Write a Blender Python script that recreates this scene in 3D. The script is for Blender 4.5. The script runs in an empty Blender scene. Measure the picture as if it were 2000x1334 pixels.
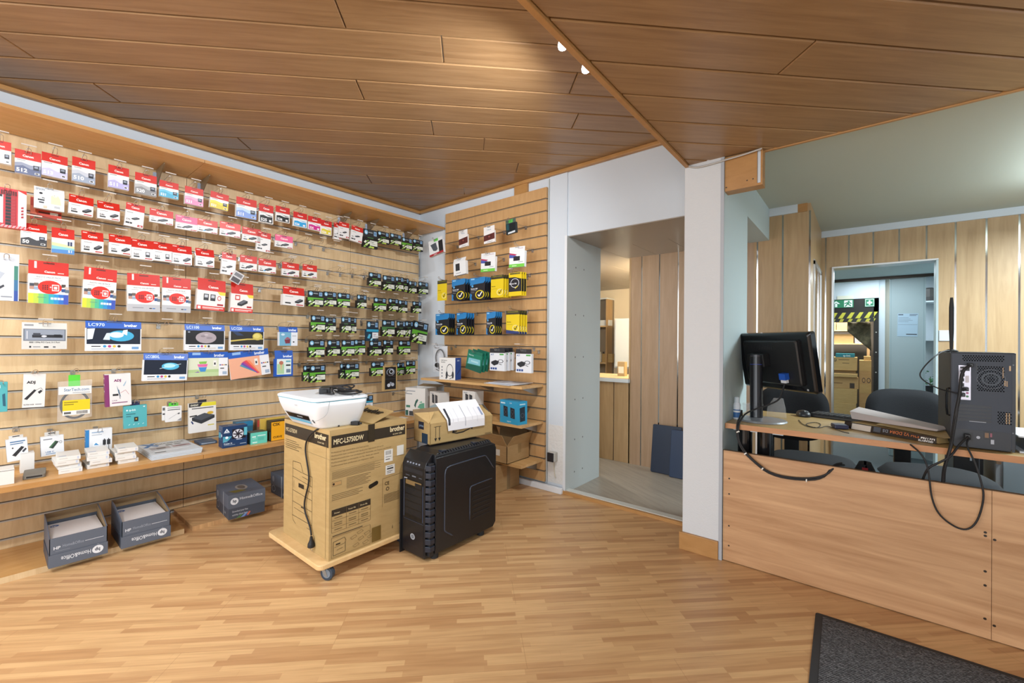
import bpy, math, random
from mathutils import Vector, Matrix
random.seed(7)
SC = bpy.context.scene
COL = SC.collection
# ---------------------------------------------------------------- camera
YAW, PITCH, ROLL, FPX = -0.68664, 0.00342, 0.00833, 838.12
CAM = Vector((3.60, -2.875, 1.17))
fw = Vector((math.sin(YAW)*math.cos(PITCH), math.cos(YAW)*math.cos(PITCH), math.sin(PITCH)))
rt0 = Vector((math.cos(YAW), -math.sin(YAW), 0)); up0 = rt0.cross(fw)
rt = math.cos(ROLL)*rt0 + math.sin(ROLL)*up0
up = -math.sin(ROLL)*rt0 + math.cos(ROLL)*up0
cd = bpy.data.cameras.new('camera'); cam = bpy.data.objects.new('camera', cd); COL.objects.link(cam)
cd.sensor_fit = 'HORIZONTAL'; cd.sensor_width = 36; cd.lens = 36*FPX/2000; cd.clip_start = 0.02
M3 = Matrix((rt, up, -fw)).transposed()
cam.matrix_world = Matrix.Translation(CAM) @ M3.to_4x4()
SC.camera = cam
# photo measurement helpers: a sight line met with a real plane of the room
def ray(x, y): return fw + rt*((x-1000)/FPX) - up*((y-667)/FPX)
def onX(x, y, v): d = ray(x, y); return CAM + d*((v-CAM.x)/d.x)
def onY(x, y, v): d = ray(x, y); return CAM + d*((v-CAM.y)/d.y)
def onZ(x, y, v): d = ray(x, y); return CAM + d*((v-CAM.z)/d.z)
# ---------------------------------------------------------------- world, light, exposure
SC.view_settings.view_transform = 'Standard'; SC.view_settings.look = 'None'
SC.view_settings.gamma = 1.0; SC.view_settings.use_curve_mapping = False
SC.view_settings.exposure = 0.32
W = bpy.data.worlds.new('world'); SC.world = W; W.use_nodes = True
W.node_tree.nodes['Background'].inputs[0].default_value = (0.80, 0.90, 1.0, 1)
W.node_tree.nodes['Background'].inputs[1].default_value = 0.55
def area(name, loc, target, sx, sy, power, col, spread=180):
    l = bpy.data.lights.new(name, 'AREA'); l.shape = 'RECTANGLE'; l.size = sx; l.size_y = sy
    l.energy = power; l.color = col; l.spread = math.radians(spread)
    o = bpy.data.objects.new(name, l); COL.objects.link(o); o.location = loc
    o.rotation_euler = (Vector(target)-Vector(loc)).to_track_quat('-Z', 'Y').to_euler(); return o
def spot(name, loc, target, power, col, ang=110, blend=0.8, r=0.03):
    l = bpy.data.lights.new(name, 'SPOT'); l.energy = power; l.color = col; l.shadow_soft_size = r
    l.spot_size = math.radians(ang); l.spot_blend = blend
    o = bpy.data.objects.new(name, l); COL.objects.link(o); o.location = loc
    o.rotation_euler = (Vector(target)-Vector(loc)).to_track_quat('-Z', 'Y').to_euler(); return o
def point(name, loc, power, col, r=0.05):
    l = bpy.data.lights.new(name, 'POINT'); l.energy = power; l.color = col; l.shadow_soft_size = r
    o = bpy.data.objects.new(name, l); COL.objects.link(o); o.location = loc; return o
WARM, NEUT, COOL = (1.0, 0.90, 0.76), (0.90, 0.95, 1.0), (0.80, 0.93, 1.0)
area('shop_window_light', (2.6, -5.9, 1.55), (2.2, 0, 1.3), 5.6, 2.6, 160, (0.90, 0.95, 1.0))
for y, p in ((-4.1, 46), (-3.25, 56), (-1.455, 48), (-1.27, 48)):       # twin spots behind the ceiling step
    spot('display_spot', (2.64, y, 2.32), (0.0, y+0.25, 1.0), p, NEUT, 145, 1.0, 0.035)
area('shop_ceiling_lamp', (1.7, -3.9, 2.48), (1.7, -3.9, 0), 1.3, 0.5, 38, NEUT)
area('shop_ceiling_lamp', (4.2, -3.6, 2.15), (4.2, -3.6, 0), 1.3, 0.5, 14, NEUT)
area('office_tube', (5.0, 0.95, 2.10), (5.0, 0.95, 0), 0.3, 1.4, 78, COOL)
area('office_tube_up', (4.75, 0.80, 2.06), (4.75, 0.80, 3), 0.3, 1.2, 14, COOL)
point('kitchen_lamp', (2.05, 1.75, 1.80), 50, (1.0, 0.80, 0.52))
point('passage_fill', (0.95, 0.95, 1.80), 22, (1.0, 0.95, 0.88), 0.08)  # added fill to brighten the passage floor, no lamp hangs here
area('storeroom_tube', (3.35, 4.5, 1.96), (3.35, 4.6, 0), 0.9, 0.3, 36, (1.0, 0.93, 0.82))
area('corridor_tube', (3.8, 3.65, 1.985), (3.8, 3.65, 0), 0.7, 0.5, 8, COOL)
area('corridor_tube', (3.7, 2.75, 1.905), (3.7, 2.75, 0), 0.5, 0.4, 6, COOL)
# ---------------------------------------------------------------- materials
def lin(h):
    h = h.lstrip('#'); c = [int(h[i:i+2], 16)/255 for i in (0, 2, 4)]
    return tuple((x/12.92 if x <= 0.04045 else ((x+0.055)/1.055)**2.4) for x in c) + (1,)
MATS = {}
def mat(name, hexc, rough=0.5, metal=0.0, spec=0.5, alpha=None, emit=None, bump=None, trans=None):
    if name in MATS: return MATS[name]
    m = bpy.data.materials.new(name); m.use_nodes = True; b = m.node_tree.nodes['Principled BSDF']
    b.inputs['Base Color'].default_value = lin(hexc); b.inputs['Roughness'].default_value = rough
    b.inputs['Metallic'].default_value = metal; b.inputs['Specular IOR Level'].default_value = spec
    if alpha is not None: b.inputs['Alpha'].default_value = alpha
    if trans is not None: b.inputs['Transmission Weight'].default_value = trans
    if emit: b.inputs['Emission Color'].default_value = lin(emit[0]); b.inputs['Emission Strength'].default_value = emit[1]
    if bump:
        nt = m.node_tree; n = nt.nodes.new('ShaderNodeTexNoise'); n.inputs['Scale'].default_value = bump[0]
        tc = nt.nodes.new('ShaderNodeTexCoord'); nt.links.new(tc.outputs['Object'], n.inputs['Vector'])
        bu = nt.nodes.new('ShaderNodeBump'); bu.inputs['Strength'].default_value = bump[1]; bu.inputs['Distance'].default_value = 0.004
        nt.links.new(n.outputs['Fac'], bu.inputs['Height']); nt.links.new(bu.outputs[0], b.inputs['Normal'])
    MATS[name] = m; return m
def pm(h, rough=0.38):                                        # printed ink on card
    return mat('ink_'+h.lstrip('#').lower(), h, rough)
def wood(name, c1, c2, scale, rough=0.42, rot=(0, 0, 0), bumpy=0.05, rings=True):
    m = bpy.data.materials.new(name); m.use_nodes = True; nt = m.node_tree; b = nt.nodes['Principled BSDF']
    tc = nt.nodes.new('ShaderNodeTexCoord'); mp = nt.nodes.new('ShaderNodeMapping')
    mp.inputs['Rotation'].default_value = rot; nt.links.new(tc.outputs['Object'], mp.inputs['Vector'])
    m0 = mp; mp = nt.nodes.new('ShaderNodeMapping'); mp.inputs['Scale'].default_value = scale; nt.links.new(m0.outputs[0], mp.inputs['Vector'])
    n = nt.nodes.new('ShaderNodeTexNoise'); n.inputs['Scale'].default_value = 1.0; n.inputs['Detail'].default_value = 6
    n.inputs['Roughness'].default_value = 0.62; n.inputs['Distortion'].default_value = 0.6
    nt.links.new(mp.outputs[0], n.inputs['Vector'])
    r = nt.nodes.new('ShaderNodeValToRGB'); r.color_ramp.elements[0].color = lin(c1); r.color_ramp.elements[1].color = lin(c2)
    r.color_ramp.elements[0].position = 0.32; r.color_ramp.elements[1].position = 0.68
    nt.links.new(n.outputs['Fac'], r.inputs['Fac'])
    nt.links.new(r.outputs[0], b.inputs['Base Color']); b.inputs['Roughness'].default_value = rough
    if bumpy:
        bu = nt.nodes.new('ShaderNodeBump'); bu.inputs['Strength'].default_value = bumpy; bu.inputs['Distance'].default_value = 0.002
        nt.links.new(n.outputs['Fac'], bu.inputs['Height']); nt.links.new(bu.outputs[0], b.inputs['Normal'])
    MATS[name] = m; return m
SLAT = wood('slat_maple', '#C4A67C', '#D8BE94', (30, 30, 3), 0.45)
SLATB = wood('slat_beech', '#BB915F', '#CBA271', (30, 30, 3), 0.42)
BEECH = wood('shelf_beech', '#C08F52', '#CFA268', (30, 4, 30), 0.38)
BEECHX = wood('shelf_beech_cross', '#C5985E', '#D6AE77', (4, 30, 30), 0.38)
CEILW = wood('ceiling_beech', '#8B6A47', '#A2805A', (2.5, 40, 5), 0.34, (0, 0, math.radians(-45)), 0.02)
TRIMW = wood('trim_beech', '#A97B45', '#B98A53', (6, 6, 20), 0.4)
PANELW = wood('panel_oak', '#A98A62', '#BA9C74', (28, 28, 2.2), 0.4)
PANELD = wood('panel_greyed_oak', '#A5886A', '#B3967A', (28, 28, 2.2), 0.42)
COUNTW = wood('counter_beech', '#AC8057', '#CDA277', (1.5, 14, 24), 0.45)
DESKW = wood('desk_beech', '#A98A55', '#B89A66', (3.0, 20, 20), 0.4)
DESKE = wood('desk_edge', '#B0794A', '#BE8757', (5, 30, 30), 0.4)
PLYW = wood('plywood', '#D2AE78', '#DFBF8C', (14, 14, 30), 0.45)
VINYL = wood('vinyl_grey_wood', '#8D857A', '#A39A8C', (3, 30, 8), 0.35, (0, 0, 0.5))
def carton(name, c1, c2):
    return wood(name, c1, c2, (9, 9, 40), 0.75, (0, 0, 0), 0.03)
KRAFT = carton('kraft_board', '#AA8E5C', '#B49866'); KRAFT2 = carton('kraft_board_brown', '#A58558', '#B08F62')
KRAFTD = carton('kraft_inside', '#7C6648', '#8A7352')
WHITE = mat('white_paint', '#CED6DD', 0.7, bump=(60, 0.06)); WHITEB = mat('pale_blue_paint', '#BBCBCE', 0.7, bump=(50, 0.06))
PLAST = mat('rough_plaster', '#D0D3D5', 0.85, bump=(120, 0.35)); GREYC = mat('grey_green_ceiling', '#B9BEB2', 0.8, bump=(70, 0.1))
EMB = mat('embossed_wallpaper', '#D9D8D4', 0.8, bump=(55, 0.9))
LGREY = mat('light_grey_board', '#BBC1C0', 0.55); BLUEG = mat('blue_grey_door', '#AEBDC0', 0.5)
CHROME = mat('chrome', '#D0D0D0', 0.22, 1.0); ALU = mat('brushed_aluminium', '#B8B8B6', 0.35, 1.0); STEEL = mat('galvanised_steel', '#9EA2A4', 0.4, 0.9)
STRIP = mat('mirror_strip', '#BDBDBB', 0.10, 1.0); DARKSLOT = mat('slot_back', '#6B6052', 0.7)  # dull brown backing for the slots and panel gaps
BLK = mat('black_plastic', '#161719', 0.38); BLKM = mat('black_matt', '#1A1A1C', 0.6); BLKG = mat('black_gloss', '#0E0F12', 0.15)
FAB = mat('black_fabric', '#1C1E22', 0.95, bump=(400, 0.4)); RUB = mat('rubber', '#26282B', 0.7)
CARPET = mat('office_carpet', '#474F53', 0.95, bump=(300, 0.5))
WPLA = mat('white_plastic', '#E4E8EC', 0.3); GPLA = mat('grey_plastic', '#8E9194', 0.4)
CLEAR = mat('clear_plastic', '#F4F6F8', 0.12, 0, 0.5, alpha=0.13)
# ---------------------------------------------------------------- mesh builder
EPS = 0.0003
_txt = {}
def glyphs(s, bold=0.0):
    k = (s, bold)
    if k not in _txt:
        cu = bpy.data.curves.new('lettering', 'FONT'); cu.body = s; cu.size = 1.0; cu.resolution_u = 2; cu.offset = bold
        o = bpy.data.objects.new('lettering', cu); COL.objects.link(o)
        me = o.to_mesh()
        vs = [(v.co.x, v.co.y) for v in me.vertices]; fs = [tuple(p.vertices) for p in me.polygons]
        o.to_mesh_clear(); bpy.data.objects.remove(o); bpy.data.curves.remove(cu)
        if vs:
            x0 = min(v[0] for v in vs); vs = [(v[0]-x0, v[1]) for v in vs]
        w = max([v[0] for v in vs] or [1]); _txt[k] = (vs, fs, w)
    return _txt[k]
class MB:
    def __init__(s): s.v = []; s.f = []; s.mi = []; s.ms = []; s.M = None
    def add(s, vs, fs, m, M=None):
        if m not in s.ms: s.ms.append(m)
        k = s.ms.index(m); n = len(s.v)
        for v in vs:
            v = Vector(v)
            if M is not None: v = M @ v
            if s.M is not None: v = s.M @ v
            s.v.append(v)
        for f in fs: s.f.append([i+n for i in f]); s.mi.append(k)
        return s
    def box(s, x0, y0, z0, x1, y1, z1, m, M=None):
        vs = [(x0,y0,z0),(x1,y0,z0),(x1,y1,z0),(x0,y1,z0),(x0,y0,z1),(x1,y0,z1),(x1,y1,z1),(x0,y1,z1)]
        return s.add(vs, [(0,3,2,1),(4,5,6,7),(0,1,5,4),(1,2,6,5),(2,3,7,6),(3,0,4,7)], m, M)
    def hexa(s, b, t, m):                                     # b, t: four bottom and four top corners
        return s.add(list(b)+list(t), [(0,3,2,1),(4,5,6,7),(0,1,5,4),(1,2,6,5),(2,3,7,6),(3,0,4,7)], m)
    def poly(s, vs, m): return s.add(vs, [tuple(range(len(vs)))], m)
    def prism(s, pts, a, b, axis, m):                          # 2-D outline pushed from a to b along an axis
        def P(p, t): return {'x': (t, p[0], p[1]), 'y': (p[0], t, p[1]), 'z': (p[0], p[1], t)}[axis]
        n = len(pts); vs = [P(p, a) for p in pts]+[P(p, b) for p in pts]
        fs = [tuple(range(n)), tuple(range(2*n-1, n-1, -1))]+[(i, i+n, (i+1) % n+n, (i+1) % n) for i in range(n)]
        return s.add(vs, fs, m)
    def cyl(s, p0, p1, r, m, n=12, r1=None):
        p0 = Vector(p0); p1 = Vector(p1); d = (p1-p0).normalized(); r1 = r if r1 is None else r1
        a = d.orthogonal().normalized(); b = d.cross(a)
        vs = [p0+(a*math.cos(t)+b*math.sin(t))*r for t in [2*math.pi*i/n for i in range(n)]]
        vs += [p1+(a*math.cos(t)+b*math.sin(t))*r1 for t in [2*math.pi*i/n for i in range(n)]]
        return s.add(vs, [tuple(range(n-1, -1, -1)), tuple(range(n, 2*n))]+[(i, (i+1) % n, (i+1) % n+n, i+n) for i in range(n)], m)
    def tube(s, pts, r, m, n=7, smooth=0):
        pts = [Vector(p) for p in pts]
        for _ in range(smooth):                                # corner cutting
            q = [pts[0]]
            for a, b in zip(pts, pts[1:]): q += [a*0.75+b*0.25, a*0.25+b*0.75]
            pts = q+[pts[-1]]
        vs = []; a = None
        for i, p in enumerate(pts):
            d = (pts[min(i+1, len(pts)-1)]-pts[max(i-1, 0)]).normalized()
            if a is None: a = d.orthogonal().normalized()
            a = (a-d*a.dot(d)); a = a.normalized() if a.length > 1e-6 else d.orthogonal().normalized()
            b = d.cross(a)
            vs += [p+(a*math.cos(t)+b*math.sin(t))*r for t in [2*math.pi*k/n for k in range(n)]]
        fs = [tuple(range(n-1, -1, -1)), tuple(range(len(vs)-n, len(vs)))]
        for i in range(len(pts)-1):
            for k in range(n): fs.append((i*n+k, i*n+(k+1) % n, (i+1)*n+(k+1) % n, (i+1)*n+k))
        return s.add(vs, fs, m)
    def lathe(s, prof, c, m, n=20, axis='z'):
        vs = []
        for r, z in prof:
            for k in range(n):
                t = 2*math.pi*k/n
                p = {'z': (r*math.cos(t), r*math.sin(t), z), 'y': (r*math.cos(t), z, r*math.sin(t)), 'x': (z, r*math.cos(t), r*math.sin(t))}[axis]
                vs.append((p[0]+c[0], p[1]+c[1], p[2]+c[2]))
        fs = [tuple(range(n)), tuple(range(len(vs)-1, len(vs)-n-1, -1))]
        for i in range(len(prof)-1):
            for k in range(n): fs.append((i*n+k, i*n+(k+1) % n, (i+1)*n+(k+1) % n, (i+1)*n+k))
        return s.add(vs, fs, m)
    # flat print on a face: O = top left corner, U right, V down, N outwards
    def draw(s, O, U, V, items, N=None, base=1.0, step=0.16):
        O, U, V = Vector(O), Vector(U), Vector(V); N = (V.cross(U)).normalized() if N is None else Vector(N)
        lay = base
        for it in items:
            k = it[0]; off = N*(EPS*lay); lay += step
            P = lambda x, y: O+U*x+V*y+off
            if k == 'r':
                _, x0, y0, x1, y1, c = it; s.poly([P(x0, y0), P(x0, y1), P(x1, y1), P(x1, y0)], c if not isinstance(c, str) else pm(c))
            elif k == 'p':
                s.poly([P(x, y) for x, y in it[1]], pm(it[2]) if isinstance(it[2], str) else it[2])
            elif k == 'e':
                _, cx, cy, rx, ry, c = it
                s.poly([P(cx+rx*math.cos(t), cy-ry*math.sin(t)) for t in [2*math.pi*i/20 for i in range(20)]], pm(c))
            elif k == 'o':                                     # ring
                _, cx, cy, rx, ry, w, c = it
                for i in range(20):
                    a, b = 2*math.pi*i/20, 2*math.pi*(i+1)/20; q = 1-w
                    s.poly([P(cx+rx*math.cos(a), cy-ry*math.sin(a)), P(cx+rx*math.cos(b), cy-ry*math.sin(b)),
                            P(cx+q*rx*math.cos(b), cy-q*ry*math.sin(b)), P(cx+q*rx*math.cos(a), cy-q*ry*math.sin(a))], pm(c))
            elif k == 'g':                                     # printed colour band of several inks, side by side
                _, x0, y0, x1, y1, cs = it; n = len(cs)
                for i, c in enumerate(cs):
                    a = x0+(x1-x0)*i/n; b = x0+(x1-x0)*(i+1)/n
                    s.poly([P(a, y0), P(a, y1), P(b, y1), P(b, y0)], pm(c))
            elif k == 'l':                                     # line of a given width (fraction of U)
                _, x0, y0, x1, y1, w, c = it
                a = U*(x1-x0)+V*(y1-y0); nn = a.cross(N).normalized()*(w*U.length/2)
                p, q = P(x0, y0), P(x1, y1); s.poly([p-nn, p+nn, q+nn, q-nn][::-1], pm(c) if isinstance(c, str) else c)
            elif k == 't':                                     # x, y baseline (fraction), cap height (fraction of V), text
                _, x, y, hgt, txt, c = it[:6]; al = it[6] if len(it) > 6 else 'l'; wm = it[7] if len(it) > 7 else None
                bold = it[8] if len(it) > 8 else 0.01; rot = it[9] if len(it) > 9 else 0
                gv, gf, gw = glyphs(txt, bold); H = hgt*V.length/0.72; uu = U.normalized(); vv = V.normalized()
                sx = H
                if wm and gw*H > wm*U.length: sx = wm*U.length/gw
                if wm and len(it) > 10: sx = wm*U.length/gw
                if rot == 180: uu, vv = -uu, -vv
                elif rot == 90: uu, vv = -vv, uu
                elif rot == -90: uu, vv = vv, -uu
                sh = {'l': 0, 'c': -gw*sx/2, 'r': -gw*sx}[al]
                s.add([O+U*x+V*y+off+uu*(gx*sx+sh)-vv*(gy*H) for gx, gy in gv], gf, pm(c) if isinstance(c, str) else c)
        return s
    def build(s, name, parent=None, loc=(0, 0, 0), rotz=0.0, bevel=0.0, smooth=False, seg=2, rot=None, sub=0):
        me = bpy.data.meshes.new(name); me.from_pydata(s.v, [], s.f)
        for m in s.ms: me.materials.append(m)
        for p, k in zip(me.polygons, s.mi): p.material_index = k; p.use_smooth = smooth
        me.update()
        o = bpy.data.objects.new(name, me); COL.objects.link(o); o.location = loc
        o.rotation_euler = rot if rot else (0, 0, rotz)
        if parent is not None: o.parent = parent
        if bevel:
            b = o.modifiers.new('bevel', 'BEVEL'); b.width = bevel; b.segments = seg; b.limit_method = 'ANGLE'; b.angle_limit = math.radians(40)
        if sub: b = o.modifiers.new('subsurf', 'SUBSURF'); b.levels = sub; b.render_levels = sub
        return o
def tag(o, label=None, cat=None, group=None, kind=None):
    if label: o['label'] = label
    if cat: o['category'] = cat
    if group: o['group'] = group
    if kind: o['kind'] = kind
    return o
def thing(name, loc, label, cat, group=None, rotz=0.0):
    o = bpy.data.objects.new(name, None); COL.objects.link(o); o.location = loc; o.rotation_euler = (0, 0, rotz)
    o.empty_display_size = 0.05
    return tag(o, label, cat, group)
def struct(name, mb, bevel=0.0):
    o = mb.build(name, bevel=bevel); o['kind'] = 'structure'; return o
def slab(name, x0, y0, z0, x1, y1, z1, m, bevel=0.0):
    return struct(name, MB().box(x0, y0, z0, x1, y1, z1, m), bevel)
def R(a): return math.radians(a)
ORD = ['first','second','third','fourth','fifth','sixth','seventh','eighth','ninth','tenth','eleventh','twelfth','thirteenth','fourteenth',
       'fifteenth','sixteenth','seventeenth','eighteenth','nineteenth','twentieth','twenty-first','twenty-second','twenty-third','twenty-fourth']
# ================================================================ SETTING
def floor_mat():
    m = bpy.data.materials.new('laminate_strips'); m.use_nodes = True; nt = m.node_tree; b = nt.nodes['Principled BSDF']; L = nt.links.new
    tc = nt.nodes.new('ShaderNodeTexCoord'); mp = nt.nodes.new('ShaderNodeMapping'); mp.inputs['Rotation'].default_value = (0, 0, R(-45))
    L(tc.outputs['Object'], mp.inputs['Vector'])
    br = nt.nodes.new('ShaderNodeTexBrick'); br.offset = 0.37; br.offset_frequency = 3; br.squash = 0.8; br.squash_frequency = 2
    for k, v in (('Scale', 1), ('Mortar Size', 0.0004), ('Mortar Smooth', 0.3), ('Bias', -0.25), ('Brick Width', 0.36), ('Row Height', 0.0272)): br.inputs[k].default_value = v
    br.inputs['Color1'].default_value = lin('#D2AA79'); br.inputs['Color2'].default_value = lin('#AE8055'); br.inputs['Mortar'].default_value = lin('#BC9264')
    L(mp.outputs[0], br.inputs['Vector'])
    b2 = nt.nodes.new('ShaderNodeTexBrick'); b2.offset = 0.43; b2.offset_frequency = 2
    for k, v in (('Scale', 1), ('Mortar Size', 0.0007), ('Mortar Smooth', 0.0), ('Bias', 0), ('Brick Width', 1.28), ('Row Height', 0.1904)): b2.inputs[k].default_value = v
    L(mp.outputs[0], b2.inputs['Vector'])
    n = nt.nodes.new('ShaderNodeTexNoise'); n.inputs['Scale'].default_value = 1; n.inputs['Detail'].default_value = 5
    m2 = nt.nodes.new('ShaderNodeMapping'); m2.inputs['Scale'].default_value = (4, 70, 1); L(mp.outputs[0], m2.inputs['Vector']); L(m2.outputs[0], n.inputs['Vector'])
    mx = nt.nodes.new('ShaderNodeMix'); mx.data_type = 'RGBA'; mx.blend_type = 'MULTIPLY'; mx.inputs[0].default_value = 0.45
    rp = nt.nodes.new('ShaderNodeValToRGB'); rp.color_ramp.elements[0].color = (0.62, 0.55, 0.47, 1); rp.color_ramp.elements[1].color = (1, 1, 1, 1)
    rp.color_ramp.elements[0].position = 0.3; rp.color_ramp.elements[1].position = 0.6
    L(n.outputs['Fac'], rp.inputs['Fac']); L(br.outputs['Color'], mx.inputs[6]); L(rp.outputs[0], mx.inputs[7])
    m3 = nt.nodes.new('ShaderNodeMix'); m3.data_type = 'RGBA'; m3.inputs[7].default_value = lin('#8A6238')
    fm = nt.nodes.new('ShaderNodeMath'); fm.operation = 'MULTIPLY'; fm.inputs[1].default_value = 0.55
    L(b2.outputs['Fac'], fm.inputs[0]); L(fm.outputs[0], m3.inputs[0])
    L(mx.outputs[2], m3.inputs[6]); L(m3.outputs[2], b.inputs['Base Color'])
    b.inputs['Roughness'].default_value = 0.36; b.inputs['Specular IOR Level'].default_value = 0.4
    MATS['laminate'] = m; return m
LAM = floor_mat()
slab('floor', -0.12, -6.2, -0.06, 6.4, -0.02, 0.0, LAM)
slab('floor_rear', 3.0, -0.02, -0.06, 6.4, 6.6, -0.002, CARPET)
slab('floor_inner', -1.7, -0.02, -0.06, 3.0, 3.6, 0.003, VINYL)
slab('wall_left', -0.14, -6.2, 0, -0.0245, 0.0, 2.62, WHITE)
# rear wall with the doorway
w = MB(); w.box(-0.14, 0, 0, 1.80, 0.53, 2.62, WHITE); w.box(1.80, 0, 2.012, 2.86, 0.53, 2.62, WHITE); struct('wall_back', w)
w = MB(); w.box(1.635, -0.012, 0.0, 1.800, -0.0005, 2.512, WHITE); struct('wall_back', w, 0.002)
slab('wall_back', 1.640, -0.0135, 0.06, 1.795, -0.012, 0.52, EMB)
slab('trim_1', 1.620, -0.010, 0.05, 1.630, 0.0, 2.50, LGREY)
jb = MB(); jb.box(1.788, -0.018, 0.0, 1.806, 0.535, 2.012, LGREY)
jb.draw((1.8062, 0.0, 2.0), (0, 0.53, 0), (0, 0, -2.0), [('e', u, v, 0.012, 0.0035, '#5a5a58') for u in (0.22, 0.46) for v in (0.11, 0.30, 0.47, 0.64, 0.80, 0.93)], N=(1, 0, 0))
struct('door_1', jb); slab('trim_15', 1.784, -.0205, .0, 1.8065, -.0182, 2.014, mat('white_edge', '#DDE0E2', 0.4))
sb = MB(); sb.box(1.806, -0.012, 0.0, 2.80, 0.045, 0.026, mat('sill_white', '#C9CBC4', 0.5)); sb.box(1.79, -0.036, 0, 2.80, -0.012, 0.022, TRIMW); struct('trim_14', sb)
# passage ceiling boards
pc = MB()
for k in range(-8, 8): pc.box(0.59+0.3*k, 0.533, 2.0125, 0.59+0.3*k+0.297, 3.3, 2.03, mat('passage_ceiling', '#9A9186', 0.3))
pc.box(1.81, .002, 2.0060, 2.797, .533, 2.0118, mat('passage_ceiling', '#9A9186', 0.3)); struct('ceiling_inner', pc)
# pillar and the pale blue side wall with its opening
w = MB(); w.box(2.798, -0.340, 0, 3.007, 0.0, 2.25, PLAST); w.box(2.86, 0.0, 0, 3.002, 0.262, 2.30, WHITEB); struct('pillar', w, 0.004)
w = MB(); w.box(3.002, -0.336, 0, 3.009, 0.264, 2.262, WHITEB); w.box(2.86, 0.262, 2.012, 3.009, 1.10, 2.30, WHITEB)
w.box(2.86, 0.53, 2.3, 3.0, 1.1, 2.62, WHITEB); struct('wall_side', w)
slab('baseboard_front', 2.785, -0.356, 0, 2.992, -0.340, 0.098, TRIMW, 0.002)
slab('trim_2', 2.992, -0.346, 0.0, 3.009, -0.3385, 2.19, mat('grey_corner', '#A9ADB3', 0.5))
# ---- diagonal plank ceilings
def clip(poly, x0, x1, y0, y1):
    for ax, s, lim in ((0, 1, x1), (0, -1, -x0), (1, 1, y1), (1, -1, -y0)):
        out = []
        for i in range(len(poly)):
            a, b = poly[i], poly[(i+1) % len(poly)]; da, db = s*a[ax]-lim, s*b[ax]-lim
            if da <= 0: out.append(a)
            if (da < 0 < db) or (db < 0 < da):
                t = da/(da-db); out.append((a[0]+(b[0]-a[0])*t, a[1]+(b[1]-a[1])*t))
        poly = out
        if len(poly) < 3: return []
    return poly
def plank_ceiling(name, x0, x1, y0, y1, z, phase, seed, joints):
    mb = MB(); rnd = random.Random(seed); P = 0.187; g = 0.0042; s2 = math.sqrt(0.5)
    back = mat('ceiling_groove', '#B4B0A8', 0.22, 0.9)
    mb.box(x0, y0, z+0.012, x1, y1, z+0.03, back)
    for k in range(-40, 40):
        v0, v1 = phase+k*P+g, phase+(k+1)*P-g
        cuts = sorted(joints.get(k, [rnd.uniform(-6, -3.6)])); cuts = [-12]+cuts+[12]
        for a, b in zip(cuts, cuts[1:]):
            def quad(i):
                c = [(a+.002+i, v0+i), (b-.002-i, v0+i), (b-.002-i, v1-i), (a+.002+i, v1-i)]
                return clip([((u-v)*s2, (u+v)*s2) for u, v in c], x0, x1, y0, y1)
            lo, mi = quad(0.004), quad(0.0)
            if len(lo) < 3 or len(mi) < 3: continue
            mb.poly([(p[0], p[1], z) for p in lo][::-1], CEILW)
            if len(lo) == len(mi):
                n = len(lo)
                for i in range(n):
                    j = (i+1) % n
                    mb.poly([(lo[i][0], lo[i][1], z), (lo[j][0], lo[j][1], z), (mi[j][0], mi[j][1], z+.004), (mi[i][0], mi[i][1], z+.004)], CEILW)
                    mb.poly([(mi[i][0], mi[i][1], z+.004), (mi[j][0], mi[j][1], z+.004), (mi[j][0], mi[j][1], z+.0121), (mi[i][0], mi[i][1], z+.0121)], CEILW)
    return struct(name, mb)
plank_ceiling('ceiling', -0.02, 2.803, -6.2, 0.0, 2.54, -2.637, 3, {0: [.375], 1: [1.047, -1.612], 2: [-.092], 3: [1.15, -1.504], 4: [.265], 5: [.60], 6: [-1.06], 7: [.873], 9: [-.34], 10: [.455], -1: [-.037]})
plank_ceiling('ceiling_lower', 2.828, 6.4, -6.2, -0.285, 2.195, -3.245, 11, {0: [1.667]})
slab('ceiling_top', -0.2, -6.2, 2.60, 6.4, 0.02, 2.66, WHITE)
slab('trim_3', -0.022, -6.2, 2.512, 0.012, -0.002, 2.540, TRIMW, 0.004)
slab('trim_4', -0.02, -0.034, 2.512, 2.80, -0.001, 2.540, TRIMW, 0.004)
tr = MB(); tr.box(2.805, -6.2, 2.19, 2.824, -0.336, 2.60, TRIMW); tr.box(2.802, -6.2, 2.183, 2.824, -0.342, 2.192, TRIMW); struct('trim_5', tr, 0.002)
slab('trim_6', 3.01, -0.290, 2.19, 6.4, -0.272, 2.262, TRIMW, 0.002)
slab('ceiling_rear', 2.9, -0.285, 2.262, 6.4, 2.25, 2.32, GREYC)
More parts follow.
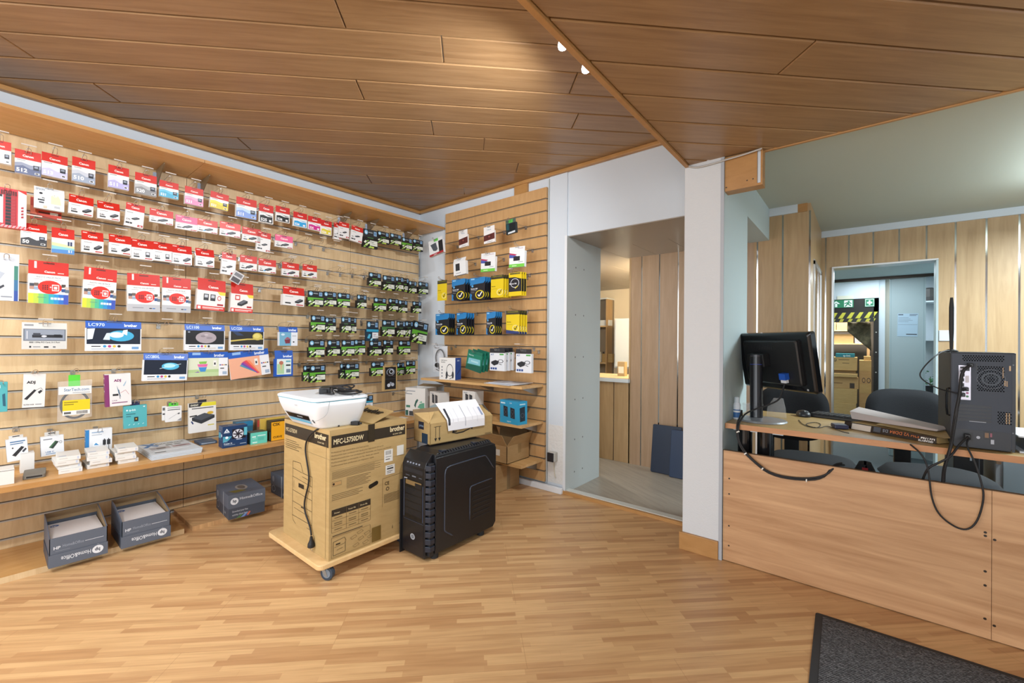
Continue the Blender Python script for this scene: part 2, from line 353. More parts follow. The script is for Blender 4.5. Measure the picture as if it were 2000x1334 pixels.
# ---- wood panel walls of the office and passage
def panelled(name, x0, x1, y, z0, z1, pitch, phase, m, holes=()):
    mb = MB(); n0 = math.floor((x0-phase)/pitch)
    for k in range(n0, n0+60):
        a, b = phase+k*pitch, phase+(k+1)*pitch
        a2, b2 = max(a+.006, x0), min(b-.006, x1)
        if a > x1: break
        zs = [(z0, z1)]
        for hx0, hx1, hz in holes:
            if a2 < hx1-1e-4 and b2 > hx0+1e-4:
                if a2 >= hx0 and b2 <= hx1: zs = [(hz, z1)]
                elif a2 < hx0: mb.box(a2, y, z0, hx0, y+.02, hz, m); zs = [(hz, z1)]
                else: mb.box(hx1, y, z0, b2, y+.02, hz, m); zs = [(hz, z1)]
        for za, zb in zs:
            if b2 > a2: mb.box(a2, y, za, b2, y+.02, zb, m)
        if x0 < b < x1:
            za = z0
            for hx0, hx1, hz in holes:
                if hx0 < b < hx1: za = hz
            mb.box(b-.006, y+.004, za, b+.006, y+.018, z1, STRIP)
    return struct(name, mb)
panelled('wall_inner', 1.84, 2.90, 1.10, 0.0, 2.0125, 0.172, 1.9475, PANELD)
panelled('wall_near', 2.90, 3.277, 1.10, 0.0, 2.205, 0.176, 2.925, PANELW)
slab('wall_inner', 1.822, 1.10, 0.0, 1.842, 1.13, 2.0125, PANELW)
slab('wall_near', 1.85, 1.121, 0, 3.255, 1.18, 2.30, WHITEB)
slab('trim_7', 3.009, 1.085, 2.20, 3.20, 1.12, 2.262, WHITE)
slab('trim_8', 3.20, 1.09, 2.2, 3.262, 1.16, 2.262, TRIMW)
slab('wall_side', 3.255, 1.105, 0, 3.282, 2.22, 2.262, PANELW)
wn = MB(); wn.box(3.276, 1.36, 0.70, 3.292, 1.40, 1.86, ALU); wn.box(3.276, 2.06, 0.70, 3.292, 2.12, 1.86, ALU); wn.box(3.276, 1.36, 1.83, 3.292, 2.12, 1.87, ALU); wn.box(3.276, 1.36, 0.68, 3.292, 2.12, 0.72, ALU)
wn.box(3.278, 1.40, 0.72, 3.286, 2.06, 1.83, mat('mirror_glass', '#D9E2E6', 0.05, 1.0)); struct('window_1', wn)
DX0, DX1, DZ = 3.375, 4.072, 1.902
panelled('wall_far', 3.282, 6.4, 2.20, 0.0, 2.205, 0.1741, 3.489, PANELW, [(DX0, DX1, DZ)])
w = MB(); w.box(3.2, 2.221, 0, DX0-.004, 2.34, 2.4, WHITEB); w.box(DX1+.004, 2.221, 0, 6.4, 2.34, 2.4, WHITEB); w.box(3.2, 2.221, DZ+.01, 6.4, 2.34, 2.4, WHITEB); struct('wall_far', w)
slab('trim_9', 3.282, 2.185, 2.203, 6.4, 2.222, 2.262, WHITE)
fr = MB(); fr.box(DX0-.012, 2.185, 0, DX0+.002, 2.34, DZ, ALU); fr.box(DX1-.002, 2.185, 0, DX1+.012, 2.34, DZ, BLUEG); fr.box(DX0-.012, 2.185, DZ-.002, DX1+.012, 2.34, DZ+.012, ALU); struct('door_2', fr)
slab('wall_right', 6.2, -6.2, 0, 6.4, 2.3, 2.66, WHITE)

GLOW = mat('lamp_glow', '#FFFFFF', 0.5, emit=('#FFFFFF', 14))
for k, y in enumerate((-4.1, -3.25, -1.486, -1.307)):
    t = thing('spotlight', (2.70, y, 2.539), 'small white ceiling spot behind the step, %s' % ('far behind the viewer', 'behind the viewer', 'nearer of the two glowing ones', 'farther of the two glowing ones')[k], 'lamp')
    MB().cyl((0, 0, 0), (0, 0, -.012), .03, WPLA, 16).build('canopy', t); MB().cyl((0, 0, -.012), (0, 0, -.19), .007, WPLA, 10).build('stem', t)
    MB().cyl((0, 0, -.18), (0, 0, -.205), .016, WPLA, 16).build('holder', t); MB().lathe([(.010, .020), (.015, .012), (.018, 0), (.015, -.012), (.006, -.018)], (0, 0, -.224), GLOW, 14).build('bulb', t)
# ================================================================ shared shape helpers
def rrect(w, d, r, n=5, cx=0, cy=0):
    pts = []
    for sx, sy, a0 in ((1, 1, 0), (-1, 1, 90), (-1, -1, 180), (1, -1, 270)):
        for i in range(n+1):
            a = R(a0+90*i/n); pts.append((cx+sx*(w/2-r)+r*math.cos(a), cy+sy*(d/2-r)+r*math.sin(a)))
    return pts
def loft(mb, rings, m):                                        # rings: lists of 3-D points, same count
    n = len(rings[0]); vs = [p for r in rings for p in r]
    fs = [tuple(range(n-1, -1, -1)), tuple(range(len(vs)-n, len(vs)))]
    for i in range(len(rings)-1):
        for k in range(n): fs.append((i*n+k, i*n+(k+1) % n, (i+1)*n+(k+1) % n, (i+1)*n+k))
    return mb.add(vs, fs, m)
def pad(mb, w, h, t, m, curve=0.0, N=14, M=None, pw=4.0, lean=0.0):   # upholstered pad: x across, z up, y thickness
    vs = []; fs = []
    for side in (1, -1):
        base = len(vs)
        for j in range(N+1):
            for i in range(N+1):
                u, v = 2*i/N-1, 2*j/N-1
                mx = max(abs(u), abs(v)); l = (abs(u)**pw+abs(v)**pw)**(1/pw); k = mx/l if l > 1e-6 else 1
                x, z = u*k*w/2, v*k*h/2
                th = t/2*max(0.0, 1-mx**5)**0.5
                vs.append((x, side*th+curve*(u*k)**2+lean*(v*v), z))
        for j in range(N):
            for i in range(N):
                a = base+j*(N+1)+i; q = (a, a+1, a+N+2, a+N+1); fs.append(q if side < 0 else q[::-1])
    return mb.add(vs, fs, m, M)
def rectY(x0, y0, x1, y1, Yp):                                 # photo rectangle on a wall facing the viewer -> x0, x1, z0, z1
    ym, xm = (y0+y1)/2, (x0+x1)/2
    return onY(x0, ym, Yp).x, onY(x1, ym, Yp).x, onY(xm, y1, Yp).z, onY(xm, y0, Yp).z
def boxY(name, x0, y0, x1, y1, Yp, depth, m, label, cat, group=None, extra=None, bevel=0.0, lift=None):
    a, b, c, d = rectY(x0, y0, x1, y1, Yp)
    if lift is not None: c = lift
    mb = MB().box(0, 0, 0, b-a, depth, d-c, m)
    if extra: mb.draw((0, 0, d-c), (b-a, 0, 0), (0, 0, c-d), extra, N=(0, -1, 0))
    return tag(mb.build(name, loc=(a, Yp, c), bevel=bevel), label, cat, group)
# ================================================================ KITCHEN seen through the passage
KW = mat('kitchen_wall', '#E3D6BE', 0.7)
slab('wall_rear', -1.6, 3.30, 0, 3.0, 3.40, 2.40, KW); slab('wall_side', -1.7, 0.3, 0, -1.6, 3.40, 2.40, KW); slab('wall_side', -1.6, 0.43, 0, -0.14, 0.53, 2.40, KW)
slab('wall_side', 2.30, 1.18, 0, 2.40, 3.30, 2.40, KW)
slab('wall_low', -1.6, 1.115, 0.0, 1.838, 1.16, 0.79, PANELW)
bc = MB()
for k in range(19): bc.box(1.838-0.172*(k+1)+.005, 1.10, 0.004, 1.838-0.172*k-.005, 1.115, 0.785, PANELW)
bc.box(-1.6, 1.112, 0, 1.838, 1.1155, 0.785, DARKSLOT); struct('wall_low', bc)
bt = MB(); bt.box(-1.59, 1.06, 0.790, 1.835, 1.62, 0.826, WHITE); bt.box(-1.59, 1.063, 0.826, 1.833, 1.62, 0.832, SLAT)
tag(bt.build('bar_counter', bevel=0.004), 'white edged bar worktop over low wood panels beyond the passage', 'counter')
a, b, c, d = rectY(1166, 587, 1197, 712, 3.26)
al = MB(); al.box(a-.5, 3.24, c-.75, b, 3.30, d, mat('alcove_taupe', '#8C8172', 0.7)); al.box(a-.5, 3.06, c-.75, a-.45, 3.24, d, WHITE); al.box(b-.02, 3.06, c-.75, b, 3.24, d, PANELW)
al.box(a-.5, 3.06, d, b, 3.30, d+.02, WHITE); zs = [onY(1183, y, 3.08).z for y in (636, 708)]
for z in zs: al.box(a-.48, 3.06, z-.02, b-.02, 3.24, z, SLAT)
tag(al.build('open_shelf_unit'), 'open wooden wall shelf unit in the warm lit kitchen', 'shelf unit')
for i, (x0, x1, y0, m) in enumerate(((1172, 1190, 625, WHITE), (1176, 1196, 691, KRAFT))):
    aa, bb, cc, dd = rectY(x0, y0, x1, (636, 708)[i], 3.10)
    tag(MB().box(0, 0, 0, bb-aa, .1, dd-cc, m).build('storage_box', loc=(aa, 3.10, zs[i])), ('white storage box on the upper kitchen shelf', 'brown storage box on the lower kitchen shelf')[i], 'box')
for i in range(3):
    aa, bb, cc, dd = rectY(1171, 653+0, 1176+i*0, 690, 3.16)
    mb = MB(); mb.lathe([(.02, 0), (.022, .01), (.022, .12), (.01, .14), (.01, .16)], (0, 0, 0), pm(('#2A2422', '#D8D2C4', '#33302E')[i]), 10)
    tag(mb.build('bottle', loc=(aa+.05*i-.03, 3.16, zs[1]+.0+ (0 if i == 0 else 0)), smooth=False), ('dark bottle farthest in on the lower kitchen shelf', 'pale bottle between two dark bottles on the kitchen shelf', 'dark bottle nearest the box on the kitchen shelf')[i], 'bottle')
a, b, c, d = rectY(1200, 622, 1232, 744, 2.6)
kc = MB().box(0, 0, 0, 2.30-a, .6, d-.84, WHITE); 
ko = thing('kitchen_cabinet', (a, 2.6, .84), 'tall white cabinet standing in the warm lit kitchen', 'cabinet')
kc.build('body', ko); MB().box(.02, -.018, .02, 2.28-a, -.001, d-.86, WHITE).build('door', ko); 
slab('wall_low', 1.7, 2.55, 0, 2.30, 3.3, .84, WHITE)
p = onZ(1226, 733, .832); nb = MB().box(-.04, -.03, 0, .04, .03, .15, mat('tissue_box_tan', '#B49A6E', 0.6)); nb.box(-.03, -.0302, .03, .03, -.0301, .1, pm('#E8E2D2'))
tag(nb.build('tissue_box', loc=(min(p.x, 1.78), 1.36, .832)), 'patterned tan carton standing on the bar worktop', 'carton')
# two flat navy cartons leaning on the passage panels
for i, (dx, dy, h, w) in enumerate(((0.0, 0.0, 0.43, 0.26), (0.185, -0.045, 0.41, 0.40))):
    mb = MB(); mb.prism(rrect(w, h, .012, 4, w/2, h/2), -.011, .011, 'y', mat(('navy_board', 'navy_board_bright')[i], ('#14233A', '#1B3150')[i], 0.45))
    if i: mb.draw((0.09, -.0112, h*.72), (0, 0, -.13), (.055, 0, 0), [('t', .0, .9, .6, 'acer', '#C9D6E2', 'l', 1.0)], N=(0, -1, 0))
    o = mb.build('laptop_carton', loc=(onY(1272, 925, 1.0).x+dx, 0.985+dy, 0.004), bevel=.003, rot=(R(-8), 0, 0))
    tag(o, ('narrow flat navy carton leaning behind another on the passage panels', 'flat navy carton with white lettering leaning in the passage')[i], 'carton')
# ================================================================ ROOMS BEYOND THE OFFICE DOOR
slab('ceiling_near', 3.2, 2.34, 1.915, 4.4, 3.20, 1.95, WHITEB)
slab('trim_10', 3.2, 3.20, 1.885, 4.4, 3.24, 1.915, mat('sliding_rail', '#3B332C', 0.4, 0.6))
slab('ceiling_far', 2.6, 3.24, 2.00, 4.8, 6.6, 2.06, WHITEB)
slab('wall_side', 2.55, 2.34, 0, 2.65, 6.6, 2.1, WHITEB)
a, b, c, d = rectY(1737, 537, 1808, 800, 3.26)
dr = MB().box(a, 3.26, 0.0, b, 3.30, d, BLUEG); dr.draw((a, 3.26, d), (b-a, 0, 0), (0, 0, -d), [('l', .045, 0, .045, 1, .012, '#8FA6AC'), ('l', .95, 0, .95, 1, .012, '#8FA6AC')], N=(0, -1, 0)); struct('door_3', dr)
aa, bb, cc, dd = rectY(1752, 612, 1792, 657, 3.255)
nt_ = MB(); nt_.box(0, -.002, 0, bb-aa, 0, dd-cc, mat('blue_white_paper', '#B5CCDD', 0.6))
nt_.draw((0, -.002, dd-cc), (bb-aa, 0, 0), (0, 0, cc-dd), [('r', .03, .03, .27, .07, '#454C58'), ('r', .58, .03, .97, .06, '#6A7280'), ('r', .58, .08, .9, .10, '#6A7280')]+[('r', .04, .17+.06*i, .04+.5+.1*(i % 3), .185+.06*i, '#8795A5') for i in range(4)]+[('l', .03, .48, .97, .48, .012, '#4A5260'), ('r', .45, .88, .97, .92, '#39404C')], N=(0, -1, 0))
tag(nt_.build('notice_sheet', loc=(aa, 3.2595, cc), rot=(0, R(1.5), 0)), 'printed notice sheet taped to the pale blue door', 'notice')
# narrow slot to the right of the door: little rack with a plant
a, b, c, d = rectY(1806, 536, 1824, 800, 3.9)
slab('wall_right', 4.36, 2.34, 0, 4.46, 4.4, 2.0, WHITEB)
slab('wall_rear', 3.86, 4.30, 0, 4.36, 4.40, 2.0, WHITE)
rk = MB(); rk.box(a-.035, 4.26, .3, a-.02, 4.299, 1.98, WHITE)
for y in (588, 663, 770): z = onY(1815, y, 4.0).z; rk.box(a-.03, 3.95, z-.015, 4.355, 4.298, z, WHITE)
tag(rk.build('wall_rack'), 'narrow white wall rack glimpsed beside the pale blue door', 'rack')
z = onY(1813, 663, 4.0).z
pt = thing('potted_plant', (a+.06, 4.08, onY(1815, 770, 4.0).z), 'small green plant in dark pot on narrow rack', 'plant')
MB().lathe([(.03, 0), (.045, .09), (.04, .09), (.035, .07)], (0, 0, 0), BLKM, 12).build('pot', pt)
lf = MB(); rnd = random.Random(4)
for i in range(26):
    t = rnd.uniform(0, 6.28); r_ = rnd.uniform(.01, .06); z0 = rnd.uniform(.09, .26); p = Vector((r_*math.cos(t), r_*math.sin(t), z0)); q = p+Vector((.04*math.cos(t), .04*math.sin(t), .02))
    s_ = (q-p).cross(Vector((0, 0, 1))).normalized()*.014; lf.poly([p, (p+q)/2+s_, q, (p+q)/2-s_], pm('#3F8A4A'))
lf.tube([(0, 0, .06), (.004, 0, .2)], .004, pm('#4C6B3A'), 5); lf.build('foliage', pt)
tag(MB().lathe([(.05, 0), (.07, .05), (.07, .14), (.03, .16)], (0, 0, 0), pm('#4A4644'), 12).build('vase', loc=(a+.05, 4.08, onY(1813, 588, 4.0).z)), 'dark round pot on the top of the narrow rack', 'pot')
# storeroom front: dark frame, signs, hazard board
PY = 4.05
a, b, c, d = rectY(1706, 585, 1716, 800, PY)
x_l = onY(1600, 620, PY).x
slab('wall_right', b, PY+.02, 0, 3.80, PY+.10, 2.0, WHITE)
ft = MB(); zt = onY(1665, 584, PY).z; zb = onY(1665, 612, PY).z
DKF = mat('dark_steel_frame', '#2E2B28', 0.45, 0.5)
ft.box(a, PY, 0, b, PY+.08, zt, DKF); ft.box(x_l, PY, zb, b, PY+.08, zt, DKF)
ft.draw((a, PY, zt), (b-a, 0, 0), (0, 0, -zt), [('e', .5, .1+.14*i, .16, .004, '#B8B4AA') for i in range(7)], N=(0, -1, 0)); struct('door_4', ft)
slab('wall_upper', x_l, PY+.0, zt+.001, b, PY+.10, 2.0, WHITE)
aa, bb, cc, dd = rectY(1635, 578, 1667, 586, PY-.03)
slab('trim_11', aa, PY-.01, zt, bb, PY-.001, zt+.045, mat('cream_card', '#D9D5C2', 0.6))
def sign(name, x0, y0, x1, y1, items, label):
    aa, bb, cc, dd = rectY(x0, y0, x1, y1, PY-.012)
    mb = MB().box(0, 0, 0, bb-aa, .008, dd-cc, mat('sign_green', '#1E7A52', 0.4)); mb.draw((0, 0, dd-cc), (bb-aa, 0, 0), (0, 0, cc-dd), items, N=(0, -1, 0))
    tag(mb.build(name, loc=(aa, PY-.010, cc)), label, 'sign')
ww = '#E9F2EC'
sign('exit_sign', 1622, 586, 1667, 601, [('r', .5, .0, .95, 1, '#1E7A52'), ('r', .2, .45, .3, .9, ww), ('p', [(.25, .12), (.07, .5), (.16, .5), (.25, .32), (.34, .5), (.43, .5)], ww),
     ('r', .60, .08, .95, .92, ww), ('e', .80, .22, .05, .1, '#1E7A52'), ('p', [(.72, .3), (.84, .34), (.80, .62), (.70, .58)], '#1E7A52'), ('l', .72, .36, .62, .5, .05, '#1E7A52'), ('l', .82, .38, .92, .5, .05, '#1E7A52'), ('l', .74, .58, .64, .86, .06, '#1E7A52'), ('l', .78, .6, .90, .8, .06, '#1E7A52')], 'green escape route sign with arrow and running figure')
sign('first_aid_sign', 1689, 583, 1708, 599, [('r', .05, .06, .95, .94, '#D9E8DF'), ('r', .10, .12, .90, .88, '#1E7A52'), ('r', .41, .22, .59, .78, ww), ('r', .24, .40, .76, .60, ww)], 'green first aid sign with white cross on dark frame')
aa, bb, cc, dd = rectY(1618, 610, 1707, 629, PY-.02)
hz = MB().box(0, 0, 0, bb-aa, .03, dd-cc, mat('hazard_black', '#22211C', 0.5))
it = []
for i in range(-1, 6):
    x = i*.19+.03; it.append(('p', [(max(x+.10, 0), .02), (min(max(x+.18, 0), 1), .02), (min(max(x+.10, 0), 1), .62), (max(x, 0), .62)], '#C9C13A'))
    it.append(('p', [(max(x+.06, 0), .68), (min(max(x+.14, 0), 1), .68), (min(max(x+.10, 0), 1), .98), (max(x+.02, 0), .98)], '#B5AB36'))
hz.draw((0, 0, dd-cc), (bb-aa, 0, 0), (0, 0, cc-dd), it, N=(0, -1, 0))
tag(hz.build('hazard_board', loc=(aa, PY-.02, cc)), 'black and yellow striped hazard board over the storeroom opening', 'warning board')
# loose red cable roll on top of frame
mb = MB(); mb.tube([(.0+.05*math.cos(t*.8), .03*math.sin(t*.9), .02+.012*math.sin(t)) for t in range(14)], .008, pm('#7A2C26'), 6, 1)
tag(mb.build('cable_bundle', loc=(onY(1697, 572, PY).x, PY+.05, zt)), 'dark red cable bundle lying on the storeroom frame', 'cable')
# storeroom interior
SY = 4.75
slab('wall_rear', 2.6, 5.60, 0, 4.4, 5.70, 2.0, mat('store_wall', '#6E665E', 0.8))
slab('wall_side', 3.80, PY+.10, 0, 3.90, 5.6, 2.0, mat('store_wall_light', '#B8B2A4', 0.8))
sh = thing('storage_rack', (0, 0, 0), 'grey storeroom rack with shelves of brown cartons', 'rack')
for i, y in enumerate((645, 671)):
    z = onY(1660, y, SY).z; MB().box(2.9, SY, z-.012, onY(1690, y, SY).x, SY+.5, z+.004, SLAT).build('shelf_board', sh)
MB().box(2.9, SY+.46, 0, 2.94, SY+.5, 1.95, STEEL).build('post', sh); x = onY(1693, 700, SY).x; MB().box(x, SY, 0, x+.03, SY+.5, 1.95, PANELW).build('post', sh)
z1, z2 = onY(1660, 645, SY).z+.004, onY(1660, 671, SY).z+.004
def crt(x0, y0, x1, y1, Yp, dep, m, label, extra=None, lift=None, name='carton'):
    return boxY(name, x0, y0, x1, y1, Yp, dep, m, label, 'carton', None, extra, 0.002, lift)
for i, (x0, x1) in enumerate(((1612, 1633), (1634, 1656), (1657, 1676))):
    crt(x0, 630, x1, 641, SY+.06, .3, KRAFT, ('brown carton deepest inside on the top storeroom shelf', 'middle brown carton on the top storeroom shelf', 'brown carton by the camouflage cloth on top storeroom shelf')[i], None, z1)
crt(1600, 653, 1667, 670, SY+.04, .4, KRAFT2, 'wide brown carton on the second storeroom shelf', None, z2)
boxY('newspaper', 1670, 657, 1690, 671, SY+.05, .12, pm('#C9CCD2'), 'folded grey printed paper leaning on the storeroom shelf', 'paper', None, [('r', .1, .1+.16*i, .9, .17+.16*i, '#6D7480') for i in range(5)], 0, z2)
# camouflage cloth hanging over the shelf end
mb = MB(); CAMO = wood('camouflage_cloth', '#3E3A2C', '#6C634A', (18, 18, 18), 0.9)
pts = []
for j in range(9):
    for i in range(9):
        u, v = i/8, j/8; xx = 1655+u*46; yy = 629+v*(18+38*u); q = onY(xx, yy, PY+.12+.03*math.sin(u*9+v*4)); pts.append(q)
mb.add(pts, [(j*9+i, j*9+i+1, j*9+i+10, j*9+i+9) for j in range(8) for i in range(8)], CAMO)
o = mb.build('camouflage_cloth', smooth=True); sm = o.modifiers.new('solid', 'SOLIDIFY'); sm.thickness = .008
tag(o, 'camouflage cloth draped under the hazard board', 'cloth')
# stacks of cartons at the floor of the storeroom, drawn from the lowest up
FR = 4.40; JY = [0, .012, .03, -.01, .05, .02]
st = [(1600, 668+120, 1672, 835, KRAFT, 'lowest brown carton of the storeroom stack', None), (1600, 760, 1674, 788, KRAFT, 'large plain brown carton second in the storeroom stack', None),
      (1600, 737, 1677, 760, KRAFT2, 'brown carton with open flaps in the storeroom stack', [('r', .2, .5, .6, .58, '#7A5B38'), ('r', .78, .5, .9, .95, '#3A3028')]),
      (1600, 733-3, 1675, 737, KRAFT, 'low flat carton in the storeroom stack', None),
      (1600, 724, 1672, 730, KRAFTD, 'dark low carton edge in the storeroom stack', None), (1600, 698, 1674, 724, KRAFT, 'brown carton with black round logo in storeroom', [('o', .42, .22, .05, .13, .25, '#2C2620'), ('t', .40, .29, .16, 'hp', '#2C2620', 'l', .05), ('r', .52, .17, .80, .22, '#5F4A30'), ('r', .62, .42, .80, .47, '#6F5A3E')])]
zc = 0.0
for n_, (x0, y0, x1, y1, m, lb, ex) in enumerate(st):
    a, b, c, d = rectY(x0, y0, x1, y1, FR)
    h = max(onY(1660, y0, FR).z-zc, 0.02); mb = MB().box(0, 0, 0, b-a, .28, h, m)
    if ex: mb.draw((0, 0, h), (b-a, 0, 0), (0, 0, -h), ex, N=(0, -1, 0))
    tag(mb.build('carton', loc=(a, FR+JY[n_], zc), bevel=.004), lb, 'carton', None); zc += h+.0008
a, b, c, d = rectY(1632, 691, 1669, 698, FR+.02)
mb = MB().box(0, 0, 0, b-a, .25, d-c, pm('#1C7A8A')); mb.draw((0, 0, d-c), (b-a, 0, 0), (0, 0, c-d), [('t', .4, .8, .5, 'tp-link', '#E8F2F2', 'l', .4)], N=(0, -1, 0))
tag(mb.build('carton', loc=(a, FR+.02, zc)), 'flat teal carton topping the storeroom stack', 'carton')
zc = 0
for (y0, m, lb, ex) in ((768, KRAFT2, 'lowest tall carton of the second storeroom stack', None), (750, KRAFT, 'carton second from the floor in second storeroom stack', None), (725, KRAFT2, 'carton with dark round symbols in second storeroom stack', [('o', .38, .72, .14, .2, .3, '#3A3230'), ('o', .78, .72, .16, .2, .3, '#3A3230')]), (704, KRAFT, 'brown carton near the top of second storeroom stack', None)):
    a, b, c, d = rectY(1678, y0, 1702, y0+10, FR+.05); h = onY(1690, y0, FR+.05).z-zc
    mb = MB().box(0, 0, 0, b-a, .3, h, m)
    if ex: mb.draw((0, 0, h), (b-a, 0, 0), (0, 0, -h), ex, N=(0, -1, 0))
    tag(mb.build('carton', loc=(a, FR+.05, zc), bevel=.002), lb, 'carton'); zc += h+.0008
for k, (x0, x1, y0) in enumerate(((1687, 1701, 696),)):
    a, b, c, d = rectY(x0, y0, x1, 704, FR+.08); tag(MB().box(0, 0, 0, b-a, .2, onY(1690, y0, FR+.08).z-zc, KRAFT).build('carton', loc=(a, FR+.08, zc)), 'small open carton crowning the second storeroom stack', 'carton')
# switch plate on the far wall
boxY('switch_plate', 1834, 645, 1864, 666, 2.188, .012, mat('switch_white', '#CCD4D8', 0.4), 'white blank switch plate on the office wood panels', 'switch plate', None, None, .003)
# wooden stub box beside the pillar top
sb = thing('ceiling_stub_box', (3.010, -0.335, 2.005), 'small wooden boxing at the ceiling edge beside the white pillar', 'boxing')
mb = MB().box(0, 0, 0.012, .155, .02, .185, TRIMW); mb.draw((0, 0, .185), (.155, 0, 0), (0, 0, -.173), [('e', .70, .86, .025, .02, '#3A2A1A'), ('e', .88, .85, .025, .02, '#3A2A1A'), ('e', .05, .95, .03, .02, '#3A2A1A')], N=(0, -1, 0)); mb.build('front_board', sb)
MB().box(0, .0, 0, .180, .075, .012, TRIMW).build('bottom_board', sb); MB().box(.156, .006, .013, .170, .07, .185, WHITE).build('white_filler', sb); MB().box(.171, .0, .012, .180, .07, .187, TRIMW).build('edge_strip', sb)
mb = MB(); mb.tube([onY(x, y, -.352) for x, y in ((1340, 322), (1350, 326.5), (1362, 327), (1380, 323), (1415, 313), (1450, 303), (1488, 290))], .0045, mat('cable_grey', '#B5B3AE', 0.5), 6, 2)
tag(mb.build('ceiling_cable'), 'pale cable running along the ceiling edge over the pillar', 'cable')
# ================================================================ COUNTER AND DESK
ct = thing('reception_counter', (3.012, -0.335, 0), 'low beech counter front with screw heads beside the white pillar', 'counter')
def panel(x0, x1, scr):
    mb = MB().box(x0, 0, 0.004, x1, .019, .596, COUNTW)
    return mb
p1_ = panel(0, .985, 0); p1_.draw((0, 0, .596), (.985, 0, 0), (0, 0, -.592), [('e', .030, v, .0045, .0075, '#2A1E14') for v in (.25, .39, .68, .86)]+[('e', .983, v, .005, .008, '#2A1E14') for v in (.287, .31, .55, .645, .87)], N=(0, -1, 0)); p1_.build('front_panel', ct)
p2_ = panel(.9865, 2.2, 0); p2_.draw((.9865, 0, .596), (1, 0, 0), (0, 0, -.592), [('e', .007, v, .005, .008, '#2A1E14') for v in (.325, .90)], N=(0, -1, 0)); p2_.build('front_panel', ct)
MB().box(0.0, .001, .5965, 2.2, .019, .5985, mat('edge_band', '#6A5136', 0.5)).build('edge_band', ct)
for x in (.02, .96, 1.0, 2.15): MB().box(x, .019, .01, x+.02, .12, .55, COUNTW).build('side_batten', ct)
dk = thing('desk', (3.012, -0.30, 0), 'long beech desk top on black round legs behind the counter', 'desk')
mb = MB().box(0, 0.001, .712, 2.2, .64, .740, DESKW); mb.box(0, 0, .712, 2.2, .001, .740, DESKE); mb.build('desk_top', dk, bevel=.002)
for x, y in ((.075, .12), (.175, .10), (2.0, .12), (.12, .56), (2.0, .56)):
    MB().cyl((x, y, 0), (x, y, .711), .036, BLKG, 20).build('leg', dk, smooth=False)
MB().box(.02, .10, .690, .26, .20, .711, STEEL).build('mounting_plate', dk)
DZT = .740
# ---- monitor seen from behind
mo = thing('monitor', (3.155, -0.095, DZT), 'black monitor seen from behind on a silver round base', 'monitor')
mb = MB(); mb.lathe([(.122, 0), (.125, .004), (.118, .011), (.05, .016), (.03, .017)], (0, 0, 0), mat('silver_plastic', '#A9ADB3', 0.3, 0.6), 40); mb.build('base', mo, smooth=False)
BL = Vector((3.155, -0.095, DZT))
# panel frame from photo: u across, v down, n towards the viewer
u = Vector((.326, -.249, 0)).normalized(); dwn = Vector((.028, .044, -.266)).normalized(); nrm = dwn.cross(u).normalized()
if nrm.dot(CAM-BL) < 0: nrm = -nrm
cen = Vector((3.204, -.015, 1.077))-BL
Wm, Hm = .50, .33
MW = Matrix((u, -dwn, nrm)).transposed().to_4x4(); MW.translation = cen     # local x right, y up, z to viewer
def mm(pts): return [MW @ Vector(p) for p in pts]
mb = MB(); ring = lambda w, h, z, r: mm([(x, y, z) for x, y in rrect(w, h, r, 4)])
loft(mb, [ring(Wm, Hm, -.03, .012), ring(Wm, Hm, -.002, .012), ring(Wm-.010, Hm-.010, .005, .012), ring(Wm-.024, Hm-.024, .010, .012)], BLKG); loft(mb, [ring(Wm-.12, Hm-.075, .008, .01), ring(Wm-.125, Hm-.080, .026, .012), ring(Wm-.14, Hm-.095, .030, .015)], BLK)
mb.M = MW.copy(); mb.draw((-.15, .055, .0302), (.15, 0, 0), (0, -.03, 0), [('t', .0, .8, .6, 'PHILIPS', '#2A2B2E', 'l', .8)], N=(0, 0, 1)); mb.box(.196, -.150, .008, .207, -.139, .0105, GPLA); mb.M = None
mb.build('screen_housing', mo)
mb = MB(); mb.M = MW; 
for k in range(16): mb.box(-.16+.012*k, .075, .030, -.153+.012*k, .10, .0312, BLKM)
mb.build('vent_grille', mo)
arm0 = Vector((-.03, .02, .016)); arm1 = Vector((3.118, -.05, 1.10))-BL
mb = MB(); mb.cyl(arm0, arm1, .033, mat('stand_black', '#1B1C20', 0.25), 24)
d_ = (arm1-arm0).normalized(); mb.cyl(arm1-d_*.045, arm1-d_*.042, .0337, pm('#2D3F8F'), 24); mb.cyl(arm1, arm1+d_*.012, .030, mat('stand_top', '#3A3A3E', 0.3), 24); mb.build('stand_column', mo, smooth=False)
mb = MB(); mb.M = MW; mb.box(-.12, -.02, .03, .0, .055, .075, BLK); mb.M = None; mb.cyl(arm1*.85+arm0*.15, MW @ Vector((-.06, .02, .05)), .022, BLK, 14); mb.build('tilt_hinge', mo, bevel=.004)
mb = MB(); mb.M = MW; mb.box(.075, -.09, .03, .115, -.055, .058, pm('#1F4FA8')); mb.box(.078, -.108, .034, .112, -.09, .052, pm('#C9CDD2')); mb.M = None; mb.build('video_plug', mo)
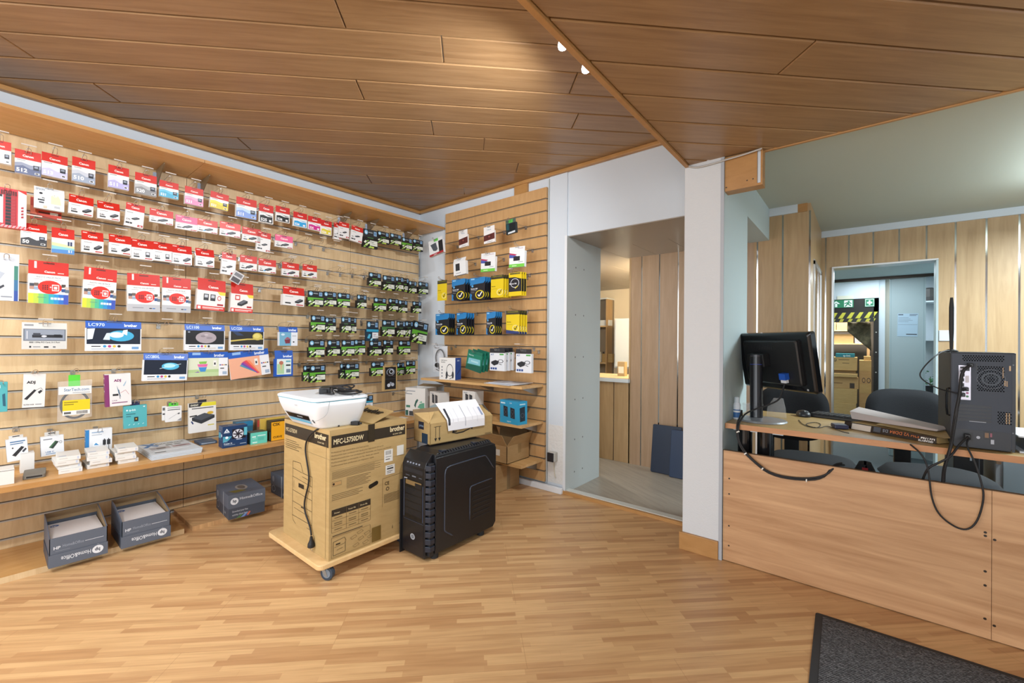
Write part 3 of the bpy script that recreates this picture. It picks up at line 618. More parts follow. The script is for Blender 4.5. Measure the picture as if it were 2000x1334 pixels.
# ---- cables at the monitor
def cable(pts, r, label, name='cable', m=BLKM, sm=2, n=7):
    mb = MB(); mb.tube(pts, r, m, n, sm); return tag(mb.build(name, smooth=True), label, 'cable')
plug = MW @ Vector((.095, -.112, .045))+BL
cable([plug, plug+Vector((-.01, -.02, -.05)), Vector((3.24, -.14, .86)), Vector((3.10, -.20, .80)), Vector((3.085, -.27, .765)), Vector((3.08, -.318, .735)), Vector((3.082, -.322, .66)), Vector((3.12, -.345, .605)), Vector((3.17, -.36, .565)), Vector((3.24, -.352, .515)), Vector((3.36, -.348, .515)), Vector((3.46, -.345, .545)), Vector((3.50, -.330, .603)), Vector((3.53, -.28, .60))], .0045, 'black video cable looping from the monitor over the counter edge')
cable([Vector((3.045, -.05, .748)), Vector((3.055, -.10, .80)), Vector((3.075, -.24, .775)), Vector((3.072, -.314, .745)), Vector((3.074, -.318, .67)), Vector((3.105, -.345, .612)), Vector((3.155, -.358, .570)), Vector((3.235, -.350, .508)), Vector((3.36, -.346, .507)), Vector((3.455, -.344, .533)), Vector((3.49, -.326, .604)), Vector((3.52, -.27, .605))], .0045, 'black power cable running beside the monitor video cable')
tie = MB()
for p, q in (((3.078, -.319, .705), (3.081, -.320, .700)), ((3.12, -.347, .600), (3.124, -.348, .596)), ((3.20, -.355, .538), (3.205, -.356, .535)), ((3.385, -.347, .513), (3.390, -.347, .513))): tie.cyl(p, q, .0085, pm('#E6E2D8'), 8)
tag(tie.build('cable_tie'), 'white cable ties around the two monitor cables', 'cable tie', None, 'stuff')
# ---- small things on the desk
sc_ = thing('spray_can', (3.035, -.13, DZT), 'white and blue spray can beside the pale blue wall', 'spray can')
mb = MB(); mb.lathe([(.017, 0), (.019, .004), (.019, .085), (.014, .097)], (0, 0, 0), pm('#DCE3EA'), 18); mb.lathe([(.0193, .012), (.0193, .058)], (0, 0, 0), pm('#3E6FA8'), 18)
mb.lathe([(.0195, .042), (.0195, .052)], (0, 0, 0), pm('#E6EBF0'), 18); mb.build('can', sc_, smooth=False); MB().lathe([(.014, .097), (.0145, .125), (.012, .13)], (0, 0, 0), pm('#C8D4DC'), 16).build('cap', sc_)
for i, (x, y, r_, h) in enumerate(((3.10, .06, .038, .075), (3.075, -.02, .034, .085))):
    mb = MB(); mb.lathe([(r_*.8, 0), (r_, h), (r_-.001, h), (r_*.8-.001, .002)], (0, 0, 0), CLEAR, 18); tag(mb.build('plastic_cup', loc=(x, y, DZT)), ('clear plastic cup standing behind the monitor column', 'taller clear plastic cup between spray can and monitor base')[i], 'cup')
mb = MB(); loft(mb, [[Vector((x, y, 0)) for x, y in rrect(.10, .05, .015)], [Vector((x, y, .06)) for x, y in rrect(.09, .045, .015)], [Vector((x+.01, y, .115)) for x, y in rrect(.05, .008, .003)]], CLEAR)
tag(mb.build('plastic_bag', loc=(3.20, .10, DZT), rotz=.4), 'crumpled clear plastic bag standing behind the monitor', 'bag')
ms = thing('mouse', tuple(onZ(1569, 813, DZT)), 'dark grey computer mouse with coiled cable on desk', 'mouse', rotz=R(20))
mb = MB(); loft(mb, [[Vector((x, y, z)) for x, y in rrect(w, d, min(w, d)*.45, 5)] for w, d, z in ((.060, .10, 0), (.064, .108, .008), (.060, .10, .02), (.044, .075, .032), (.018, .03, .037))], mat('mouse_grey', '#26282C', 0.4)); mb.build('shell', ms, smooth=True)
MB().cyl((-.003, -.03, .030), (.003, -.03, .030), .008, GPLA, 10).build('scroll_wheel', ms)
q = lambda x, y: onZ(x, y, DZT+.003)
cable([q(1560, 820), q(1566, 828), q(1580, 834), q(1598, 836), q(1605, 828), q(1590, 824), q(1572, 828), q(1580, 833), q(1602, 836), q(1612, 832), q(1625, 834), q(1640, 842), q(1658, 846)], .0018, 'thin black mouse cable curled on the desk', n=5)
kb = thing('keyboard', tuple(onZ(1637, 818, DZT)), 'black keyboard lying under the open carton flap', 'keyboard', rotz=R(-14))
MB().box(-.13, -.06, 0, .24, .07, .018, BLK).build('case', kb, bevel=.004)
mb = MB()
for r_ in range(5):
    for c_ in range(15): mb.box(-.122+.0236*c_, -.053+.024*r_, .018, -.122+.0236*c_+.019, -.053+.024*r_+.019, .025, BLKM)
mb.build('keys', kb)
# ---- open flat carton of a circuit board on the desk
gb = thing('mainboard_carton', (0, 0, 0), 'opened brown and black circuit board carton with upside down print', 'carton')
A, B_ = onZ(1655, 836, DZT), onZ(1833, 868, DZT)
ux = (B_-A); L_ = ux.length; ux.normalize(); uy = Vector((-ux.y, ux.x, 0)); A.y += .0
def G(a, b, c): return A+ux*a+uy*b+Vector((0, 0, c))
mb = MB(); mb.hexa([G(0, .02, .003), G(L_, .0, .003), G(L_+.02, .22, .003), G(.02, .22, .003)], [G(0, 0, .030), G(L_, -.01, .030), G(L_+.02, .22, .04), G(.02, .22, .04)], KRAFT)
BROWNBLK = mat('carton_black_brown', '#2A211B', 0.35)
mb.add([G(-.01, -.012, .002), G(L_+.0, -.016, .002), G(L_, -.013, .031), G(-.01, -.003, .036)], [(0, 1, 2, 3)], BROWNBLK)
U_ = G(L_, -.017, .002)-G(-.01, -.013, .002); V_ = G(-.01, -.013, .002)-G(-.01, -.004, .036)
mb.draw(G(-.01, -.006, .036), U_, V_, [('r', .10, .15, .33, .98, '#C9BFB2'), ('t', .985, .22, .42, 'H610M', '#E8E4DE', 'l', .13, .02, 180), ('t', .84, .22, .42, 'S2H V2 DDR4', '#C26B3A', 'l', .30, .015, 180), ('t', .52, .25, .4, 'D5', '#8A8F98', 'l', .07, .02, 180), ('t', .975, .72, .24, 'GIGABYTE', '#E8E4DE', 'l', .16, .03, 180), ('r', .36, .1, .44, .8, '#4B5058')], N=(V_.cross(U_)).normalized() if (V_.cross(U_)).dot(CAM-A) > 0 else -(V_.cross(U_)).normalized())
mb.build('box', gb)
mb = MB(); TR = lambda a, b, c: G(a, b, c)
mb.add([G(.12, .02, .040), G(L_+.03, -.02, .034), G(L_+.11, .10, .045), G(L_*.9, .20, .055), G(.10, .2, .055)], [(0, 1, 2, 3, 4)], KRAFT); mb.build('lid', gb)
mb = MB(); FOAM = mat('grey_paper_sleeve', '#B5AAA6', 0.6)
mb.hexa([G(-.02, .06, .042), G(L_*.92, .05, .048), G(L_*.92, .16, .05), G(-.04, .2, .045)], [G(-.05, .09, .078), G(L_*.92, .06, .056), G(L_*.92, .16, .058), G(-.08, .21, .092)], FOAM)
tag(mb.build('paper_sleeve', bevel=.006), 'crumpled grey paper sleeve lying on the opened carton', 'paper')
mb = MB(); mb.box(-.03, -.035, 0, .03, .035, .02, mat('dark_blue_tape', '#2A2E4A', 0.4)); tag(mb.build('packing_scrap', loc=G(-.005, -.05, -.738+DZT), bevel=.004, rotz=.3), 'small dark blue packing scrap at the carton end', 'scrap')
# ---- computer tower on the desk, rear side to the viewer
TC = mat('tower_black', '#242932', 0.45); TP = mat('tower_panel', '#2F3642', 0.5)
pt_ = thing('computer_tower', (3.890, -0.245, DZT), 'black computer tower on desk showing its ports and cables', 'computer')
wT, hT = .187, .406
MB().box(0, .003, .012, wT, .395, hT, TC).build('case', pt_, bevel=.004)
for x in (.02, wT-.04):
    for y in (.03, .33): MB().box(x, y, 0, x+.025, y+.03, .012, RUB).build('foot', pt_)
rp_ = MB().box(.004, 0, .014, wT-.004, .003, hT-.004, TP)
HEX = mat('vent_black', '#040405', 0.9, 0, 0.1)
its = []
def hexes(x0, x1, y0, y1, s, cond=None, col=HEX):
    j = 0; y = y0
    while y < y1:
        x = x0+(s*.6 if j % 2 else 0)
        while x < x1:
            if cond is None or cond(x, y): its.append(('p', [(x+.42*s*math.cos(t), y+.42*s*wT/hT*math.sin(-t)) for t in [math.pi/6+math.pi/3*i for i in range(6)]], col))
            x += s*1.2
        y += s*1.04*wT/hT; j += 1
hexes(.20, .83, .035, .085, .034)
hexes(.43, .82, .145, .40, .034, lambda x, y: True)
hexes(.74, .93, .60, .73, .034, None)
hexl, its = its, []
its += [('o', .63, .27, .15, .068, .25, '#2A313B'), ('o', .63, .27, .22, .10, .05, '#4A4F58'), ('o', .63, .27, .08, .036, .15, '#2A323C')]
for k in range(9): its.append(('r', .80, .15+.012*k, .815, .157+.012*k, '#C9A77A'))
its += [('e', .835, .285+.014*k, .012, .005, '#C9A77A') for k in range(4)]+[('e', .865, .29+.014*k, .012, .005, '#B8976C') for k in range(4)]+[('r', .895, .13, .92, .18, '#C9A77A')]
its += [('e', .86+.04*(k % 2), .61+.016*(k//2), .012, .005, '#C9A77A') for k in range(14)]
its += [('r', .10, .545+.036*k, .64, .572+.036*k, '#1B1E25') for k in range(5)]+[('r', .30, .712, .56, .718, '#9DA2AA')]
its += [('r', .06, .80, .93, .985, '#1E2128'), ('r', .52, .80, .66, .89, '#12141A'), ('r', .54, .82, .60, .87, '#7A5A3A'), ('r', .62, .82, .65, .86, '#8A4A5A'), ('r', .63, .885, .68, .93, '#A9ADB5'), ('e', .44, .875, .03, .015, '#A9ADB5'), ('r', .20, .83, .36, .92, '#0C0D10')]
its += [('r', .94, .02, .985, .99, '#1F232B'), ('e', .955, .12, .012, .006, '#6A7078'), ('e', .955, .80, .012, .006, '#6A7078'), ('r', .40, .11, .425, .19, '#12151A')]
rp_.draw((0, 0, hT), (wT, 0, 0), (0, 0, -hT), hexl, N=(0, -1, 0), step=0); rp_.draw((0, 0, hT), (wT, 0, 0), (0, 0, -hT), its, N=(0, -1, 0), base=1.6, step=.03); rp_.build('rear_panel', pt_)
io = MB().box(.024, -.002, hT*.505, .060, .002, hT*.865, mat('io_shield', '#B9B4BC', 0.35, 0.7))
io.draw((.024, -.002, hT*.865), (.036, 0, 0), (0, 0, -hT*.36), [('r', .12, .04, .46, .09, '#2A2A2E'), ('e', .3, .17, .2, .035, '#3A3A3E'), ('r', .12, .25, .5, .33, '#1C1C20'), ('r', .1, .38, .46, .47, '#26262A'), ('r', .1, .52, .46, .62, '#1C1C20'), ('r', .1, .66, .46, .76, '#26262A'), ('r', .1, .80, .46, .90, '#5A5A60'), ('r', .55, .04, .9, .16, '#17171A'), ('e', .72, .8, .12, .03, '#B05A8A'), ('e', .72, .9, .12, .03, '#4A8A5A'), ('r', .55, .3, .85, .5, '#D8D4DA')], N=(0, -1, 0)); io.build('port_shield', pt_)
hd = MB(); hd.tube([(-.002, -.002, hT*.33), (-.012, -.004, hT*.34), (-.012, -.004, hT*.61), (-.002, -.002, hT*.62)], .004, BLKG, 6, 1); hd.build('side_handle', pt_)
for i, (px, py) in enumerate(((.055, .87), (.042, .62), (.032, .56))):
    MB().box(px-.007, -.03, hT*py-.008, px+.009, 0, hT*py+.008, BLK).build('cable_plug', pt_, bevel=.002)
MB().box(.040, -.028, hT*.10, .058, 0, hT*.155, BLK).build('power_plug', pt_, bevel=.003)
O_ = Vector((3.890, -0.245, DZT))
an = thing('antenna', (3.905, -.13, DZT+hT), 'black stick antenna with cable standing on the tower', 'antenna')
MB().lathe([(.022, 0), (.022, .006), (.010, .012)], (0, 0, 0), BLKM, 16).build('foot', an); MB().lathe([(.0055, .010), (.0065, .05), (.0085, .10), (.0085, .20), (.005, .245)], (0, 0, 0), BLKM, 12).build('rod', an)
T = lambda x, y, d=-.30: onY(x, y, d)
cable([Vector((3.90, -.14, DZT+hT+.006)), T(1840, 686, -.20), T(1818, 702), T(1800, 722), T(1795, 735), T(1810, 748), T(1835, 760), T(1852, 764, -.27), O_+Vector((.032, -.03, hT*.56))], .0026, 'thin black antenna cable bowed beside the tower')
cable([O_+Vector((.055, -.03, hT*.87)), T(1878, 725, -.29), T(1875, 770, -.29), T(1868, 800), T(1862, 840), T(1858, 870, -.34), T(1850, 895, -.34), T(1843, 920, -.33), T(1842, 943, -.315)], .006, 'thick black cable falling from the tower behind the counter')
cable([O_+Vector((.042, -.03, hT*.62)), T(1874, 760, -.29), T(1870, 800, -.30), T(1864, 838, -.31), T(1858, 872, -.345), T(1851, 893, -.345), T(1845, 918, -.338), T(1844, 940, -.315)], .004, 'black cable twisted along the thick tower cable')
cable([O_+Vector((.049, -.03, hT*.13)), T(1875, 866, -.31), T(1856, 893, -.345), T(1835, 903, -.345), T(1815, 912, -.345), T(1808, 922, -.34), T(1802, 937, -.315)], .0045, 'black power cable crossing the counter top edge')
cable([T(1778, 868, -.31), T(1800, 886, -.345), T(1812, 910, -.35), T(1816, 940, -.352), T(1819, 970, -.35), T(1830, 1000, -.35), T(1850, 1020, -.35), T(1875, 1034, -.35), T(1893, 1034, -.35), T(1908, 1020, -.35), T(1918, 992, -.35), T(1922, 965, -.352), T(1915, 935, -.35), T(1903, 900, -.34), T(1886, 868, -.31), O_+Vector((.052, -.03, hT*.12))], .0034, 'long black cable loop hanging in front of the counter')
for i, (y, dz) in enumerate(((823, 0), (852, 0))):
    pass
pp = thing('paper_tray', (4.093, -.21, DZT), 'small pile of white papers beside the tower', 'paper')
mb = MB().box(0, 0, 0, .2, .28, .006, pm('#DDE1E6')); mb.build('lower_sheets', pp); MB().box(0, .02, .06, .2, .30, .066, pm('#E4E8EC')).build('upper_sheets', pp); MB().box(.02, .03, .006, .19, .29, .06, mat('tray_grey', '#6F757C', 0.5)).build('tray', pp)
# ---- office chairs
def chair(name, loc, rotz, label, seat_y, back):
    t = thing(name, loc, label, 'chair', None, rotz)
    mb = MB(); pad(mb, .50, .47, .11, FAB, M=Matrix.Translation((0, 0, .40)) @ Matrix.Rotation(R(90), 4, 'X'), pw=3.4); mb.build('seat', t, smooth=True)
    mb = MB(); bx, by, bz, bw, bh, tilt = back; pad(mb, bw, bh, .085, FAB, .05, M=Matrix.Translation((bx, by, bz)) @ Matrix.Rotation(R(tilt), 4, 'X') @ Matrix.Rotation(math.pi, 4, 'Z'), pw=3.2); mb.build('backrest', t, smooth=True)
    mb = MB(); mb.hexa([(bx-.045, .10, .345), (bx+.045, .10, .345), (bx+.045, by+.03, .345), (bx-.045, by+.03, .345)], [(bx-.045, by+.0, .365), (bx+.045, by+.0, .365), (bx+.045, by+.03, .365), (bx-.045, by+.03, .365)], BLK); mb.box(bx-.045, by+.03, .35, bx+.045, by+.055, bz-.05, BLK); mb.build('back_support', t, bevel=.006)
    MB().cyl((0, 0, .10), (0, 0, .33), .027, BLK, 14).build('gas_column', t); MB().box(-.09, -.12, .325, .09, .12, .352, BLK).build('mechanism', t)
    for k in range(5):
        a = R(72*k+10); c, s = math.cos(a), math.sin(a)
        mb = MB(); mb.hexa([(-.03*s, .03*c, .07), (.215*c-.015*s, .215*s+.015*c, .055), (.215*c+.015*s, .215*s-.015*c, .055), (.03*s, -.03*c, .07)], [(-.03*s, .03*c, .115), (.215*c-.015*s, .215*s+.015*c, .08), (.215*c+.015*s, .215*s-.015*c, .08), (.03*s, -.03*c, .115)], BLK); lg = mb.build('leg', t)
        MB().cyl((.215*c-.02*s, .215*s+.02*c, .027), (.215*c+.02*s, .215*s-.02*c, .027), .027, RUB, 12).build('caster', lg)
    return t
chair('office_chair', (3.345, .50, 0), R(8), 'dark fabric office chair behind the monitor', 0, (-.10, .30, .685, .43, .38, -10))
chair('office_chair', (3.93, .60, 0), R(12), 'dark fabric office chair in front of the doorway', 0, (-.02, .46, .676, .44, .41, -10))
bg = thing('shoulder_bag', (3.608, .03, 0), 'black bag with red stripe behind the counter', 'bag')
mb = MB(); loft(mb, [[Vector((x, y, z)) for x, y in rrect(w, .1, .03)] for w, z in ((.11, 0), (.115, .32), (.085, .52), (.05, .56))], FAB); mb.build('body', bg); MB().box(-.012, -.0525, .02, .012, -.049, .545, pm('#8E1F26')).build('stripe', bg)
bn = thing('waste_bin', (3.56, .98, 0), 'black office bin on the grey carpet', 'bin')
mb = MB(); mb.lathe([(.09, 0), (.12, .28), (.115, .28), (.088, .01)], (0, 0, 0), BLK, 20); mb.build('bucket', bn); MB().lathe([(.12, .275), (.126, .28), (.126, .29), (.115, .29)], (0, 0, 0), BLK, 20).build('rim', bn)
# under the desk at the far end
a = onY(1862, 920, 1.18).x; b = onY(1921, 920, 1.18).x
mb = MB().box(0, 0, 0, b-a, .4, .50, BLK); mb.draw((0, 0, .55), (b-a, 0, 0), (0, 0, -.55), [('r', .55, .18, .62, .22, '#8A8D92'), ('l', .86, 0, .86, 1, .03, '#4A4D52')], N=(0, -1, 0)); tag(mb.build('computer_case', loc=(a, 1.18, 0), bevel=.004), 'black computer case on the carpet behind the desk', 'computer')
a = onY(1935, 930, 1.15).x
ca = thing('drawer_cabinet', (a+.02, 1.15, 0), 'grey metal drawer cabinet on the carpet behind the desk', 'cabinet'); MB().box(0, .0, .02, .42, .5, .60, GPLA).build('body', ca, bevel=.003); MB().box(.03, -.012, .05, .41, 0, .57, mat('cabinet_front', '#7C858A', 0.5)).build('drawer_front', ca, bevel=.003)
MB().box(.0, -.03, .44, .02, -.002, .50, CHROME).build('lock_handle', ca)
# ---- door mat in the near corner
c0, c1, c2 = onZ(1593, 1198, 0), onZ(1583, 1334, 0), onZ(2000, 1328, 0)
dmt = thing('door_mat', (c0.x, c0.y, 0), 'dark ribbed door mat with black rubber border', 'door mat', rotz=math.atan2(c2.y-c0.y, c2.x-c0.x))
mb = MB().prism(rrect(1.2, .8, .012, 3, .6, -.4), 0.0005, .006, 'z', RUB); mb.build('rubber_border', dmt)
def matpile():
    m = bpy.data.materials.new('ribbed_pile'); m.use_nodes = True; nt = m.node_tree; b = nt.nodes['Principled BSDF']; L = nt.links.new
    tc = nt.nodes.new('ShaderNodeTexCoord'); wv = nt.nodes.new('ShaderNodeTexWave'); wv.bands_direction = 'Y'; wv.inputs['Scale'].default_value = 30; wv.inputs['Distortion'].default_value = 3.5; wv.inputs['Detail'].default_value = 2; wv.inputs['Detail Scale'].default_value = 4
    n = nt.nodes.new('ShaderNodeTexNoise'); n.inputs['Scale'].default_value = 150; L(tc.outputs['Object'], wv.inputs['Vector']); L(tc.outputs['Object'], n.inputs['Vector'])
    mu = nt.nodes.new('ShaderNodeMath'); mu.operation = 'MULTIPLY'; L(wv.outputs['Fac'], mu.inputs[0]); L(n.outputs['Fac'], mu.inputs[1])
    r = nt.nodes.new('ShaderNodeValToRGB'); r.color_ramp.elements[0].color = lin('#1F2023'); r.color_ramp.elements[1].color = lin('#77777A'); r.color_ramp.elements[0].position = .12; r.color_ramp.elements[1].position = .55
    L(mu.outputs[0], r.inputs['Fac']); L(r.outputs[0], b.inputs['Base Color']); b.inputs['Roughness'].default_value = .95
    bu = nt.nodes.new('ShaderNodeBump'); bu.inputs['Strength'].default_value = .8; bu.inputs['Distance'].default_value = .004; L(mu.outputs[0], bu.inputs['Height']); L(bu.outputs[0], b.inputs['Normal']); return m
mb = MB().box(.026, -.774, .004, 1.174, -.026, .0085, matpile()); tag(mb.build('ribbed_pile', dmt), None, None)
# ================================================================ SLATWALL PANELS AND SHELVES
def slat_mesh(L, z0, z1, first, m, lipm, th=.022):             # local: x along, front at y=0, back at y=+th
    mb = MB(); zs = []; z = first
    while z < z1-.02:
        if z > z0+.02: zs.append(z)
        z += .1
    e = [z0]+[v for s in zs for v in (s-.0045, s+.0045)]+[z1]
    for i in range(0, len(e), 2): mb.box(0, 0, e[i], L, th, e[i+1], m)
    for s in zs:
        mb.box(0, .010, s-.0046, L, th, s+.0046, DARKSLOT)
        mb.box(0, -.0014, s-.0080, L, .010, s-.0012, lipm)
    return mb
seams = [-6.0, -4.453, -3.236, -2.019, -.802, -.028]
PL = ['farthest behind the photographer', 'nearest the shop front', 'carrying the near end of the long display', 'in the middle of the long display', 'ending at the room corner']
for i in range(len(seams)-1):
    o = slat_mesh(seams[i+1]-seams[i]-.003, .03, 2.285, .083, SLAT, mat('slot_lip_grey', '#B3B1AC', 0.35)).build('slatwall', loc=(0, seams[i], 0), rotz=R(90))
    tag(o, 'light maple slatwall panel '+PL[i], 'slatwall')
sw_ = slat_mesh(1.207, .055, 2.4325, .041, SLATB, mat('slot_brown', '#877660', 0.5)).build('slatwall', loc=(.408, -.030, 0))
tag(sw_, 'narrow beech slatwall panel on the rear wall beside the doorway', 'slatwall')
a, b, c, d = rectY(1005, 357, 1030, 376, -.02); slab('trim_12', a, -.024, 2.4326, b, -.001, 2.512, TRIMW)
slab('trim_13', .408, -.0075, .055, 1.615, 0, 2.43, WHITE)
def segs(name, label, ys, x1, z0, z1, m, me, brackets=()):
    for k in range(len(ys)-1):
        t = thing(name, (0.0015, ys[k], z0), label[k], 'shelf'); L = ys[k+1]-ys[k]-.002
        mb = MB().box(0, 0, 0, x1-.003, L, z1-z0, m); mb.box(x1-.003, 0, 0, x1, L, z1-z0, me); mb.build('board', t)
        for y in brackets:
            if ys[k] < y < ys[k+1]:
                mb = MB(); mb.prism([(.001, -.11), (.001, -.002), (.20, -.002), (.20, -.012), (.02, -.11)], y-ys[k]-.002, y-ys[k]+.002, 'y', mat('bracket_bronze', '#7E6A50', 0.4, .3)); mb.box(.001, y-ys[k]-.018, -.10, .012, y-ys[k]+.018, -.02, mat('clear_clip', '#AFC0D8', 0.25)); br = mb.build('bracket', t)
y1 = onX(400, 315, .39).y; y2 = onX(735, 412, .39).y
segs('canopy_shelf', ['beech canopy shelf over the display, stretch nearest the viewer', 'middle stretch of the beech canopy shelf over the display', 'short stretch of the beech canopy shelf ending at the corner'], [-4.6, y1, y2, -.028], .39, 2.286, 2.306, BEECH, TRIMW,
     [onX(x, y, .01).y for x, y in ((306, 340), (392, 362), (664, 430), (717, 440), (790, 455))])
segs('display_shelf', ['long beech display shelf under the slatwall, near stretch', 'long beech display shelf stretch carrying the fan carton', 'far stretch of the display shelf behind the printer carton'], [-4.2, onX(397, 886, .45).y, -.82, -.055], .455, .440, .466, BEECH, TRIMW, ())
lg = MB().box(0.0015, -4.3, 0.0005, .425, onX(371, 1037, .42).y-.03, .030, BEECH); lg.box(.425, -4.3, .0005, .427, onX(371, 1037, .42).y-.03, .03, SLAT); tag(lg.build('floor_ledge'), 'low beech ledge along the floor under the display', 'ledge')
yl = onX(371, 1037, .42).y
lg = MB().box(0.0015, yl+.012, .0005, .425, -.06, .028, LAM); tag(lg.build('floor_ledge'), 'low laminate covered ledge beyond the gap under the display', 'ledge')
# shelves of the rear panel
for k, (zt, lb, yf, x0) in enumerate(((.838, 'beech wall shelf with headset carton on the rear panel', -.313, .402), (.541, 'beech wall shelf carrying the blue speaker carton', -.313, .46), (.236, 'lowest beech wall shelf under an open carton', -.313, .80))):
    t = thing('wall_shelf', (x0, -.0315, zt-.020), lb, 'shelf'); MB().box(0, yf+.0315, 0, 1.600-x0, 0, .020, BEECHX).build('board', t)
    for x in (.10, (1.6-x0)*.55, 1.54-x0):
        mb = MB(); mb.prism([(-.001, -.07), (-.001, -.001), (-.20, -.001), (-.20, -.01), (-.02, -.07)], x-.002, x+.002, 'x', STEEL); mb.build('bracket', t)
# white cable trunk at the floor and wall socket
mb = MB().box(.45, -.062, 0.0, 1.795, -.0345, .045, WPLA); tag(mb.build('cable_duct', bevel=.003), 'white cable trunk along the floor below the rear panel', 'trunking')
so = thing('wall_socket', (1.70, -.0142, .275), 'grey wall socket with closed black flap by the doorway', 'socket')
MB().box(-.032, -.05, -.035, .032, 0, .035, mat('socket_grey', '#B9B6AE', 0.4)).build('housing', so, bevel=.004); MB().box(-.031, -.060, -.036, .029, -.0505, .034, mat('flap_black', '#23242A', 0.35)).build('flap', so, bevel=.003)
mb = MB(); mb.tube([(.006, -.02, -.035), (.004, -.010, -.08), (.006, -.006, -.13), (.014, -.006, -.165), (.022, -.008, -.168)], .004, mat('cable_cream', '#CFC8B5', 0.5), 6, 1); mb.build('supply_cable', so)
# ================================================================ BIG CARTON ON A DOLLY
do = thing('dolly', (1.0, -1.87, 0), 'plywood dolly on blue wheels carrying the large carton', 'dolly')
MB().prism(rrect(.60, .60, .03, 5, .30, .30), .070, .095, 'z', PLYW).build('platform', do, bevel=.004)
BLUEW = mat('blue_rubber', '#2F3D4C', 0.5)
for x, y, a in ((.548, .052, 25), (.08, .08, 70), (.08, .52, 0), (.515, .52, 120)):
    mb = MB(); mb.box(-.03, -.035, .062, .03, .035, .070, STEEL); mb.cyl((0, 0, .05), (0, 0, .066), .016, STEEL, 12)
    M_ = Matrix.Translation((x, y, 0)) @ Matrix.Rotation(R(a), 4, 'Z'); mb2 = MB(); mb2.M = M_
    for v, f, mi in ((mb.v, mb.f, mb.mi),): mb2.add(v, f, STEEL)
    for s in (-.014, .012): mb2.prism([(-.012, .060), (.014, .060), (.030, .022), (.016, .020)], s, s+.003, 'y', STEEL)
    fk = mb2.build('caster_fork', do)
    w_ = MB(); w_.M = M_; w_.lathe([(.026, -.012), (.0335, -.011), (.0345, 0), (.0335, .011), (.026, .012)], (.022, 0, .0348), BLUEW, 24, 'y'); w_.lathe([(.005, -.0125), (.022, -.0123), (.022, .0123), (.005, .0125)], (.022, 0, .0348), mat('wheel_hub', '#77838F', 0.4), 18, 'y'); w_.build('wheel', do, smooth=False)
CZ0, CZ1 = .0955, .7335
cb = thing('printer_carton', (1.08, -1.815, CZ0), 'large brown printer carton with black print bands on the dolly', 'carton')
cw, cdp, chh = .505, .455, CZ1-CZ0
bd = MB().box(0, 0, 0, cw, cdp, chh, KRAFT)
K = '#2E261C'; K2 = '#6B5839'
# narrow face toward the viewer
bd.draw((0, 0, chh), (cw, 0, 0), (0, 0, -chh), [('r', .02, .035, .98, .135, K), ('t', .04, .10, .034, 'MFC-L5750DW', '#CDBB92', 'l', .27), ('t', .70, .085, .042, 'brother', '#DCCBA2', 'l', .24, .03), ('t', .76, .118, .016, 'at your side', '#CDBB92', 'l', .16)]
  +[('r', .04, .17+.017*i, .30+.06*(i % 3), .176+.017*i, K2) for i in range(5)]+[('l', .0, .215, 1, .222, .003, '#8F7A52')]
  +[('l', .22, .34, .22, .80, .0045, K), ('l', .66, .41, .66, .80, .0045, K), ('l', .22, .80, .66, .80, .0045, K), ('l', .22, .34, .40, .335, .0045, K), ('l', .40, .335, .46, .41, .0045, K), ('l', .46, .41, .66, .41, .0045, K), ('l', .22, .47, .66, .49, .0035, K), ('l', .22, .40, .44, .41, .0035, K), ('r', .36, .505, .48, .54, K), ('l', .25, .50, .25, .56, .0035, K), ('l', .22, .585, .66, .60, .0035, K), ('l', .50, .53, .64, .54, .0035, K), ('l', .22, .68, .66, .69, .0035, K), ('r', .42, .69, .50, .70, K), ('l', .26, .73, .60, .74, .003, K), ('l', .50, .60, .50, .68, .003, K), ('l', .44, .44, .62, .45, .0035, K), ('l', .24, .84, .30, .86, .0035, K), ('l', .55, .84, .64, .84, .0035, K), ('l', .22, .80, .24, .84, .0035, K), ('l', .66, .80, .64, .84, .0035, K)]
  +[('l', .94, .10, .94, .99, .004, '#8F7A52')], N=(0, -1, 0))
# wide face
tb = [('r', .02, .045, .98, .135, K), ('t', .045, .112, .040, 'MFC-L5750DW', '#DCCBA2', 'l', .36, .02), ('t', .76, .092, .042, 'brother', '#DCCBA2', 'l', .21, .03), ('t', .80, .122, .016, 'at your side', '#CDBB92', 'l', .13)]
tx = ['Professional high speed all-in-one laser printer', 'Multifunction laser professionnel rapide avec impression A4 et A3', 'Multifunktionsdrucker fuer professionelle Anwender mit Duplex und WLAN', 'Multifunzione laser professionale con fax, ideale per aziende', 'Multifuncional laser profesional con impresion rapida']
for i, s_ in enumerate(tx): tb.append(('t', .02, .178+.026*i, (.0125), s_, K2, 'l', (.50, .66, .93, .90, .60)[i], 0.0))
tb += [('l', .02, .315, .98, .315, .003, '#7A6848')]
for i in range(7): tb.append(('r', .03, .325+.0085*i, .55+.08*(i % 2), .328+.0085*i, '#6A573A'))
for i in range(8): tb.append(('r', .20, .395+.011*i, .50-.03*(i % 3), .399+.011*i, '#6A573A'))
tb += [('r', .03, .40, .14, .435, '#8A7650'), ('r', .035, .405, .135, .43, '#B08D5C'), ('e', .05, .418, .012, .009, K)]
for i in range(4): tb.append(('r', .03, .50+.013*i, .40-.05*(i % 2), .504+.013*i, '#6A573A'))
tb += [('e', .50, .515, .026, .018, '#17140F'), ('e', .575, .500, .026, .018, '#17140F'), ('p', [(.50, .497), (.575, .482), (.575, .518), (.50, .533)], '#17140F')]
tb += [('r', .68, .24, .80, .345, '#D7D5CE'), ('r', .86, .225, .96, .31, '#D7D5CE')]+[('r', .70+.008*i, .25, .703+.008*i, .285, '#222222') for i in range(10)]+[('r', .70, .30, .78, .304, '#555555'), ('r', .70, .32, .76, .326, '#222222')]
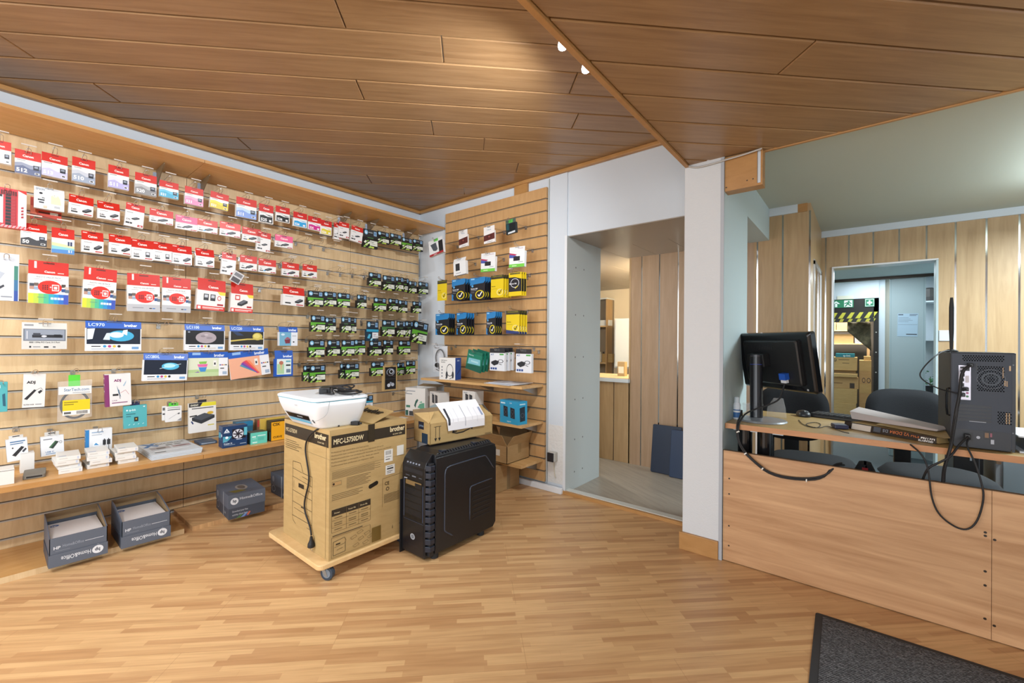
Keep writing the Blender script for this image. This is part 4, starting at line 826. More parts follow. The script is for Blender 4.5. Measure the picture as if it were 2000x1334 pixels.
tb += [('r', .70, .375, .83, .455, '#D7D5CE'), ('r', .72, .385, .80, .39, '#333333'), ('r', .72, .40, .81, .412, '#333333'), ('r', .72, .425, .80, .43, '#333333'), ('r', .72, .438, .78, .442, '#333333')]
tb += [('l', .66, .48, .94, .47, .003, K2), ('l', .66, .48, .66, .72, .003, K2), ('l', .94, .47, .94, .70, .003, K2), ('t', .69, .54, .028, 'CE', K, 'l', .07), ('o', .73, .575, .022, .016, .3, K)]+[('r', .68, .62+.011*i, .90, .624+.011*i, '#6A573A') for i in range(7)]
tb += [('r', .03, .615, .50, .665, K)]+[('t', (.06, .22, .37)[i], .65, .012, ('Printer', 'Toner life', 'Drum life')[i], '#CDBB92', 'l', .11) for i in range(3)]+[('l', .03, y, .50, y, .003, K2) for y in (.70, .755, .79)]+[('l', x, .615, x, .79, .003, K2) for x in (.03, .20, .35, .50)]+[('r', x, y, x+.09, y+.005, '#6A573A') for x in (.06, .23, .38) for y in (.68, .72, .735, .77)]
tb += [('l', .03, .83, .50, .83, .003, K2), ('l', .03, .985, .50, .985, .003, K2), ('l', .03, .83, .03, .985, .003, K2), ('l', .50, .83, .50, .985, .003, K2), ('r', .04, .815, .40, .822, '#5A4A34')]
tb += [('l', .05, .865, .18, .855, .004, K), ('l', .18, .855, .20, .885, .004, K), ('l', .05, .865, .05, .97, .004, K), ('l', .19, .885, .19, .965, .004, K), ('l', .05, .97, .19, .965, .004, K), ('r', .08, .885, .13, .895, K), ('l', .06, .91, .19, .90, .003, K), ('l', .09, .935, .16, .93, .003, K)]
for (x, y) in ((.25, .88), (.33, .855), (.34, .91), (.42, .885), (.46, .92), (.28, .95), (.40, .955)): tb += [('l', x, y, x+.06, y-.012, .003, K2), ('l', x+.06, y-.012, x+.08, y+.004, .003, K2), ('l', x, y, x+.02, y+.016, .003, K2), ('l', x+.02, y+.016, x+.08, y+.004, .003, K2)]
tb += [('t', .80, .93, .03, 'i', K), ('r', .90, .905, .94, .912, K), ('l', .905, .93, .935, .95, .004, K)]
TAPE = '#6B5423'
tb += [('r', .46, .0, .545, .145, '#2E2516'), ('r', .52, .865, .64, .985, TAPE)]
bd.draw((cw, 0, chh), (0, cdp, 0), (0, 0, -chh), tb, N=(1, 0, 0), step=.05)
bd.draw((0, cdp, chh), (cw, 0, 0), (0, -cdp, 0), [('r', 0, .465, 1, .535, '#8F7340'), ('l', 0, .5, 1, .5, .003, K2)], N=(0, 0, 1)); bd.build('box', cb, bevel=.003)
fl = MB(); fz = chh
fl.add([(cw*.30, .235, fz+.002), (cw-.002, .235, fz+.002), (cw-.04, .395, fz+.046), (cw*.36, .415, fz+.052)], [(0, 1, 2, 3)], KRAFT)
fl.draw((cw*.36, .410, fz+.056), (cw*.56, 0, 0), (-.0, -.175, -.046), [('t', .22, .46, .24, 'brother', K, 'l', .66, .015), ('r', .04, .74, .42, .79, K2)], N=(0, -.25, .968))
o = fl.build('raised_flap', cb); sm = o.modifiers.new('solid', 'SOLIDIFY'); sm.thickness = .004
# ---- white all-in-one printer
ZP = CZ1+.0008
pr = thing('printer', (1.13, -1.885, ZP), 'white rounded all-in-one printer on top of the large carton', 'printer')
wp, dp = .44, .30
def pring(z, e=0.0, r=.045):
    k = max(0.0, 1-z/.138)**1.5; a = .044*k-e; f = .058*k-e; b = .022*k-e
    return [Vector((x, y, z)) for x, y in rrect(wp-2*a, dp-f-b, r, 6, wp/2, (f+dp-b)/2)]
mb = MB(); loft(mb, [pring(z) for z in (0, .008, .02, .035, .05, .07, .09, .115, .138)], WPLA); mb.build('body', pr, smooth=True)
mb = MB(); loft(mb, [pring(.1385, .001), pring(.142, .001)], pm('#5DA6BC')); mb.build('accent_seam', pr)
mb = MB(); loft(mb, [pring(.1425, .003), pring(.151, .003), pring(.157, -.006)], WPLA); mb.build('scanner_lid', pr)
def pf(x, z, o=.0015):                                         # point on the tapered front
    k = max(0.0, 1-z/.138)**1.5; return (x, .058*k-o, z)
mb = MB(); mb.add([pf(.075, .062), pf(.335, .062), pf(.325, .036), pf(.09, .036)], [(0, 1, 2, 3)], BLKG); mb.add([pf(.07, .064, .002), pf(.34, .064, .002), pf(.338, .061, .002), pf(.073, .061, .002)], [(0, 1, 2, 3)], GPLA); mb.add([pf(.20, .052, .0025), pf(.26, .052, .0025), pf(.26, .046, .0025), pf(.20, .046, .0025)], [(0, 1, 2, 3)], GPLA); mb.build('paper_slot', pr)
mb = MB(); mb.add([pf(.09, .034, .006), pf(.33, .034, .006), pf(.322, .021, .004), pf(.10, .021, .004)], [(0, 1, 2, 3)], pm('#6FC0E4')); mb.add([pf(.09, .0215, .006), pf(.33, .0215, .006), pf(.33, .016, .004), pf(.10, .016, .004)], [(0, 1, 2, 3)], WPLA); mb.build('output_tray', pr)
mb = MB(); mb.add([pf(.352, .045), pf(.366, .045), pf(.372, .030), pf(.358, .030)], [(0, 1, 2, 3)], BLKG); mb.build('power_button', pr)
mb = MB(); mb.tube([(wp+.0005, .075, .138), (wp+.0005, .07, .10), (wp-.006, .062, .07), (wp-.03, .024, .045), (wp-.09, .016, .040)], .0008, GPLA, 5, 2); mb.build('panel_seam', pr)
mb = MB(); mb.draw((.23, -.0006, .122), (.10, 0, 0), (0, 0, -.02), [('t', 0, .6, .35, 'DeskJet', '#8A94A2', 'l', .45)], N=(0, -1, 0)); mb.build('print', pr)
# power adapter and cable bundle on the lid
LZ = ZP+.1578
ad = thing('power_adapter', (1.36, -1.72, LZ), 'black power adapter block lying on the white printer', 'adapter', rotz=R(-35))
mb = MB().box(-.05, -.028, 0, .05, .028, .032, BLK); mb.draw((-.05, -.028, .032), (.1, 0, 0), (0, 0, -.032), [('r', .70, .2, .97, .8, '#5A4238'), ('r', .05, .1, .6, .3, '#2A2B2F')], N=(0, -1, 0)); mb.build('block', ad, bevel=.003)
MB().box(.05, -.012, .008, .062, .012, .024, BLKM).build('socket', ad)
mb = MB(); rnd = random.Random(5)
for k in range(5):
    cx, cy, rx, ry, z = 1.475+rnd.uniform(-.012, .012), -1.675+rnd.uniform(-.01, .01), .085+rnd.uniform(-.015, .01), .036+rnd.uniform(-.008, .01), .005+.007*k
    mb.tube([(cx+rx*math.cos(t)+.02*math.sin(2*t+k), cy+ry*math.sin(t)+.012*math.cos(t+k), LZ+z+.006+.006*math.sin(t*2+k)) for t in [2*math.pi*i/22 for i in range(23)]], .0042, BLKM, 6)
mb.tube([(1.40, -1.70, LZ+.02), (1.43, -1.72, LZ+.04), (1.47, -1.74, LZ+.012), (1.50, -1.745, LZ+.006), (1.42, -1.76, LZ+.006)], .0035, BLKM, 6, 2)
tag(mb.build('cable_bundle', smooth=True), 'tangled black cable bundle lying on the white printer', 'cable')
# power cord hanging over the carton
P = lambda x, y, d=-1.825: onY(x, y, d)
cd_ = thing('mains_lead', (0, 0, 0), 'black power cord hanging down the carton with plug at the end', 'cord')
mb = MB(); mb.tube([onZ(662, 832, CZ1+.006), onZ(655, 827, CZ1+.012), onZ(645, 826.5, CZ1+.012), onZ(632, 832, CZ1+.010), P(615, 841, -1.828), P(605, 850, -1.830), P(598, 862), P(596, 880), P(600, 905), P(604, 930), P(602, 950), P(597, 968), P(594, 985), P(596, 1002), P(602, 1018), P(607, 1035), P(608, 1046)], .0042, BLKM, 8, 2); mb.build('wire', cd_, smooth=True)
q0 = P(608, 1044, -1.830); mb = MB(); mb.lathe([(.006, .05), (.009, .032), (.017, .012), (.018, 0), (.015, -.004)], tuple(q0-Vector((0, 0, .060))), BLKM, 14); mb.build('plug', cd_)
mb = MB()
for s in (-.009, .009): mb.cyl(q0+Vector((s, 0, -.064)), q0+Vector((s, 0, -.082)), .0022, CHROME, 8)
mb.build('prong', cd_)
mb = MB(); mb.box(-.02, -.012, 0, .02, .012, .02, BLKM); mb.cyl((.02, 0, .01), (.035, 0, .01), .006, BLKM, 8); tag(mb.build('power_connector', loc=(1.545, -1.655, CZ1+.0005), rotz=.6, bevel=.003), 'small black power connector behind the white printer', 'connector')
# ---- black tower case on the floor
pc = thing('tower_case', (1.612, -1.405, 0), 'large black computer tower standing on the floor beside the carton', 'computer')
PCM = mat('case_black', '#15161A', 0.32); PCM2 = mat('case_black_matt', '#1B1C20', 0.5); RIB = mat('rib_blue_black', '#1C2330', 0.3)
w_, d_, h_ = .222, .545, .572
mb = MB(); mb.prism([(.06, .03), (d_-.03, .03), (d_, .06), (d_, h_-.035), (d_-.05, h_-.012), (.06, h_-.012)], .008, w_-.012, 'x', PCM2); mb.build('body', pc, bevel=.004)
mb = MB(); mb.prism([(.055, .035), (d_-.028, .035), (d_-.004, .062), (d_-.004, h_-.05), (d_-.03, h_-.025), (.055, h_-.022)], w_-.012, w_-.002, 'x', PCM); sp = mb.build('side_panel', pc, bevel=.004)
S = lambda u, v: (w_-.0015, .055+u*(d_-.06), h_-.022-v*(h_-.057))
mb = MB(); LINEM = mat('ridge_highlight', '#3A414E', 0.22)  # ridge highlight put into the colour, lighter than the case
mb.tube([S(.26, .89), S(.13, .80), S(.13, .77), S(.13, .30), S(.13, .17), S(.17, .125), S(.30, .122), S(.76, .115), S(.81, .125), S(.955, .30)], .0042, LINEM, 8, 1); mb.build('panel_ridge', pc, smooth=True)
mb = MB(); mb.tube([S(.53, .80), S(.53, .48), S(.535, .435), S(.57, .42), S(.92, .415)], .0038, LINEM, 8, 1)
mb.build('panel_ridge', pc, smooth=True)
mb = MB()
for k in range(7): p0, p1 = S(.58, .50+.05*k), S(.89, .50+.05*k); mb.box(p0[0], p0[1], p0[2]-.004, p0[0]+.0015, p1[1], p0[2]+.004, PCM2)
mb.build('vent_slats', pc)
mb = MB(); mb.prism([(0, .02), (.065, .012), (.065, h_-.008), (.05, h_-.004), (.012, h_-.045), (0, h_-.075)], 0, w_-.028, 'x', PCM); fb = mb.build('front_bezel', pc, bevel=.003)
mb = MB(); mb.draw((0, -.0005, h_-.08), (w_-.028, 0, 0), (0, 0, -(h_-.10)), [('r', .10, .02, .92, .07, '#1F2128'), ('r', .16, .105, .34, .115, '#4A4E58'), ('r', .45, .10, .62, .115, '#6A6E78'), ('r', .75, .105, .88, .115, '#4A4E58'), ('r', .12, .155, .90, .60, '#0B0C0E'), ('r', .17, .165, .86, .215, '#7A6340'), ('r', .58, .18, .86, .235, '#17181C')]
 +[('r', .15, y, .88, y+.068, '#17191E') for y in (.25, .33, .41, .49)]+[('l', .10, .15, .10, .60, .025, '#4A5468'), ('l', .93, .19, .93, .60, .03, '#3A4458'), ('l', .10, .15, .24, .148, .02, '#B8BCC6'), ('r', .08, .62, .97, .97, '#121318'), ('l', .08, .62, .97, .62, .02, '#2A303C'), ('e', .50, .80, .10, .034, '#A4A8AE'), ('o', .50, .80, .07, .024, .3, '#5A5E64'), ('p', [(.46, .79), (.50, .775), (.54, .79), (.54, .81), (.50, .825), (.46, .81)], '#6A6E74'), ('l', .30, .90, .75, .90, .008, '#23262E')], N=(0, -1, 0)); mb.build('drive_bays', pc)
mb = MB(); mb.draw((.02, .0, h_-.075), (w_-.068, 0, 0), (0, .012, .03), [('r', .10+.16*i, .3, .19+.16*i, .55, '#7C8290') for i in range(5)]+[('r', .05, .05, .95, .15, '#23252C')], N=(0, -.93, .37)); mb.build('port_panel', pc)
mb = MB()
for k in range(12): z = .055+.039*k; mb.hexa([(w_-.028, .004, z), (w_-.004, .022, z), (w_-.004, .052, z), (w_-.028, .052, z)], [(w_-.028, .004, z+.030), (w_-.004, .022, z+.027), (w_-.004, .052, z+.027), (w_-.028, .052, z+.030)], RIB)
mb.box(w_-.030, .02, .03, w_-.010, .05, h_-.05, PCM2); mb.build('edge_ribs', pc, bevel=.002)
mb = MB(); mb.prism([(.05, h_-.02), (.12, h_+.0), (d_-.05, h_+.0), (d_-.01, h_-.03), (.05, h_-.03)], .012, w_-.03, 'x', PCM)
for k in range(20): y = .10+.0205*k; mb.hexa([(w_-.03, y, h_-.028), (w_-.010, y, h_-.030), (w_-.010, y+.014, h_-.030), (w_-.03, y+.014, h_-.028)], [(w_-.03, y, h_+.0), (w_-.016, y, h_-.008), (w_-.016, y+.012, h_-.008), (w_-.03, y+.012, h_+.0)], PCM2)
mb.build('top_cover', pc, bevel=.002)
for y in (.06, .31): MB().box(w_-.05, y+.05, h_-.006, w_-.018, y+.085, h_+.006, RIB).build('top_latch', pc, bevel=.003)
for x in (.03, w_-.04):
    for y in (.08, d_-.10): MB().cyl((x, y, 0), (x, y, .036), .022, RUB, 16).build('foot', pc)
tag(MB().box(0, 0, .001, .006, .50, .405, PCM2).build('case_side_cover', loc=(1.6035, -1.415, 0)), 'thin black side cover standing between carton and tower', 'cover')
# ---- open parcel on the tower
am = thing('parcel_box', (1.675, -1.262, h_+.0066), 'small brown open parcel with black arrows on the tower', 'parcel', rotz=R(83))
aw, ad_, ah = .475, .175, .122                                  # local x runs away from the viewer, y towards the left
mb = MB(); t_ = .004
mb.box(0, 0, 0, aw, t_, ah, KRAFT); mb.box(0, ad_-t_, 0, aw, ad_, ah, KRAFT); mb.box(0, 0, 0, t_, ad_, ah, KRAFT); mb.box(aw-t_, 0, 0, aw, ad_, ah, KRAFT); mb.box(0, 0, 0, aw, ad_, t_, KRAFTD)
BK = '#1E1C1C'
mb.draw((0, 0, ah), (aw, 0, 0), (0, 0, -ah), [('l', .055, .18, .16, .18, .006, BK), ('l', .08, .18, .08, .78, .007, BK), ('p', [(.06, .72), (.10, .72), (.08, .88)], BK), ('l', .135, .18, .135, .78, .007, BK), ('p', [(.115, .72), (.155, .72), (.135, .88)], BK), ('p', [(.33, .55), (.40, .62), (.50, .60), (.60, .50), (.61, .54), (.50, .66), (.40, .68), (.32, .60)], BK), ('p', [(.60, .48), (.66, .46), (.645, .58), (.63, .53)], BK), ('p', [(.33, .36), (.36, .36), (.36, .52), (.40, .52), (.40, .57), (.33, .57)], BK), ('l', .86, .90, .98, .90, .004, BK), ('l', .87, .94, .97, .94, .004, BK)], N=(0, -1, 0))
mb.draw((0, ad_, ah), (0, -ad_, 0), (0, 0, -ah), [('r', .28, -.02, .62, .36, '#232838'), ('r', .50, .52, .86, 1.0, '#22384C'), ('t', .34, .24, .12, 'prime', '#8FA8C0', 'l', .25)], N=(-1, 0, 0)); mb.build('box', am)
def flap(pts, m): f = MB().add(pts, [tuple(range(len(pts)))], m).build('flap', am); q_ = f.modifiers.new('solid', 'SOLIDIFY'); q_.thickness = .003; return f
flap([(0, 0, ah), (aw, 0, ah), (aw-.03, .065, ah+.062), (.03, .06, ah+.058)], KRAFT)
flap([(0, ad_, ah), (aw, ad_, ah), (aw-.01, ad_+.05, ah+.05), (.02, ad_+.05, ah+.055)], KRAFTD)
flap([(0, .01, ah), (0, ad_-.01, ah), (-.01, ad_-.02, ah+.045), (.05, .03, ah+.06)], KRAFT)
flap([(aw, .01, ah), (aw, ad_-.01, ah), (aw-.02, ad_-.04, ah+.055), (aw-.04, .04, ah+.065)], mat('dark_tape_grey', '#4A4B50', 0.35))
dn = thing('delivery_note', (1.675, -1.262, h_+.0066), 'curled white delivery note draped over the open parcel', 'paper', rotz=R(83))
mb = MB(); n = 12; pts = []
for i in range(n+1):
    t = i/n
    for x in (.12+.02*t, .40): s_ = t*.19; y_, z_ = (-.006, ah-.060+s_) if s_ < .060 else ((s_-.060)*.72-.004, ah+.006+(s_-.060)*.70); pts.append((x-.05*t*(x < .2), y_-.004, z_+.004))
mb.add(pts, [(2*i, 2*i+1, 2*i+3, 2*i+2) for i in range(n)], pm('#E9E9EC'))
for i, (a0, a1, t0, t1, c) in enumerate(((.12, .135, 2, 9, '#30323A'), (.245, .249, 1, 10, '#A9ACB4'), (.30, .302, 3, 9, '#C4C7CE'), (.34, .342, 2, 8, '#C4C7CE'), (.375, .390, 4, 8, '#8E99B4'), (.19, .192, 3, 9, '#C4C7CE'), (.155, .157, 3, 8, '#C4C7CE'))):
    vs = []
    for k in range(t0, t1+1):
        p = Vector(pts[2*k]); vs += [(a0, p.y-.0012, p.z+.0012), (a1, p.y-.0012, p.z+.0012)]
    mb.add(vs, [(2*k, 2*k+1, 2*k+3, 2*k+2) for k in range(t1-t0)], pm(c))
mb.build('sheet', dn, smooth=False)
# ================================================================ PAPER CARTONS ON THE FLOOR LEDGE
GB = mat('carton_slate', '#59616E', 0.5); GB2 = mat('carton_slate_dark', '#434A56', 0.5)
def roundlogo(x, y, r, asp, flip=False):
    return [('e', x, y, r, r*asp, '#D9DDE2'), ('t', x+(.42*r if flip else -.42*r), y+(.28*r*asp*(-1 if flip else 1)), r*asp*.85, 'hp', '#4A5260', 'l', r*.95, .04, 180 if flip else 0)]
def open_carton(y0, label, side):
    t = thing('paper_carton', (.165, y0, .0305), label, 'carton'); L, D = .212, .315          # local x = depth towards the room, y along the wall
    mb = MB(); e = .003
    mb.prism([(0, 0), (D, 0), (D, .145), (.10, .185), (0, .19)], 0, e, 'y', GB); mb.prism([(0, 0), (D, 0), (D, .145), (.10, .185), (0, .19)], L-e, L, 'y', GB)
    mb.box(0, 0, 0, e, L, .19, GB2); mb.box(D-e, 0, 0, D, L, .145, GB); mb.box(0, 0, 0, D, L, e, GB2)
    mb.box(e, e, .145, e+.0015, L-e, .19, KRAFTD); mb.prism([(e, e), (D-.01, e), (D-.01, .14), (.10, .18), (e, .185)], L-e-.0015, L-e-.0005, 'y', KRAFTD)
    lw = '#CBD0D6'
    mb.draw((D, 0, .145), (0, L, 0), (0, 0, -.145), [('t', .07, .40, .10, 'HP', lw, 'l', .13, .03), ('t', .22, .37, .10, 'Home&Office', '#8A929E', 'l', .36), ('r', .10, .46, .34, .475, '#7A828E'), ('r', .60, .33, .93, .345, lw), ('l', 0, .55, 1, .55, .006, '#3E4550'), ('t', .72, .64, .15, 'Home&Office', lw, 'l', .56, .015, 180)]+roundlogo(.83, .72, .105, 1.46, True), N=(1, 0, 0))
    mb.build('tray', t)
    sl = MB(); sl.box(D-.018, -.002, 0, D+.002, L+.002, .062, GB); sl.box(.03, -.003, 0, D-.018, -.0005, .062, GB2); sl.build('lower_sleeve', t)
    sl.v = sl.v
    rm = MB(); rm.box(.008, .008, .004, D-.012, L-.010, .128, pm('#D5D2D0')); rm.draw((.008, .008, .128), (0, L-.018, 0), (D-.02, 0, 0), [('e', .14, .16, .09, .06, '#2E5A96'), ('t', .09, .19, .05, 'hp', '#D5D2D0', 'l', .09, .04)], N=(0, 0, 1)); rm.build('paper_reams', t)
    fl_ = MB(); fl_.draw((D+.0022, -.002, .062), (0, L+.004, 0), (0, 0, -.062), [('t', .70, .28, .34, 'Home&Office', lw, 'l', .50, .015, 180)]+roundlogo(.82, .42, .10, 3.3, True), N=(1, 0, 0)); fl_.build('sleeve_print', t)
    return t
open_carton(-2.676, 'opened slate paper carton nearest the viewer on the floor ledge', 0)
open_carton(-2.407, 'opened slate paper carton beside the gap in the floor ledge', 0)
def closed_carton(y0, x0, label, turn=0):
    t = thing('paper_carton', (x0, y0, .0285), label, 'carton', rotz=R(turn)); L, D, H = .212, .305, .155
    MB().box(.002, .002, 0, D-.002, L-.002, .10, GB2).build('lower_box', t)
    mb = MB().box(0, 0, .068, D, L, H, GB); lw = '#C6CBD2'
    mb.draw((D, 0, H), (0, L, 0), (0, 0, -(H-.068)), roundlogo(.16, .50, .105, 2.4)+[('t', .30, .46, .20, 'Home&Office', lw, 'l', .62, .01)], N=(1, 0, 0))
    mb.draw((0, 0, H), (D, 0, 0), (0, L, 0), [('e', .55, .5, .2, .16, '#8A8680'), ('e', .55, .5, .14, .10, '#5A5450'), ('p', [(.70, .1), (.9, .2), (.85, .55), (.72, .4)], '#6A6434')], N=(0, 0, 1))
    mb.draw((0, 0, H), (D, 0, 0), (0, 0, -(H-.068)), [('e', .15, .5, .06, .25, '#8A909A'), ('r', .60, 0, .635, 1, '#A9AEB4')], N=(0, -1, 0)); mb.build('lid', t, bevel=.002)
    mb = MB(); mb.draw((D-.0015, .002, .068), (0, L-.004, 0), (0, 0, -.068), [('t', .10, .40, .17, 'Download your free', '#B9BEC6', 'l', .42), ('t', .10, .72, .17, 'activity sheet here', '#B9BEC6', 'l', .42), ('p', [(.20, 1), (.34, .70), (.38, .74), (.30, 1)], '#4F7A4A'), ('p', [(.32, 1), (.48, .62), (.52, .68), (.42, 1)], '#6F8FC0'), ('p', [(.42, 1), (.56, .66), (.60, .72), (.50, 1)], '#34408A'), ('p', [(.48, .9), (.55, .60), (.60, .64), (.54, .95)], '#C06A54')], N=(1, 0, 0))
    mb.draw((.002, .0015, .068), (D-.004, 0, 0), (0, 0, -.068), [('o', .16, .4, .1, .35, .2, '#8A909A'), ('r', .60, 0, .635, 1, '#A9AEB4'), ('t', .68, .7, .3, 'A4', '#9AA0AA', 'l', .2)], N=(0, -1, 0)); mb.build('print', t)
    return t
closed_carton(-1.880, .18, 'closed slate paper carton on the ledge before the dolly', -4)
closed_carton(-1.515, .14, 'closed slate paper carton half hidden behind the large carton', 0)
# ================================================================ THINGS ON THE DISPLAY SHELF
SZ = .4665
def sbox(name, x0, y0, dx, dy, h, m, label, cat, front=None, side=None, top=None, rz=0, z=SZ, group=None, bevel=.001):
    mb = MB().box(-dx, 0, 0, 0, dy, h, m)                       # origin: near lower corner towards the room, local y along the wall
    if front: mb.draw((0, 0, h), (0, dy, 0), (0, 0, -h), front, N=(1, 0, 0))
    if side: mb.draw((-dx, 0, h), (dx, 0, 0), (0, 0, -h), side, N=(0, -1, 0))
    if top: mb.draw((-dx, 0, h), (0, dy, 0), (dx, 0, 0), top, N=(0, 0, 1))
    return tag(mb.build(name, loc=(x0, y0, z), rotz=R(rz), bevel=bevel), label, cat, group)
WBX = mat('white_card', '#DAD8D3', 0.5)
rnd = random.Random(2)
stk = [((.366, -2.650), 4, 'nearest the viewer'), ((.362, -2.532), 4, 'in the middle'), ((.358, -2.416), 4, 'beside the magazines')]
for (x, y), n, wh in stk:
    for k in range(n):
        sbox('adapter_box', x+rnd.uniform(-.012, .004), y+rnd.uniform(-.006, .012), .17, .088, .0215, WBX, '%s thin white carton of the white stack %s' % (('lowest', 'second lowest', 'second highest', 'topmost')[k], wh), 'carton', [('r', .1, .3, .45, .5, '#C4C2BC'), ('r', .85, .2, .93, .8, '#B9C4D6')], None, [('r', .08, .8, .4, .88, '#8FA0C0'), ('r', .08, .1, .5, .14, '#BDBBB6')], rnd.uniform(-4, 4), SZ+.0218*k, None)
mb = MB(); loft(mb, [[Vector((x, y, z)) for x, y in rrect(.15, .078, .012)] for z in (0, .004, .016, .020)], mat('taupe_fabric', '#77736A', 0.8)); mb.box(.066, -.028, .005, .0755, .028, .015, BLKM); tag(mb.build('card_wallet', loc=(.295, -2.718, SZ), rotz=R(-4), bevel=.002), 'flat taupe pocket wallet lying on the display shelf', 'wallet')
sbox('product_box', .409, -2.92, .10, .13, .072, WBX, 'open white carton with dark slit at the shelf edge', 'carton', [('r', .62, .05, .99, .08, '#4A4844')])
sbox('product_box', .20, -2.765, .09, .05, .10, WBX, 'upright white carton behind the taupe wallet', 'carton', None, [('r', .1, .3, .6, .7, '#C9B9A6')])
MG = mat('magazine_paper', '#BFC6CC', 0.4)
for k in range(4):
    sbox('magazine', .400-.004*k, -2.268+.003*k, .375, .245, .007, MG, '%s magazine of the pile on the display shelf' % ('bottom', 'second', 'third', 'top pale blue')[k], 'magazine', None, None,
         None if k < 3 else [('p', [(.02, .02), (.12, .02), (.36, .30), (.30, .36)], '#2F6EA6'), ('p', [(.02, .34), (.10, .38), (.36, .06), (.28, .04)], '#2F6EA6'), ('t', .32, .22, .10, 'Excellent', '#49525C', 'l', .60, .02), ('r', .1, .42, .5, .62, '#9C9AA0'), ('r', .22, .50, .40, .60, '#5E5C62'), ('r', .55, .45, .93, .60, '#A08E94'), ('r', .62, .49, .84, .56, '#7C6A72'), ('r', .1, .75, .8, .79, '#E9EEF2'), ('r', .48, .3, .62, .38, '#6A7076'), ('r', .66, .3, .80, .38, '#7A8086'), ('r', .08, .84, .3, .88, '#3E4248')], rnd.uniform(-2, 2), SZ+.0074*k)
q0, q1 = onZ(434.2, 876.4, SZ), onZ(482.8, 869, SZ)
NAVY = mat('navy_card', '#17375F', 0.4)
sbox('fan_carton', q0.x, q0.y, .085, (q1-q0).length, .140, NAVY, 'dark blue fan carton with white fan picture on the shelf', 'carton',
     [('p', [(.17, .10), (.28, .27), (.06, .27)], '#DCE6F0'), ('p', [(.17, .17), (.20, .235), (.13, .235)], '#17375F'), ('r', .05, .285, .28, .305, '#C9D6E4'), ('r', .38, .16, .93, .62, '#1E1A22'), ('r', .86, .12, .99, .50, '#5DB2C4'), ('e', .62, .40, .22, .22, '#C9CCD6'), ('e', .62, .40, .05, .05, '#2A2630')]
     +[('l', .62+.04*math.cos(a), .40+.04*math.sin(a), .62+.2*math.cos(a+.55), .40+.2*math.sin(a+.55), .05, '#2A2630') for a in [i*2*math.pi/7 for i in range(7)]]
     +[('p', [(.02, .46), (.37, .48), (.24, .66), (.02, .74)], '#4E9DB4'), ('e', .17, .52, .06, .06, '#E0EAF0'), ('t', .10, .735, .05, 'P12', '#9CC4D4', 'l', .18), ('r', .55, .64, .78, .67, '#B9C4D4'), ('t', .06, .83, .055, 'Freezer 12', '#DCE6F0', 'l', .40, .03), ('r', .06, .87, .5, .885, '#A9BACC'), ('r', .70, .86, .95, .885, '#A9BACC')],
     [('r', .06, .30, .6, .56, '#4E9DB4'), ('e', .78, .42, .12, .07, '#C9D6E4'), ('r', .1, .2, .7, .215, '#8296B0'), ('r', .1, .62, .9, .63, '#8296B0')], [('r', .3, .4, .6, .5, '#9CB0C8')], math.degrees(math.atan2(q1.y-q0.y, q1.x-q0.x))-90)
q2 = onZ(489, 869, SZ); 
sbox('fan_carton', q2.x+.0, q2.y, .09, .105, .078, mat('dark_green_card', '#163A3C', 0.4), 'small teal carton with white print between fan and yellow cartons', 'carton', [('r', 0, 0, 1, 1, '#63C4B2'), ('r', .1, .3, .32, .42, '#CFEBE4'), ('r', .42, .26, .9, .34, '#CFEBE4'), ('r', .45, .45, .8, .72, '#55B2A4'), ('r', .12, .8, .4, .9, '#CFEBE4'), ('r', .12, .5, .35, .56, '#8FD6C8')])
sbox('fan_carton', .115, -1.742, .07, .11, .115, mat('petrol_card', '#2A6480', 0.4), 'petrol blue carton behind the small teal carton', 'carton', [('r', 0, 0, 1, .3, '#2C7CA6'), ('o', .4, .7, .3, .25, .3, '#8AA4B0')], z=SZ)
sbox('product_box', .10, -1.60, .05, .07, .115, pm('#7A5A44'), 'red and brown blister pack behind the teal carton', 'pack', [('r', .05, .05, .95, .48, '#B5483E'), ('r', .3, .2, .6, .3, '#E2B9AC')])
q3 = onZ(528.7, 862.5, SZ)
sbox('case_fan_carton', q3.x, q3.y, .075, .150, .140, mat('black_card', '#26241F', 0.4), 'black carton with yellow front partly hidden by the large carton', 'carton', [('r', .02, .05, .98, .98, '#E2A21E'), ('t', .08, .24, .14, 'CSK', '#2A2318', 'l', .5, .03), ('t', .62, .19, .08, '450', '#2A2318', 'l', .3, .02), ('t', .10, .86, .10, 'CURVE', '#2A2318', 'l', .9, .03)], [('r', .75, .55, .9, .95, '#4E8F8A')])
sbox('product_box', q3.x-.085, q3.y-.035, .02, .165, .150, pm('#C9A84A'), 'tall yellow carton standing behind the black yellow carton', 'carton')
sbox('product_box', .17, -1.975, .12, .10, .018, pm('#3F5874'), 'small blue carton lying flat behind the fan carton', 'carton', [('r', .1, .3, .9, .7, '#A9BACB')])
